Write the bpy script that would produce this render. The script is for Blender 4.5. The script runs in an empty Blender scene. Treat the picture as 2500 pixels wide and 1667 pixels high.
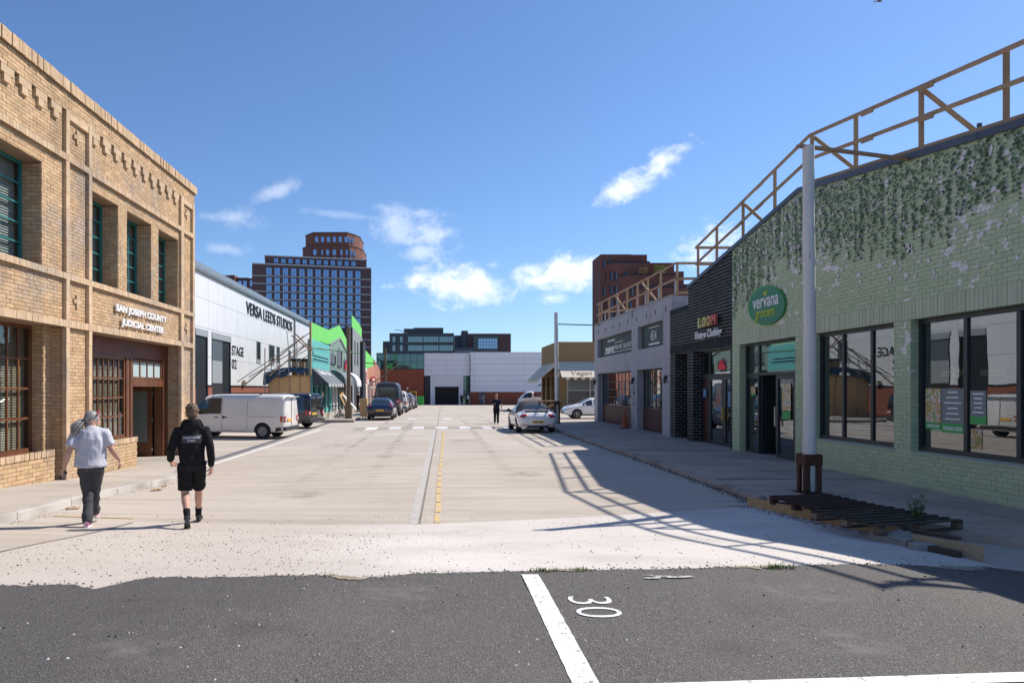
import bpy, bmesh, math, random
from mathutils import Vector, Matrix, noise
R = math.radians
random.seed(7)
SC = bpy.context.scene
COL = SC.collection

# ------------------------------------------------------------------ camera
cam_d = bpy.data.cameras.new('camera')
cam_d.sensor_width = 36.0
cam_d.lens = 24.0
cam_d.shift_x = 0.0736
cam_d.shift_y = 0.0463
cam_d.clip_start = 0.05
cam_d.clip_end = 6000
cam = bpy.data.objects.new('camera', cam_d)
COL.objects.link(cam)
cam.location = (0, 0, 2.05)
cam.rotation_euler = (R(90), 0, 0)
SC.camera = cam

# ------------------------------------------------------------------ sun, sky, exposure
SUN_AZ = math.atan2(0.815, 0.45)          # from +Y towards +X
SUN_EL = math.atan2(1.0, math.hypot(0.815, 0.45))
sun_d = bpy.data.lights.new('sun', 'SUN')
sun_d.energy = 5.0
sun_d.angle = R(0.53)
sun_d.color = (1.0, 0.935, 0.84)
sun = bpy.data.objects.new('sun', sun_d)
COL.objects.link(sun)
sdir = Vector((0.815, 0.45, 1.0)).normalized()
sun.rotation_euler = sdir.to_track_quat('Z', 'Y').to_euler()
sun.location = (40, 20, 60)
SC.view_settings.view_transform = 'Standard'
SC.view_settings.look = 'None'
SC.view_settings.gamma = 1.0
SC.view_settings.exposure = 0.20
SC.view_settings.use_curve_mapping = False
SC.cycles.max_bounces = 6
SC.cycles.diffuse_bounces = 3
SC.cycles.glossy_bounces = 3
SC.cycles.transmission_bounces = 4
SC.cycles.transparent_max_bounces = 10
SC.cycles.caustics_reflective = False
SC.cycles.caustics_refractive = False
SC.cycles.use_denoising = True

W = bpy.data.worlds.new('World')
SC.world = W
W.use_nodes = True

class NT:
    """small helper to write node graphs as expressions"""
    def __init__(s, tree):
        s.t = tree
    def n(s, kind, **kw):
        nd = s.t.nodes.new(kind)
        for k, v in kw.items():
            setattr(nd, k, v)
        return nd
    def put(s, sock, val):
        if val is None:
            return
        if isinstance(val, bpy.types.NodeSocket):
            s.t.links.new(val, sock)
        else:
            sock.default_value = val
    def m(s, op, a, b=None, c=None, clamp=False):
        nd = s.n('ShaderNodeMath', operation=op, use_clamp=clamp)
        s.put(nd.inputs[0], a); s.put(nd.inputs[1], b); s.put(nd.inputs[2], c)
        return nd.outputs[0]
    def mix(s, f, a, b, mode='MIX'):
        nd = s.n('ShaderNodeMix', data_type='RGBA', blend_type=mode)
        s.put(nd.inputs['Factor'], f); s.put(nd.inputs[6], a); s.put(nd.inputs[7], b)
        return nd.outputs[2]
    def smooth(s, x, lo, hi):
        nd = s.n('ShaderNodeMapRange', interpolation_type='SMOOTHSTEP')
        s.put(nd.inputs[0], x); nd.inputs[1].default_value = lo; nd.inputs[2].default_value = hi
        return nd.outputs[0]
    def noise(s, vec, scale, detail=4, rough=0.55, sc3=None, dist=0.0):
        if sc3:
            mp = s.n('ShaderNodeMapping'); s.put(mp.inputs[0], vec); mp.inputs['Scale'].default_value = sc3
            vec = mp.outputs[0]
        nd = s.n('ShaderNodeTexNoise')
        if vec is not None: s.put(nd.inputs['Vector'], vec)
        nd.inputs['Scale'].default_value = scale; nd.inputs['Detail'].default_value = detail
        nd.inputs['Roughness'].default_value = rough; nd.inputs['Distortion'].default_value = dist
        return nd.outputs[0]

def c4(c):
    return (c[0], c[1], c[2], 1.0)

SKT = (0.73, 0.915, 1.17)
def make_world():
    t = NT(W.node_tree)
    bg = W.node_tree.nodes['Background']
    sky = t.n('ShaderNodeTexSky')
    sky.sky_type = 'NISHITA'
    sky.sun_disc = False
    sky.sun_elevation = SUN_EL
    sky.sun_rotation = SUN_AZ
    sky.air_density = 1.0
    sky.dust_density = 0.3
    sky.ozone_density = 1.6
    sky.altitude = 50
    tc = t.n('ShaderNodeTexCoord')
    d = tc.outputs['Generated']
    nrm = t.n('ShaderNodeVectorMath', operation='NORMALIZE'); t.put(nrm.inputs[0], d)
    d = nrm.outputs[0]
    sep = t.n('ShaderNodeSeparateXYZ'); t.put(sep.inputs[0], d)
    az = t.m('ARCTAN2', sep.outputs[0], sep.outputs[1])
    el = t.m('ARCSINE', sep.outputs[2])
    n1 = t.noise(d, 13.0, 9, 0.62, (1, 1, 1.5), .4)
    n2 = t.noise(d, 38.0, 7, 0.65, (1, 1, 1.3), .3)
    nz = t.m('ADD', t.m('MULTIPLY', n1, 0.65), t.m('MULTIPLY', n2, 0.35))
    nz = t.m('SUBTRACT', nz, 0.5)
    # azimuth, elevation, half widths (rad), tilt, strength : cumulus puffs round the whole sky
    puffs = [(-.052, .232, .050, .026, -.1, .42), (-.008, .222, .050, .034, -.1, .62), (-.022, .200, .028, .016, .2, .45), (.010, .148, .082, .024, 0, 1.3), (.055, .154, .055, .026, -.15, 1.3), (-.030, .156, .026, .020, .6, 1.1), (.183, .166, .070, .030, .1, 1.1), (.160, .156, .06, .018, 0, 1.0),
             (.275, .276, .055, .020, .30, .9), (.318, .298, .050, .020, .55, .95), (-.228, .276, .036, .014, .45, .36), (-.292, .233, .052, .018, 0, .36),
             (-.298, .193, .042, .010, 0, .25), (.166, .130, .030, .010, 0, .6), (.385, .200, .045, .030, .3, 1.1),
             (.084, .180, .014, .011, 0, .55), (-.120, .246, .090, .006, -.06, .16),
             (-.9, .30, .12, .05, 0, .9), (-1.5, .25, .15, .05, 0, 1.2), (-2.1, .34, .14, .05, .1, .9), (-2.8, .22, .12, .04, 0, 1.1),
             (1.0, .36, .12, .04, 0, .8), (1.7, .22, .15, .05, 0, 1.1), (2.4, .30, .13, .05, -.1, 1.0), (3.0, .40, .10, .04, 0, .8)]
    dens = None
    under = None
    for (a0, e0, ra, re, tilt, st) in puffs:
        ra *= 1.1; re *= 1.1
        da = t.m('SUBTRACT', az, a0); de = t.m('SUBTRACT', el, e0)
        if tilt:
            ct, sn = math.cos(tilt), math.sin(tilt)
            dx = t.m('ADD', t.m('MULTIPLY', da, ct), t.m('MULTIPLY', de, sn))
            dy = t.m('SUBTRACT', t.m('MULTIPLY', de, ct), t.m('MULTIPLY', da, sn))
        else:
            dx, dy = da, de
        dx = t.m('DIVIDE', dx, ra); dy = t.m('DIVIDE', dy, re)
        r2 = t.m('ADD', t.m('MULTIPLY', dx, dx), t.m('MULTIPLY', dy, dy))
        k = t.m('SUBTRACT', 1.0, t.m('SQRT', r2))
        k = t.m('ADD', t.m('MULTIPLY', k, 0.80), t.m('MULTIPLY', nz, 3.4))
        k = t.m('MULTIPLY', t.smooth(k, 0.02, 0.95), min(1.0, st) if st < 1 else 1.0)
        win = t.smooth(t.m('SQRT', r2), 1.9, 1.0)
        k = t.m('MULTIPLY', k, win)
        dens = k if dens is None else t.m('MAXIMUM', dens, k)
        sh = t.m('MULTIPLY', k, t.smooth(dy, 0.35, -0.7))
        under = sh if under is None else t.m('MAXIMUM', under, sh)
    cloud = t.mix(t.m('MULTIPLY', under, 0.55), (10.2, 10.4, 10.8, 1), (7.2, 7.7, 8.6, 1))
    # photographic sky: nishita a little more saturated
    skyc = t.mix(1.0, sky.outputs[0], (SKT[0], SKT[1], SKT[2], 1), 'MULTIPLY')
    col = t.mix(t.m('MULTIPLY', dens, 0.93), skyc, cloud)
    t.put(bg.inputs['Color'], col)
    bg.inputs['Strength'].default_value = 0.113
    W.cycles.sampling_method = 'MANUAL'
    W.cycles.sample_map_resolution = 512
make_world()

# ------------------------------------------------------------------ object helpers
WL = {}          # world position of un-rotated parents, so parts can be written in world coordinates
def thing(name, label, cat, loc=(0, 0, 0), rotz=0.0, group=None, local=False):
    o = bpy.data.objects.new(name, None)
    o.empty_display_size = 0.2
    COL.objects.link(o)
    o.location = loc
    o.rotation_euler = (0, 0, rotz)
    o['label'] = label
    o['category'] = cat
    if group: o['group'] = group
    WL[o.name] = Vector((0, 0, 0)) if local else Vector(loc)
    return o
def tag(o, label=None, cat=None, group=None, kind=None):
    if label: o['label'] = label
    if cat: o['category'] = cat
    if group: o['group'] = group
    if kind: o['kind'] = kind
    return o
def link(name, me, parent=None, loc=None):
    o = bpy.data.objects.new(name, me)
    COL.objects.link(o)
    if parent is not None:
        o.parent = parent
        WL[o.name] = WL[parent.name] + (Vector(loc) if loc else Vector((0, 0, 0)))
    else:
        WL[o.name] = Vector(loc) if loc else Vector((0, 0, 0))
    if loc: o.location = loc
    return o
def at_world(name, me, parent, p, scale=None, rotz=0.0):
    o = bpy.data.objects.new(name, me)
    COL.objects.link(o)
    o.parent = parent
    o.location = Vector(p) - WL[parent.name]
    if scale: o.scale = scale
    if rotz: o.rotation_euler = (0, 0, rotz)
    WL[o.name] = Vector(p)
    return o

class MB:
    def __init__(s):
        s.v = []; s.f = []; s.m = []
    def add(s, vs, fs, mi=0):
        b = len(s.v)
        s.v.extend([tuple(p) for p in vs])
        for f in fs:
            s.f.append(tuple(i + b for i in f)); s.m.append(mi)
        return s
    def box(s, x0, x1, y0, y1, z0, z1, mi=0):
        if x0 > x1: x0, x1 = x1, x0
        if y0 > y1: y0, y1 = y1, y0
        if z0 > z1: z0, z1 = z1, z0
        return s.add([(x0,y0,z0),(x1,y0,z0),(x1,y1,z0),(x0,y1,z0),(x0,y0,z1),(x1,y0,z1),(x1,y1,z1),(x0,y1,z1)],
                     [(0,3,2,1),(4,5,6,7),(0,1,5,4),(1,2,6,5),(2,3,7,6),(3,0,4,7)], mi)
    def poly(s, pts, mi=0):
        return s.add(pts, [tuple(range(len(pts)))], mi)
    def prism(s, pts, vec, mi=0):
        n = len(pts); v = Vector(vec)
        a = [Vector(p) for p in pts]
        fs = [tuple(range(n - 1, -1, -1)), tuple(range(n, 2 * n))]
        fs += [(i, (i + 1) % n, n + (i + 1) % n, n + i) for i in range(n)]
        return s.add(a + [p + v for p in a], fs, mi)
    def bar(s, p, q, w, h, up=(0, 0, 1), mi=0):
        p = Vector(p); q = Vector(q); d = (q - p).normalized(); up = Vector(up)
        if abs(d.dot(up)) > 0.98: up = Vector((0, 1, 0))
        sx = d.cross(up).normalized(); sy = sx.cross(d).normalized()
        a = sx * (w / 2); b = sy * (h / 2)
        vs = [p - a - b, p + a - b, p + a + b, p - a + b, q - a - b, q + a - b, q + a + b, q - a + b]
        return s.add(vs, [(0,3,2,1),(4,5,6,7),(0,1,5,4),(1,2,6,5),(2,3,7,6),(3,0,4,7)], mi)
    def tube(s, pts, rad, n=8, mi=0, cap=True, sq=1.0, side=None):
        """tube along points; rad: number / list / list of (ra, rb) pairs"""
        pts = [Vector(p) for p in pts]
        k = len(pts)
        if not isinstance(rad, (list, tuple)): rad = [rad] * k
        vs = []
        ref = Vector(side) if side else None
        for i, p in enumerate(pts):
            d = (pts[min(i + 1, k - 1)] - pts[max(i - 1, 0)]).normalized()
            if ref is None:
                ref = Vector((1, 0, 0)) if abs(d.x) < 0.8 else Vector((0, 1, 0))
            a = (ref - d * ref.dot(d)).normalized(); ref = a
            b = d.cross(a)
            r = rad[i]
            ra, rb = r if isinstance(r, (list, tuple)) else (r, r)
            for j in range(n):
                t = 2 * math.pi * j / n
                vs.append(p + a * (math.cos(t) * ra) + b * (math.sin(t) * rb))
        fs = []
        for i in range(k - 1):
            for j in range(n):
                fs.append((i*n+j, i*n+(j+1)%n, (i+1)*n+(j+1)%n, (i+1)*n+j))
        if cap:
            fs.append(tuple(range(n - 1, -1, -1))); fs.append(tuple(range((k-1)*n, k*n)))
        return s.add(vs, fs, mi)
    def lathe(s, prof, c, n=16, mi=0, axis='z', cap=True):
        vs = []
        for (r, h) in prof:
            for j in range(n):
                t = 2 * math.pi * j / n
                a, b = r * math.cos(t), r * math.sin(t)
                p = (a, b, h) if axis == 'z' else ((h, a, b) if axis == 'x' else (a, h, b))
                vs.append((c[0]+p[0], c[1]+p[1], c[2]+p[2]))
        k = len(prof); fs = []
        for i in range(k - 1):
            for j in range(n):
                fs.append((i*n+j, i*n+(j+1)%n, (i+1)*n+(j+1)%n, (i+1)*n+j))
        if cap:
            fs.append(tuple(range(n - 1, -1, -1))); fs.append(tuple(range((k-1)*n, k*n)))
        return s.add(vs, fs, mi)
    def ell(s, c, r, nu=12, nv=8, mi=0, rot=None):
        vs = []; M = rot or Matrix.Identity(3)
        for i in range(nv + 1):
            ph = math.pi * i / nv
            for j in range(nu):
                th = 2 * math.pi * j / nu
                p = M @ Vector((r[0]*math.sin(ph)*math.cos(th), r[1]*math.sin(ph)*math.sin(th), r[2]*math.cos(ph)))
                vs.append((c[0]+p.x, c[1]+p.y, c[2]+p.z))
        fs = []
        for i in range(nv):
            for j in range(nu):
                fs.append((i*nu+j, (i+1)*nu+j, (i+1)*nu+(j+1)%nu, i*nu+(j+1)%nu))
        return s.add(vs, fs, mi)
    def mesh(s, name, mats, smooth=False, off=None, fix=False):
        me = bpy.data.meshes.new(name)
        vs = s.v if off is None else [(p[0]-off[0], p[1]-off[1], p[2]-off[2]) for p in s.v]
        me.from_pydata(vs, [], s.f)
        if not isinstance(mats, (list, tuple)): mats = [mats]
        for m in mats: me.materials.append(m)
        if len(mats) > 1: me.polygons.foreach_set('material_index', s.m)
        if fix:
            bm = bmesh.new(); bm.from_mesh(me)
            bmesh.ops.remove_doubles(bm, verts=bm.verts, dist=1e-5)
            bmesh.ops.recalc_face_normals(bm, faces=bm.faces)
            bm.to_mesh(me); bm.free()
        if smooth:
            me.polygons.foreach_set('use_smooth', [True] * len(me.polygons))
            if smooth is not True: me.set_sharp_from_angle(angle=R(smooth))
        me.update()
        return me
    def build(s, name, mats, parent=None, smooth=False, fix=False):
        if parent is not None:
            return link(name, s.mesh(name, mats, smooth, WL[parent.name], fix), parent)
        xs = [p[0] for p in s.v]; ys = [p[1] for p in s.v]; zs = [p[2] for p in s.v]
        o = Vector(((min(xs)+max(xs))/2, (min(ys)+max(ys))/2, min(zs)))
        return link(name, s.mesh(name, mats, smooth, o, fix), None, o)

def bevel(o, w=0.004, seg=1):
    m = o.modifiers.new('bevel', 'BEVEL'); m.width = w; m.segments = seg; m.limit_method = 'ANGLE'
    return o

def text_mb(body, size, origin, xdir, ydir, depth=0.02, bold=0.0, shear=0.0, width=None, align='LEFT', spacing=1.0, height=None):
    """lettering as solid geometry: xdir = reading direction, ydir = up"""
    cu = bpy.data.curves.new('t', 'FONT')
    cu.body = body; cu.size = size; cu.extrude = 0.0; cu.offset = bold; cu.shear = shear
    cu.align_x = align; cu.space_character = spacing; cu.resolution_u = 4
    ob = bpy.data.objects.new('t', cu); COL.objects.link(ob)
    dg = bpy.context.evaluated_depsgraph_get(); dg.update()
    me = bpy.data.meshes.new_from_object(ob.evaluated_get(dg))
    bpy.data.objects.remove(ob); bpy.data.curves.remove(cu)
    bm = bmesh.new(); bm.from_mesh(me)
    bmesh.ops.remove_doubles(bm, verts=bm.verts, dist=1e-6)
    bm.verts.ensure_lookup_table()
    X = Vector(xdir).normalized(); Y = Vector(ydir).normalized(); N = X.cross(Y)
    xs = [v.co.x for v in bm.verts]; ys = [v.co.y for v in bm.verts]
    kx = 1.0 if width is None else width / (max(xs) - min(xs))
    ky = 1.0 if height is None else height / (max(ys) - min(ys))
    x0 = min(xs) if width is not None and align == 'LEFT' else 0.0
    r = bmesh.ops.extrude_face_region(bm, geom=list(bm.faces))
    top = [g for g in r['geom'] if isinstance(g, bmesh.types.BMVert)]
    tops = set(top)
    for v in bm.verts:
        p = Vector(origin) + X * ((v.co.x - x0) * kx) + Y * (v.co.y * ky) + N * (depth if v in tops else 0.0)
        v.co = p
    mb = MB()
    bm.verts.index_update()
    mb.add([v.co.copy() for v in bm.verts], [tuple(v.index for v in f.verts) for f in bm.faces])
    bm.free(); bpy.data.meshes.remove(me)
    return mb

# ------------------------------------------------------------------ materials
MATS = {}
def mat(name, col, rough=0.7, col2=None, nscale=3.0, namt=1.0, sc3=None, bump=0.0, bscale=40.0, bsc3=None, metal=0.0, spec=0.5, vary=0.0, dirt=None, coat=0.0, emit=None, speck=None):
    """procedural material: base colour with noise mix, random per island / object tint, fine relief"""
    if name in MATS: return MATS[name]
    m = bpy.data.materials.new(name); m.use_nodes = True
    t = NT(m.node_tree); b = m.node_tree.nodes['Principled BSDF']
    tc = t.n('ShaderNodeTexCoord'); geo = t.n('ShaderNodeNewGeometry')
    P = geo.outputs['Position']
    c = None
    if col2 is not None:
        f = t.noise(P, nscale, 6, 0.6, sc3)
        f = t.smooth(f, 0.5 - 0.28 / max(namt, .1), 0.5 + 0.28 / max(namt, .1))
        c = t.mix(f, c4(col), c4(col2))
    if speck is not None:
        sc_, lo, hi, scol = speck
        f = t.smooth(t.noise(P, sc_, 3, 0.7), lo, hi)
        c = t.mix(f, c if c is not None else c4(col), c4(scol))
    if vary:
        oi = t.n('ShaderNodeObjectInfo')
        r = t.m('FRACT', t.m('ADD', geo.outputs['Random Per Island'], oi.outputs['Random']))
        hs = t.n('ShaderNodeHueSaturation')
        t.put(hs.inputs['Color'], c if c is not None else c4(col))
        t.put(hs.inputs['Value'], t.m('ADD', 1.0 - vary, t.m('MULTIPLY', r, 2 * vary)))
        r2 = t.m('FRACT', t.m('MULTIPLY', r, 7.31))
        t.put(hs.inputs['Hue'], t.m('ADD', 0.5 - vary * 0.035, t.m('MULTIPLY', r2, vary * 0.07)))
        c = hs.outputs[0]
    if dirt is not None:
        dc, ds, lo, hi = dirt[:4]
        f = t.smooth(t.noise(P, ds, 7, 0.62, dirt[4] if len(dirt) > 4 else None), lo, hi)
        c = t.mix(f, c if c is not None else c4(col), c4(dc))
    if c is None: b.inputs['Base Color'].default_value = c4(col)
    else: t.put(b.inputs['Base Color'], c)
    b.inputs['Roughness'].default_value = rough
    b.inputs['Metallic'].default_value = metal
    b.inputs['Specular IOR Level'].default_value = spec
    if coat: b.inputs['Coat Weight'].default_value = coat; b.inputs['Coat Roughness'].default_value = 0.04
    if bump:
        bn = t.n('ShaderNodeBump'); bn.inputs['Strength'].default_value = 1.0; bn.inputs['Distance'].default_value = bump
        t.put(bn.inputs['Height'], t.noise(P, bscale, 5, 0.65, bsc3))
        t.put(b.inputs['Normal'], bn.outputs[0])
    if emit:
        b.inputs['Emission Color'].default_value = c4(emit[0]); b.inputs['Emission Strength'].default_value = emit[1]
    MATS[name] = m
    return m
def glass(name, tint=(.8, .85, .85), ior=1.7, rough=0.0, base=None, wob=0.0):
    if name in MATS: return MATS[name]
    m = bpy.data.materials.new(name); m.use_nodes = True
    t = NT(m.node_tree); nt = m.node_tree
    nt.nodes.remove(nt.nodes['Principled BSDF'])
    out = nt.nodes['Material Output']
    gl = t.n('ShaderNodeBsdfGlossy'); gl.inputs['Roughness'].default_value = rough; gl.inputs['Color'].default_value = (.95, .97, 1, 1)
    tr = t.n('ShaderNodeBsdfTransparent'); tr.inputs['Color'].default_value = c4(tint)
    fr = t.n('ShaderNodeFresnel')
    bf = t.n('ShaderNodeNewGeometry').outputs['Backfacing']
    t.put(fr.inputs['IOR'], t.m('ADD', ior, t.m('MULTIPLY', bf, 1.0 / ior - ior)))
    if wob:
        bn = t.n('ShaderNodeBump'); bn.inputs['Distance'].default_value = wob
        geo = t.n('ShaderNodeNewGeometry'); t.put(bn.inputs['Height'], t.noise(geo.outputs['Position'], 1.3, 2, 0.5))
        t.put(gl.inputs['Normal'], bn.outputs[0])
    mx = t.n('ShaderNodeMixShader')
    t.put(mx.inputs[0], fr.outputs[0]); t.put(mx.inputs[1], tr.outputs[0]); t.put(mx.inputs[2], gl.outputs[0])
    t.put(out.inputs['Surface'], mx.outputs[0])
    MATS[name] = m
    return m
def car_glass(name, col=(.012, .016, .02)):
    return mat(name, col, 0.03, spec=0.9, coat=0.6)
# ------------------------------------------------------------------ the lie of the land
def lerp(pts, y):
    if y <= pts[0][0]: return pts[0][1]
    for (a, b), (c, d) in zip(pts, pts[1:]):
        if y <= c:
            return b + (d - b) * (y - a) / (c - a)
    return pts[-1][1]
def sm(x, a, b):
    t = max(0.0, min(1.0, (x - a) / (b - a)))
    return t * t * (3 - 2 * t)
GL = [(7, .12), (9.7, .10), (12.8, .03), (15.8, -.14), (19, -.22), (28, -.19), (45, -.05), (60, 0)]
def G(x, y):
    base = .36 * (1 - sm(y, 5.6, 10.6)) * (1 - sm(x, 4, 7.2))
    w = max(0.0, min(1.15, (-x - 1.5) / 4.7))
    return base + w * lerp(GL, y) - .5 * sm(y, 50, 108)
def frange(a, b, n):
    return [a + (b - a) * i / n for i in range(n + 1)]
def sheet(name, xs, ylo, yhi, ny, dz, m, parent=None, zf=None, smooth=True):
    """sheet between two curves ylo(x), yhi(x), laid dz above the ground"""
    mb = MB(); zf = zf or G
    vs = []
    for x in xs:
        a = ylo(x) if callable(ylo) else ylo
        b = yhi(x) if callable(yhi) else yhi
        for j in range(ny + 1):
            y = a + (b - a) * j / ny
            vs.append((x, y, zf(x, y) + dz))
    n = ny + 1
    fs = [(i*n+j, (i+1)*n+j, (i+1)*n+j+1, i*n+j+1) for i in range(len(xs)-1) for j in range(ny)]
    mb.add(vs, fs)
    return mb.build(name, m, parent, smooth=smooth)

def ground_material(name, base, light, dark, streak, fine, bump, crack=None):
    if name in MATS: return MATS[name]
    m = bpy.data.materials.new(name); m.use_nodes = True
    t = NT(m.node_tree); b = m.node_tree.nodes['Principled BSDF']
    P = t.n('ShaderNodeNewGeometry').outputs['Position']
    big = t.smooth(t.noise(P, .22, 6, .6), .3, .7)
    c = t.mix(big, c4(base), c4(light))
    st = t.smooth(t.noise(P, 1.0, 5, .6, streak), .42, .72)
    c = t.mix(t.m('MULTIPLY', st, .55), c, c4(dark))
    st2 = t.smooth(t.noise(P, 3.0, 5, .65, streak, .3), .5, .75)
    c = t.mix(t.m('MULTIPLY', st2, .35), c, c4(light))
    blot = t.smooth(t.noise(P, .8, 8, .7), .56, .74)
    c = t.mix(t.m('MULTIPLY', blot, .40), c, c4(dark))
    fn = t.noise(P, fine, 3, .7)
    c = t.mix(t.m('MULTIPLY', t.smooth(fn, .55, .8), .5), c, c4(dark))
    t.put(b.inputs['Base Color'], c)
    b.inputs['Roughness'].default_value = .85
    b.inputs['Specular IOR Level'].default_value = .25
    bn = t.n('ShaderNodeBump'); bn.inputs['Distance'].default_value = bump
    h = t.m('ADD', fn, t.m('MULTIPLY', t.noise(P, 6.0, 4, .6, streak), .8))
    t.put(bn.inputs['Height'], h); t.put(b.inputs['Normal'], bn.outputs[0])
    MATS[name] = m
    return m
m_road = ground_material('brushed_concrete', (.445, .385, .325), (.53, .47, .405), (.325, .275, .225), (.22, 3.0, 1), 90, .002)
m_ramp = ground_material('pale_concrete', (.58, .53, .485), (.67, .625, .58), (.44, .39, .345), (.5, 1.0, 1), 55, .004)
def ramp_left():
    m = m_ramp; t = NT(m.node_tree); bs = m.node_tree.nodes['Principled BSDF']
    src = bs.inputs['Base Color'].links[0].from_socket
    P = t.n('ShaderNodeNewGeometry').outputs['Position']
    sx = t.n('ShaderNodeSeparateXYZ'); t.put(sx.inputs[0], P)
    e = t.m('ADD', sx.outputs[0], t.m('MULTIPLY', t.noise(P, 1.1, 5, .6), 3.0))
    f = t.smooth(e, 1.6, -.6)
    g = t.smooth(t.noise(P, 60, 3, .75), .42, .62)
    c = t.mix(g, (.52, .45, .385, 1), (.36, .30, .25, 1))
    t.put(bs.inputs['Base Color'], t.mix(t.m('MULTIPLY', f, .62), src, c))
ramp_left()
m_pave = ground_material('pavement_concrete', (.41, .355, .30), (.49, .435, .375), (.27, .235, .195), (.5, 1.4, 1), 60, .002)
m_kerb = ground_material('kerb_concrete', (.40, .36, .32), (.50, .465, .43), (.20, .17, .14), (1, 1, 1), 30, .006)
m_far = mat('far_ground', (.12, .13, .09), .9, (.25, .24, .22), .02)

def tarmac_material():
    m = bpy.data.materials.new('asphalt'); m.use_nodes = True
    t = NT(m.node_tree); b = m.node_tree.nodes['Principled BSDF']
    P = t.n('ShaderNodeNewGeometry').outputs['Position']
    vo = t.n('ShaderNodeTexVoronoi'); vo.inputs['Scale'].default_value = 125; t.put(vo.inputs['Vector'], P)
    sep = t.n('ShaderNodeSeparateColor'); t.put(sep.inputs[0], vo.outputs['Color'])
    v = t.smooth(sep.outputs[0], 0, 1)
    c = t.mix(v, (.062, .058, .055, 1), (.165, .150, .141, 1))
    rare = t.smooth(sep.outputs[1], .955, .985)
    c = t.mix(rare, c, (.34, .32, .29, 1))
    big = t.smooth(t.noise(P, .35, 6, .6), .35, .7)
    c = t.mix(t.m('MULTIPLY', big, .5), c, (.155, .138, .128, 1))
    # the newer, darker lay towards the left
    sx = t.n('ShaderNodeSeparateXYZ'); t.put(sx.inputs[0], P)
    e = t.m('ADD', sx.outputs[0], t.m('MULTIPLY', t.noise(P, .8, 4, .6), 2.2))
    f = t.smooth(e, 0.2, -1.2)
    c = t.mix(t.m('MULTIPLY', f, .45), c, (.070, .068, .069, 1))
    brown = t.smooth(t.noise(P, 1.3, 5, .6), .52, .7)
    c = t.mix(t.m('MULTIPLY', brown, .22), c, (.20, .155, .12, 1))
    t.put(b.inputs['Base Color'], c)
    b.inputs['Roughness'].default_value = .8
    b.inputs['Specular IOR Level'].default_value = .3
    bn = t.n('ShaderNodeBump'); bn.inputs['Distance'].default_value = .006
    t.put(bn.inputs['Height'], t.m('ADD', vo.outputs['Distance'], t.m('MULTIPLY', t.noise(P, 30, 4, .6), .8)))
    t.put(b.inputs['Normal'], bn.outputs[0])
    MATS['asphalt'] = m
    return m
m_tar = tarmac_material()
def worn(name, col, under, thr=.5, sc=14):
    """worn road paint: paint that lets the surface below show in scattered chips"""
    if name in MATS: return MATS[name]
    m = bpy.data.materials.new(name); m.use_nodes = True
    t = NT(m.node_tree); b = m.node_tree.nodes['Principled BSDF']
    P = t.n('ShaderNodeNewGeometry').outputs['Position']
    f = t.smooth(t.m('ADD', t.m('MULTIPLY', t.noise(P, sc, 6, .7), .6), t.m('MULTIPLY', t.noise(P, sc * 7, 3, .7), .4)), thr, thr + .06)
    t.put(b.inputs['Base Color'], t.mix(f, c4(col), c4(under)))
    b.inputs['Roughness'].default_value = .75
    bn = t.n('ShaderNodeBump'); bn.inputs['Distance'].default_value = .003
    t.put(bn.inputs['Height'], t.noise(P, 80, 3, .6)); t.put(b.inputs['Normal'], bn.outputs[0])
    MATS[name] = m
    return m
m_white = worn('white_road_paint', (.76, .745, .72), (.16, .15, .145), .555)
m_whiteold = worn('faded_white_paint', (.74, .72, .69), (.46, .42, .37), .55, 9)
m_yellow = worn('worn_yellow_paint', (.74, .47, .09), (.45, .41, .35), .47, 6)

# far ground to the horizon, then the street sheets
mb = MB(); mb.poly([(-3000, -1500, -.85), (3000, -1500, -.85), (3000, 4000, -.85), (-3000, 4000, -.85)])
tag(mb.build('ground', m_far), kind='structure')
xs_road = [-70, -50, -35, -25, -18, -13, -10] + frange(-9, 9, 36) + [11, 14, 20, 35, 60]
ys = [-14, -5, 2, 4, 5] + frange(5.5, 24, 37) + frange(25, 60, 14) + [65, 72, 80, 90, 100, 110, 122]
mb = MB()
vs = [(x, y, G(x, y)) for x in xs_road for y in ys]; n = len(ys)
mb.add(vs, [(i*n+j, (i+1)*n+j, (i+1)*n+j+1, i*n+j+1) for i in range(len(xs_road)-1) for j in range(n-1)])
road = tag(mb.build('road', m_road, smooth=True), kind='structure')
TE = [(-14, 5.3), (-6, 5.5), (-3.61, 5.64), (-3.04, 5.73), (-2.81, 5.6), (-2.57, 5.99), (-2.32, 6.04), (-1.05, 6.24), (-.67, 6.07), (-.21, 6.27), (.8, 6.4), (1.8, 6.46), (2.92, 6.57), (4.27, 6.75), (5.2, 7.05), (6.1, 7.6), (7.0, 7.3), (9.4, 6.6)]
def tarmac_edge(x):
    r = noise.noise(Vector((x * 3.1, 0, 2))) * .05 + noise.noise(Vector((x * 11, 4, 2))) * .035 + noise.noise(Vector((x * 29, 7, 2))) * .03
    return lerp(TE, x) + r
JT = [(-4.5, 10.15), (-2.6, 10.2), (-.28, 10.29), (2.05, 10.83), (3.58, 11.28), (5.4, 11.85), (6.3, 12.0)]
tag(sheet('ramp', frange(-4.5, 6.3, 216), lambda x: tarmac_edge(x) - .25, lambda x: lerp(JT, x), 28, .006, m_ramp), kind='structure')
tar_xs = [-70, -40, -20, -14] + frange(-12, 9.4, 640) + [14, 25, 60]
tag(sheet('tarmac', tar_xs, -14, lambda x: tarmac_edge(x) if -12 <= x <= 9.4 else (5.35 if x < 0 else 6.6), 26, .014, m_tar, smooth=True), kind='structure')

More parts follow.
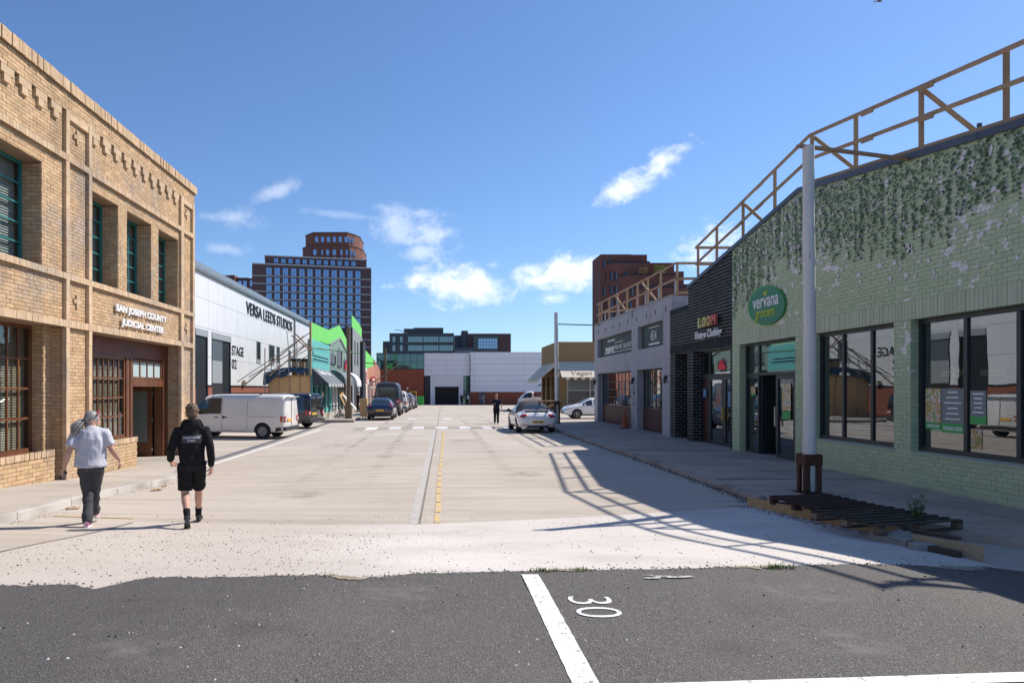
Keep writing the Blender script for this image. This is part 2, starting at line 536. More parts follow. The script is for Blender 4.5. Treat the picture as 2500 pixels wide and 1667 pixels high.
# concrete joints on the road
def strip(name, pts, w, dz, m, parent=None, nsub=14):
    mb = MB(); P = []
    for (a, b) in zip(pts, pts[1:]):
        for k in range(nsub):
            P.append(Vector(a).lerp(Vector(b), k / nsub))
    P.append(Vector(pts[-1]))
    vs = []
    for i, p in enumerate(P):
        d = (P[min(i+1, len(P)-1)] - P[max(i-1, 0)]).normalized(); q = Vector((-d.y, d.x))
        for s_ in (-1, 1):
            e = p + q * (w / 2 * s_)
            vs.append((e.x, e.y, G(e.x, e.y) + dz))
    mb.add(vs, [(2*i, 2*i+2, 2*i+3, 2*i+1) if True else 0 for i in range(len(P)-1)])
    return mb.build(name, m, parent, fix=True)
m_joint = mat('joint_tar', (.16, .14, .12), .9, (.26, .23, .2), 6)
m_band = mat('repair_band', (.50, .475, .44), .85, (.42, .385, .34), 4)
strip('joint_line', [(-.26, 10.36), (-.18, 17.2), (.02, 35), (.35, 70), (.6, 105)], .035, .006, m_joint, road)
strip('joint_band', [(-.36, 10.36), (-.29, 17.2), (-.09, 35)], .15, .0035, m_band, road)
for y, x0, x1 in ((22.5, -6, 5.6), (55, -4, 9)):
    strip('joint_line', [(x0, y), (x1, y + .15)], .022, .006, m_joint, road)
strip('joint_line', [(-4.5, 7.0), (-4.5, 10.1)], .04, .012, m_joint, road)
strip('dark_strip', [(-7.35, 19.5), (-7.15, 23), (-6.95, 34), (-6.8, 43)], .34, .005, mat('dark_strip_grey', (.10, .105, .115), .7, (.16, .16, .165), 3), road)  # plain dark grey strip laid along the left side of the road
strip('white_edge_line', [(-6.85, 19.6), (-6.75, 22), (-6.18, 36.7)], .16, .007, m_whiteold, road)
# yellow centre line, in worn dashes
yy = 10.45
while yy < 33:
    L = .55 + .3 * random.random() + yy * .012
    x = lerp([(10.4, .01), (16.3, .07), (24, .2), (33, .34)], yy)
    x2 = lerp([(10.4, .01), (16.3, .07), (24, .2), (33, .34)], yy + L)
    strip('yellow_line', [(x, yy), (x2, yy + L)], .095, .008, m_yellow, road, 4)
    yy += L + .12 + .1 * random.random()
strip('yellow_line', [(-5.95, 10.61), (-4.66, 10.5)], .05, .008, mat('yellow_paint', (.72, .46, .10), .7, (.5, .4, .25), 9), road, 6)
# road hump markings
def patch(name, x0, x1, y0, y1, m):
    mb = MB(); X = frange(x0, x1, 4); Y = frange(y0, y1, 4)
    mb.add([(x, y, G(x, y) + .009) for x in X for y in Y], [(i*5+j, (i+1)*5+j, (i+1)*5+j+1, i*5+j+1) for i in range(4) for j in range(4)])
    return mb.build(name, m, road)
m_hump = mat('hump_white', (.70, .685, .66), .75, (.56, .525, .48), 3)
m_humpg = mat('hump_grey', (.30, .265, .225), .85, (.36, .32, .28), 5)
for i, x in enumerate([-3.75, -2.5, -1.25, -.03, 1.2, 2.42, 3.55]):
    if i > 0 or True: patch('hump_mark', x, x + .62, 35.0, 37.2, m_hump if i else m_whiteold)
    patch('hump_mark', x - .62, x - .02, 35.0, 37.0, m_humpg)
strip('hump_line', [(-4.6, 34.9), (4.2, 34.9)], .1, .0085, m_hump, road)
strip('hump_line', [(-4.6, 37.45), (4.2, 37.45)], .06, .0085, m_humpg, road)
for i, x in enumerate([-3.2, -2.0, -.8, .4, 1.6, 2.8, 4.0]):
    patch('hump_mark', x, x + .64, 45.4, 47.4, m_hump if i in (1, 3) else mat('ghost_white', (.54, .495, .445), .8, (.46, .41, .36), 4))
strip('hump_line', [(-3.6, 45.2), (5, 45.2)], .08, .0085, m_whiteold, road)
# parking bay lines and the number 30
TZ = .36 + .014
def flat_line(name, pts, dz=.005):
    mb = MB(); mb.poly([(x, y, G(x, y) + .014 + dz) for x, y in pts]); return mb.build(name, m_white, bpy.data.objects['tarmac'])
mb = MB(); Y = frange(2.5, 6.22, 60)
vs = []
for k, y in enumerate(Y):
    j0 = noise.noise(Vector((0, y * 22, 1))) * .006; j1 = noise.noise(Vector((5, y * 22, 1))) * .006
    vs += [(.77 + j0, y, G(.8, y) + .019), (.925 + j1, y, G(.8, y) + .019)]
mb.add(vs, [(2*i, 2*i+1, 2*i+3, 2*i+2) for i in range(60)])
mb.build('bay_line', m_white, bpy.data.objects['tarmac'])
mb = MB(); vs = []
for k in range(61):
    x = 1.2 + 4.6 * k / 60; y = 3.775 + .07 * (x - 1.5); j0 = noise.noise(Vector((x * 22, 1, 0))) * .006
    vs += [(x, y + j0, G(x, y) + .019), (x, y + .125 - j0, G(x, y + .12) + .019)]
mb.add(vs, [(2*i, 2*i+2, 2*i+3, 2*i+1) for i in range(60)]); mb.build('bay_line', m_white, bpy.data.objects['tarmac'])
mb = text_mb('30', 1, (1.045, 5.50, TZ + .0055), (0, -1, 0), (1, 0, 0), .001, bold=-.012, width=.50, height=.34)
mb.build('bay_number', m_white, bpy.data.objects['tarmac'])

# ------------------------------------------------------------------ pavements and kerbs
def PL(y): return G(-6.3, y) + .13
KL = [(4, -6.25), (16.4, -6.22), (18.5, -6.9), (20.5, -7.5), (23.4, -7.9)]
mb = MB(); Y = frange(4, 23.3, 60); X = [0, .25, .5, .75, 1]
vs = [(lerp(KL, y) - .16 + ((-9.6) - lerp(KL, y) + .16) * k, y, PL(y) + k * .02) for y in Y for k in X]
vs = vs + [(lerp(KL, y) - .16, y, PL(y) - .4) for y in Y]
fs = [(i*5+j, i*5+j+1, (i+1)*5+j+1, (i+1)*5+j) for i in range(60) for j in range(4)]
b0 = 61 * 5
fs += [(b0+i, b0+i+1, (i+1)*5, i*5) for i in range(60)]
mb.add(vs, fs)
pave_l = tag(mb.build('pavement', m_pave, smooth=35, fix=True), kind='structure')
def kerb_run(pts, zf, parent, seglen, wid, hgt, sign, broken=.0):
    y = pts[0][0]
    while y < pts[-1][0] - .2:
        L = min(seglen * (.85 + .3 * random.random()), pts[-1][0] - y)
        mb = MB(); n = 6; vs = []
        for k in range(n + 1):
            t = y + .008 + (L - .016) * k / n
            x = lerp(pts, t); z = zf(t)
            j = noise.noise(Vector((t * 5, 1, x))) * .012; j2 = noise.noise(Vector((t * 7, 3, x))) * .012
            vs += [(x, t, z - hgt - .2), (x + j, t, z - .02 + j2), (x - sign * .02, t, z + j2 + .004), (x - sign * wid, t, z + .003), (x - sign * wid, t, z - hgt - .2)]
        fs = [(i*5+a, (i+1)*5+a, (i+1)*5+a+1, i*5+a+1) for i in range(n) for a in range(4)]
        fs += [tuple(range(5)), tuple(n*5+a for a in range(4, -1, -1))]
        mb.add(vs, fs)
        mb.build('kerb_stone', m_kerb, parent, smooth=40, fix=True)
        y += L
kerb_run([(p[0], p[1]) for p in KL[:2]] + [(18.5, -6.9), (20.5, -7.5)], PL, pave_l, 1.5, .16, .13, 1)
# right hand pavement with its broken near end
KR = [(7.4, 9.3), (8.3, 8.0), (9.4, 6.95), (10.4, 6.3), (12.3, 5.80), (19, 5.88), (32, 5.78), (39, 5.8), (40.5, 6.1), (41.2, 6.9), (41.6, 8.4)]
PRZ = .115
mb = MB(); Y = [7.4 + (41.6 - 7.4) * i / 90 for i in range(91)]
vs = []
for y in Y:
    x0 = lerp(KR, y) + (.14 if y > 12.2 else 0)
    for k in range(5):
        vs.append((x0 + (9.9 - x0) * k / 4, y, PRZ + .012 * k / 4 + .004 * noise.noise(Vector((k, y * .6, 0)))))
    vs.append((x0, y, -.35))
fs = [(i*6+j, i*6+j+1, (i+1)*6+j+1, (i+1)*6+j) for i in range(90) for j in range(4)]
fs += [(i*6+5, i*6, (i+1)*6, (i+1)*6+5) for i in range(90)]
mb.add(vs, fs)
m_pave_r = ground_material('shade_warmed_pavement', (.43, .35, .275), (.50, .42, .345), (.24, .19, .145), (.5, 1.4, 1), 60, .002)  # copy of the pavement concrete, colour warmed to offset blue shade on this side
pave_r = tag(mb.build('pavement', m_pave_r, smooth=35, fix=True), kind='structure')
m_kerbr = ground_material('rough_kerb', (.30, .26, .22), (.42, .38, .34), (.12, .09, .07), (1, 1, 1), 14, .012)
m_kerb_l, m_kerb = m_kerb, m_kerbr
kerb_run([(12.3, 5.80), (19, 5.88), (32, 5.78), (39, 5.8)], lambda y: PRZ, pave_r, 1.9, .14, .115, -1)
m_kerb = m_kerb_l
for y in (14.6, 21.4, 28.2, 35.0):
    mb = MB(); x0 = lerp(KR, y) + .16
    mb.box(x0, 9.38, y, y + .009, PRZ + .002, PRZ + .0165)
    mb.build('joint_line', m_joint, pave_r)
def crack(pts, w, seed):
    mb = MB(); vs = []; n = 60; r = random.Random(seed)
    for k in range(n + 1):
        y = pts[0][0] + (pts[-1][0] - pts[0][0]) * k / n; x = lerp(pts, y) + .05 * noise.noise(Vector((y * 1.7, seed, 0))) + .02 * r.gauss(0, 1)
        q = w * (.35 + .9 * max(0, .5 + noise.noise(Vector((y * 2.3, seed + 4, 0)))))
        vs += [(x - q, y, PRZ + .019), (x + q, y, PRZ + .019)]
    mb.add(vs, [(2*i, 2*i+1, 2*i+3, 2*i+2) for i in range(n)]); mb.build('crack', m_joint, pave_r)
crack([(9.2, 8.75), (14, 7.9), (20, 7.5)], .012, 1); crack([(9.0, 7.9), (11.5, 7.2), (13.5, 6.6)], .007, 2); crack([(16, 6.3), (22, 7.0), (27, 8.6)], .006, 3)
# pavement on the far left row and at the far right
mb = MB()
mb.add([(-5.35, 43.2, .10), (-9.3, 43.2, .10), (-9.3, 112, -.37), (-5.3, 112, -.37), (-5.35, 43.2, -.4), (-5.3, 112, -.9), (-9.3, 43.2, -.4), (-9.3, 60, .10), (-5.32, 60, .09)],
       [(0, 8, 7, 1), (8, 3, 2, 7), (4, 5, 3, 8, 0), (6, 4, 0, 1)])
pave_f = tag(mb.build('pavement', m_pave), kind='structure')
mb = MB(); mb.box(-8.2, -5.2, 42.95, 43.17, -.2, .11)
bevel(mb.build('kerb_stone', mat('weathered_sleeper', (.30, .25, .20), .85, (.42, .37, .31), 6, sc3=(1, 8, 8), bump=.006, bscale=8, bsc3=(1, 12, 12)), pave_f), .015)
mb = MB(); mb.box(10.6, 26, 63.5, 66.0, -.4, .05)
tag(mb.build('pavement', m_pave), kind='structure')

# ------------------------------------------------------------------ loose stones, chips, weeds
def stone_field(name, label, cat, n, fx, m, smin, smax, seed):
    rnd = random.Random(seed); mb = MB()
    for _ in range(n):
        x, y, s = fx(rnd)
        s *= smin + (smax - smin) * rnd.random() ** 3
        z = G(x, y) + (.014 if y < tarmac_edge(x) else .006)
        a = rnd.random() * 6.28; p = []
        for k in range(5):
            t = a + k * 1.2566; q = s * (.6 + .6 * rnd.random())
            p.append((x + q * math.cos(t), y + q * math.sin(t), z))
        top = (x + s * .2 * (rnd.random() - .5), y, z + s * (.6 + .5 * rnd.random()))
        mb.add(p + [top], [(k, (k + 1) % 5, 5) for k in range(5)])
    return tag(mb.build(name, m), label, cat, kind='stuff')
def f_ramp(r):
    while True:
        x = -4.4 + 10.2 * r.random(); y = 6 + 5 * r.random()
        if tarmac_edge(x) - .1 < y < lerp(JT, x) + .8:
            w = .12 + .8 * math.exp(-((y - tarmac_edge(x)) / .5) ** 2) + (.75 if x < -.6 and y < 9.6 else 0) + .9 * max(0, noise.noise(Vector((x * .8, y * 1.4, 5))))
            if r.random() < w: return x, y, 1.0
def f_road(r): return -4 + 9.5 * r.random(), 10.5 + 9 * r.random() ** 2, .8
def f_tar(r):
    while True:
        x = -4.5 + 9.5 * r.random(); y = 3.4 + 3.2 * r.random()
        if y < tarmac_edge(x) - .02: return x, y, 1.0
m_st_d = mat('dark_grit', (.13, .11, .10), .9, vary=.5)
m_st_l = mat('pale_grit', (.50, .46, .42), .9, vary=.3)
stone_field('dark_gravel', 'dark grit scattered over the pale concrete ramp', 'gravel', 3200, f_ramp, m_st_d, .003, .0135, 1)
stone_field('pale_gravel', 'pale grit on the left of the concrete ramp', 'gravel', 3600, lambda r: (-4.4 + 5.2 * r.random() ** 1.3, 6.0 + 3.7 * r.random(), .8), mat('mid_grit', (.36, .31, .27), .9, vary=.4), .0025, .010, 2)
stone_field('road_gravel', 'sparse dark grit beyond the ramp on the road', 'gravel', 300, f_road, m_st_d, .003, .013, 3)
stone_field('tarmac_chips', 'small pale chips lying on the dark tarmac', 'gravel', 420, f_tar, m_st_l, .003, .015, 4)
stone_field('tarmac_grit', 'small black grit lying on the dark tarmac', 'gravel', 300, f_tar, mat('black_grit', (.02, .02, .02), .9), .003, .013, 5)
m_grass = mat('weed_green', (.13, .20, .035), .6, vary=.35)
def grass_tuft(label, c, n, h, spread, seed):
    r = random.Random(seed); mb = MB()
    for _ in range(n):
        x = c[0] + r.gauss(0, spread[0]); y = c[1] + r.gauss(0, spread[1]); a = r.random() * 6.28
        z = G(x, y) + .01; L = h * (.4 + .8 * r.random()); w = .004
        dx, dy = math.cos(a), math.sin(a)
        bend = L * (.3 + .6 * r.random())
        mb.add([(x - dy*w, y + dx*w, z), (x + dy*w, y - dx*w, z), (x + dx*bend*.4 + dy*w*.8, y + dy*bend*.4 - dx*w*.8, z + L*.65), (x + dx*bend*.4 - dy*w*.8, y + dy*bend*.4 + dx*w*.8, z + L*.65), (x + dx*bend, y + dy*bend, z + L*.9)], [(0, 1, 2, 3), (3, 2, 4)])
    return tag(mb.build('grass_tuft', m_grass), label, 'weed', kind='stuff')
grass_tuft('small green weeds in the seam just right of the bay line top', (.98, 6.36), 60, .05, (.07, .02), 1)
grass_tuft('tiny green weeds in the seam above the number thirty', (1.33, 6.40), 50, .045, (.05, .02), 2)
grass_tuft('green weed tuft at the ramp edge toward the right', (3.24, 6.50), 90, .06, (.08, .025), 3)
m_soil = mat('crumbled_edge', (.24, .19, .13), .95, (.34, .29, .22), 9, bump=.01, bscale=25)
def soil(x0, x1, w):
    mb = MB(); n = 24
    a = [(x0 + (x1-x0)*i/n, tarmac_edge(x0 + (x1-x0)*i/n) - w * math.sin(math.pi*i/n) * (.6 + .5*noise.noise(Vector((i*.9, x0, 1))))) for i in range(n+1)]
    b = [(x0 + (x1-x0)*i/n, tarmac_edge(x0 + (x1-x0)*i/n) + .03 * math.sin(math.pi*i/n)) for i in range(n+1)]
    pts = [(x, y, G(x, y) + .019) for x, y in a] + [(x, y, G(x, y) + .019) for x, y in b]
    mb.add(pts, [(i, i+1, n+2+i, n+1+i) for i in range(n)])
    return tag(mb.build('crumbled_soil', m_soil), kind='structure')
soil(-1.1, -.55, .16); soil(.95, 1.5, .12); soil(2.7, 3.4, .12); soil(4.9, 6.2, .3)
mb = MB()
for k in range(7):
    a = Vector((1.75 + .05 * k + .3 * random.random(), 6.08 + .12 * random.random()))
    s = .03 + .05 * random.random()
    pts = [(a.x + s * 1.8 * math.cos(t) * (.6 + .5 * random.random()), a.y + s * .5 * math.sin(t) * (.6 + .5 * random.random()), G(a.x, a.y) + .02 + k * .0002) for t in [i * .7854 for i in range(8)]]
    mb.poly(pts)
mb.build('paint_splash', worn('splash_paint', (.6, .59, .57), (.16, .15, .145), .48), bpy.data.objects['tarmac'])

m_card = mat('wet_cardboard', (.36, .20, .08), .9, (.46, .28, .13), 9)
for i, (x, y, L, w, rz, lab) in enumerate(((-6.02, 11.3, .22, .10, .4, 'flat brown cardboard scrap in the gutter behind the ponytailed person'), (-5.75, 14.0, .24, .16, .9, 'folded brown cardboard scrap by the kerb near the hoodie'), (-5.95, 14.9, .14, .10, 2.0, 'small cardboard scrap at the kerb gap'))):
    mb = MB(); n = 6; vs = []
    for p in range(n + 1):
        for q in range(3):
            vs.append((-L/2 + L*p/n, -w/2 + w*q/2, .006 + .03 * abs(math.sin(p * 1.3 + i)) * (1 if q != 1 else .3)))
    mb.add(vs, [(p*3+q, (p+1)*3+q, (p+1)*3+q+1, p*3+q+1) for p in range(n) for q in range(2)])
    o = link('cardboard_scrap', mb.mesh('cardboard_scrap', m_card), None, (x, y, G(x, y) + .004)); o.rotation_euler = (0, 0, rz); tag(o, lab, 'litter')

def f_gl(r): return -6.2 + abs(r.gauss(0, .10)) + .01, 6.5 + 10 * r.random(), 1.0
def f_gr(r):
    y = 12.3 + 26 * r.random() ** 1.6
    return lerp(KR, y) - abs(r.gauss(0, .11)) - .01, y, 1.0
m_dirt = mat('gutter_grit', (.16, .125, .095), .95, vary=.4)
stone_field('gutter_dirt', 'brown grit along the left kerb', 'grit', 800, f_gl, m_dirt, .003, .013, 11)
stone_field('gutter_dirt', 'brown grit and leaf litter along the right kerb', 'grit', 2600, f_gr, m_dirt, .006, .028, 12)
stone_field('gutter_dirt', 'dark crumbs along the tarmac edge of the ramp', 'grit', 900, lambda r: (lambda x: (x, tarmac_edge(x) + r.gauss(.02, .05), 1.0))(-4.4 + 10.3 * r.random()), m_st_d, .004, .018, 13)
stone_field('gutter_dirt', 'dark crumbs scattered below the pallets', 'grit', 700, lambda r: (lambda s: (5.4 + .9 * s + r.gauss(-.12, .10), 12 - 2.9 * s, 1.0))(r.random()), m_st_d, .004, .02, 14)

def stain_material(name, col, amt, sc):
    m = bpy.data.materials.new(name); m.use_nodes = True
    t = NT(m.node_tree); nt = m.node_tree; bs = nt.nodes['Principled BSDF']; out = nt.nodes['Material Output']
    P = t.n('ShaderNodeNewGeometry').outputs['Position']; tc = t.n('ShaderNodeTexCoord').outputs['Generated']
    sp = t.n('ShaderNodeSeparateXYZ'); t.put(sp.inputs[0], tc)
    ex = t.m('MULTIPLY', t.smooth(sp.outputs[0], 0, .35), t.smooth(sp.outputs[0], 1, .65)); ey = t.m('MULTIPLY', t.smooth(sp.outputs[1], 0, .35), t.smooth(sp.outputs[1], 1, .65))
    f = t.m('MULTIPLY', t.m('MULTIPLY', ex, ey), t.smooth(t.noise(P, sc, 6, .65), .36, .66))
    bs.inputs['Base Color'].default_value = c4(col); bs.inputs['Roughness'].default_value = .75
    tr = t.n('ShaderNodeBsdfTransparent'); mx = t.n('ShaderNodeMixShader')
    t.put(mx.inputs[0], t.m('MULTIPLY', f, amt)); t.put(mx.inputs[1], tr.outputs[0]); t.put(mx.inputs[2], bs.outputs[0]); t.put(out.inputs['Surface'], mx.outputs[0])
    return m
m_oil = stain_material('oil_stain', (.12, .10, .085), .24, 3.0); m_tyrem = stain_material('tyre_track', (.26, .22, .185), .24, 1.2); m_lime = stain_material('lime_stain', (.64, .60, .55), .4, 2.0)
def stain(x0, x1, y0, y1, m, parent, dz=.0055):
    mb = MB(); nx, ny = 8, 24; X = frange(x0, x1, nx); Y = frange(y0, y1, ny)
    mb.add([(x, y, G(x, y) + dz) for x in X for y in Y], [(i*(ny+1)+j, (i+1)*(ny+1)+j, (i+1)*(ny+1)+j+1, i*(ny+1)+j+1) for i in range(nx) for j in range(ny)])
    mb.build('stain', m, parent, smooth=True)
for x in (-3.3, -1.75, 1.55, 3.1): stain(x, x + .42, 10.6, 60, m_tyrem, road)
for (x, y, s_) in ((-2.6, 13.2, .55), (2.2, 16.5, .5), (-1.4, 21, .7), (3.3, 12.6, .4), (1.1, 27, .8), (-3.9, 26, .8), (3.9, 36, .9), (-2.5, 41, 1)): stain(x - s_, x + s_, y - s_ * 1.3, y + s_ * 1.3, m_oil, road, .0062)
for (x, y, s_) in ((-3.0, 17.5, 1.6), (2.9, 21, 1.5), (-1.2, 30, 2)): stain(x - s_, x + s_, y - s_ * .5, y + s_ * .5, m_lime, road, .0066)
tar_o = bpy.data.objects['tarmac']
for (x, y, s_) in ((-1.2, 4.7, .35), (2.4, 5.2, .3), (-2.3, 5.2, .3), (1.9, 4.4, .25)): stain(x - s_, x + s_, y - s_, y + s_, m_oil, tar_o, .0175)
for (x, y, s_) in ((-.3, 5.6, .5), (3.0, 5.6, .6), (-1.9, 4.3, .5), (2.6, 4.5, .5)): stain(x - s_, x + s_, y - s_ * .6, y + s_ * .6, stain_material('dust_stain', (.26, .235, .21), .5, 4.0), tar_o, .0168)
# ------------------------------------------------------------------ masonry helpers
F_, U0, V0 = 1568.0, 1003.0, 893.0
def px_area(p, ud, L, H):
    """rough size a piece shows in the photograph, used only to pick which pieces become single parts"""
    a = Vector(p) - Vector(ud) * (L / 2); b = Vector(p) + Vector(ud) * (L / 2)
    if a.y < 1 or b.y < 1: return 0
    ua = F_ * a.x / a.y; ub = F_ * b.x / b.y
    um = U0 + F_ * p[0] / p[1]; vm = V0 - F_ * (p[2] - 2.05) / p[1]
    if um < 3 or um > 2349 or vm < 3 or vm > 1565: return 0
    return abs(ua - ub) * H * F_ / p[1]

class Masonry:
    def __init__(s): s.b = []
    def lay(s, o, ud, nd, u0, u1, z0, z1, openings=(), bw=.25, bh=.085, j=.011, proud=.01, top=None, seed=0, zphase=0.0, soldier=False):
        """o: point on the mortar face (u=0,z=0); ud: along; nd: outward"""
        r = random.Random(seed); o = Vector(o); ud = Vector(ud); nd = Vector(nd)
        k = 0; z = z0
        while z < z1 - .015:
            zt = min(z + bh, z1)
            u = u0 - (bw / 2 if k % 2 and not soldier else 0)
            while u < u1 - .01:
                a = max(u, u0); b = min(u + bw, u1)
                if b - a > .03:
                    spans = [(a, b, z, zt)]
                    for (oa, ob, oz0, oz1) in openings:
                        new = []
                        for (pa, pb, pz0, pz1) in spans:
                            if pb <= oa or pa >= ob or pz1 <= oz0 or pz0 >= oz1: new.append((pa, pb, pz0, pz1)); continue
                            if pa < oa: new.append((pa, oa, pz0, pz1))
                            if pb > ob: new.append((ob, pb, pz0, pz1))
                            qa, qb = max(pa, oa), min(pb, ob)
                            if pz0 < oz0: new.append((qa, qb, pz0, oz0))
                            if pz1 > oz1: new.append((qa, qb, oz1, pz1))
                        spans = new
                    for (pa, pb, pz0, pz1) in spans:
                        if top is not None:
                            pz1 = min(pz1, top(pa), top(pb))
                        if pb - pa < .035 or pz1 - pz0 < .03: continue
                        L = pb - pa - j; H = pz1 - pz0 - j
                        d = proud * (.55 + .9 * r.random())
                        c = o + ud * ((pa + pb) / 2) + nd * (d / 2 - .006) + Vector((0, 0, (pz0 + pz1) / 2))
                        s.b.append((c, ud, L, H, d + .012))
                u += bw
            z += bh; k += 1
    def finish(s, wall, m, n_single=300, name='brick'):
        me = MB().box(-.5, .5, -.5, .5, -.5, .5).mesh(name, m)
        order = sorted(range(len(s.b)), key=lambda i: -px_area(s.b[i][0], s.b[i][1], s.b[i][2], s.b[i][3]))
        single = set(order[:n_single])
        mb = MB()
        for i, (c, ud, L, H, d) in enumerate(s.b):
            if i in single:
                at_world(name, me, wall, c, (L, d, H), math.atan2(ud.y, ud.x))
            else:
                a = ud * (L / 2); n = Vector((-ud.y, ud.x, 0)) * (d / 2); h = Vector((0, 0, H / 2))
                mb.add([c-a-n-h, c+a-n-h, c+a+n-h, c-a+n-h, c-a-n+h, c+a-n+h, c+a+n+h, c-a+n+h], [(0,3,2,1),(4,5,6,7),(0,1,5,4),(1,2,6,5),(2,3,7,6),(3,0,4,7)])
        o = mb.build(name + 'work', m, wall)
        tag(o, kind='stuff')
        return o

def facade(mb, X, out, y0, y1, z0, z1, openings, depth, top=None, mi=0):
    """wall face on plane X with openings (y0,y1,z0,z1,depth?) and their reveals; out = +1/-1 outward x"""
    ysv = sorted(set([y0, y1] + [v for o in openings for v in (o[0], o[1]) if y0 < v < y1] + ([] if top is None else [p[0] for p in top if y0 < p[0] < y1])))
    zsv = sorted(set([z0, z1] + [v for o in openings for v in (o[2], o[3]) if z0 < v < z1]))
    for a, b in zip(ysv, ysv[1:]):
        for c, d in zip(zsv, zsv[1:]):
            ym, zm = (a + b) / 2, (c + d) / 2
            if any(o[0] < ym < o[1] and o[2] < zm < o[3] for o in openings): continue
            if top is not None and d == z1:
                mb.poly([(X, a, c), (X, b, c), (X, b, lerp(top, b)), (X, a, lerp(top, a))], mi)
            else:
                mb.poly([(X, a, c), (X, b, c), (X, b, d), (X, a, d)], mi)
    for o in openings:
        dep = o[4] if len(o) > 4 else depth
        x2 = X - out * dep
        a, b, c, d = o[:4]
        mb.poly([(X, a, c), (X, a, d), (x2, a, d), (x2, a, c)], mi)
        mb.poly([(X, b, c), (X, b, d), (x2, b, d), (x2, b, c)], mi)
        mb.poly([(X, a, d), (X, b, d), (x2, b, d), (x2, a, d)], mi)
        mb.poly([(X, a, c), (X, b, c), (x2, b, c), (x2, a, c)], mi)

def x_window(parent, X, out, y0, y1, z0, z1, ny, nz, frame_m, glass_m, fw=.07, mw=.035, dep=.06, name='window', ys_=None, zs_=None, single=True, label=None):
    """window on an x plane: frame with glazing bars, one pane per light"""
    mb = MB(); xa, xb = X, X - out * dep
    mb.box(xa, xb, y0, y0 + fw, z0, z1); mb.box(xa, xb, y1 - fw, y1, z0, z1)
    mb.box(xa, xb, y0 + fw, y1 - fw, z0, z0 + fw); mb.box(xa, xb, y0 + fw, y1 - fw, z1 - fw, z1)
    Ys = ys_ or [y0 + fw + (y1 - y0 - 2 * fw) * i / ny for i in range(1, ny)]
    Zs = zs_ or [z0 + fw + (z1 - z0 - 2 * fw) * i / nz for i in range(1, nz)]
    xm, xn = X - out * .012, X - out * (dep - .008)
    for y in Ys: mb.box(xm, xn, y - mw / 2, y + mw / 2, z0 + fw, z1 - fw)
    for z in Zs:
        e = [y0 + fw] + list(Ys) + [y1 - fw]
        for i, (a, b) in enumerate(zip(e, e[1:])):
            mb.box(xm - out * .002, xn, a + (mw / 2 if i else 0), b - (mw / 2 if i < len(e) - 2 else 0), z - mw / 2, z + mw / 2)
    o = mb.build(name, frame_m, parent)
    if label: o['label'] = label
    ey = [y0 + fw] + list(Ys) + [y1 - fw]; ez = [z0 + fw] + list(Zs) + [z1 - fw]
    xg = X - out * (dep * .55)
    for a, b in zip(ey, ey[1:]):
        for c, d in zip(ez, ez[1:]):
            pm = MB(); pm.box(xg, xg - out * .006, a, b, c, d)
            pm.build('pane', glass_m, o)
    return o

def blind(parent, X, out, y0, y1, z0, z1, pitch, m, tilt=.5, name='blind', wdt=.05):
    mb = MB(); z = z0
    while z < z1:
        dx = wdt / 2 * math.cos(tilt); dz = wdt / 2 * math.sin(tilt)
        mb.add([(X - dx*out, y0, z - dz), (X - dx*out, y1, z - dz), (X + dx*out, y1, z + dz), (X + dx*out, y0, z + dz)], [(0, 1, 2, 3)])
        z += pitch
    for y in (y0 + (y1-y0)*.25, y0 + (y1-y0)*.75):
        mb.box(X - .003, X + .003, y - .01, y + .01, z0, z1)
    return tag(mb.build(name, m, parent), kind='stuff')

# ------------------------------------------------------------------ tan brick judicial building (left)
def brick_mat(name, c1, c2, dark, vary, bump=.006, bsc=45, dscale=.55, dlo=.52, dhi=.75):
    return mat(name, c1, .85, c2, 5.0, 1.0, bump=bump, bscale=bsc, vary=vary, dirt=(dark, dscale, dlo, dhi), spec=.25)
m_tan = brick_mat('tan_brick', (.585, .40, .235), (.49, .325, .18), (.33, .23, .145), .16)
m_tan_s = brick_mat('tan_soldier_brick', (.62, .455, .30), (.53, .375, .235), (.36, .26, .175), .13)
def grey_wash(m):
    t = NT(m.node_tree); b = m.node_tree.nodes['Principled BSDF']; src = b.inputs['Base Color'].links[0].from_socket
    P = t.n('ShaderNodeNewGeometry').outputs['Position']
    f = t.smooth(t.m('ADD', t.m('MULTIPLY', t.noise(P, .42, 5, .6), .7), t.m('MULTIPLY', t.noise(P, 3.0, 4, .65), .3)), .47, .63)
    c = t.mix(t.smooth(t.noise(P, 9, 4, .7), .4, .62), (.30, .235, .18, 1), (.46, .39, .33, 1))
    t.put(b.inputs['Base Color'], t.mix(t.m('MULTIPLY', f, .75), src, c))
grey_wash(m_tan); grey_wash(m_tan_s)
m_tan_mortar = mat('tan_mortar', (.34, .235, .15), .95, (.24, .165, .105), 4)
m_cope = mat('rough_coping', (.60, .43, .27), .9, (.46, .31, .18), 7, bump=.012, bscale=22, vary=.12, dirt=((.66, .60, .54), 3.0, .62, .72))
m_teal = mat('teal_paint', (.02, .16, .16), .5, (.03, .20, .19), 6)
m_brownw = mat('brown_varnished_wood', (.19, .075, .032), .45, (.11, .042, .02), 3, sc3=(2, 2, .5), bump=.001, bscale=60, bsc3=(3, 3, .3))
m_fascia = mat('dark_walnut_panel', (.15, .05, .03), .5, (.09, .03, .02), 3)
m_shopglass = glass('window_glass', (.82, .86, .86), 1.55, wob=.004)
m_blindw = mat('white_blind', (.72, .72, .70), .6)
m_blindt = mat('tan_wooden_blind', (.58, .47, .32), .55, (.50, .39, .25), 8)
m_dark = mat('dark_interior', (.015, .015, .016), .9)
m_whitew = mat('white_letter', (.82, .81, .80), .5)

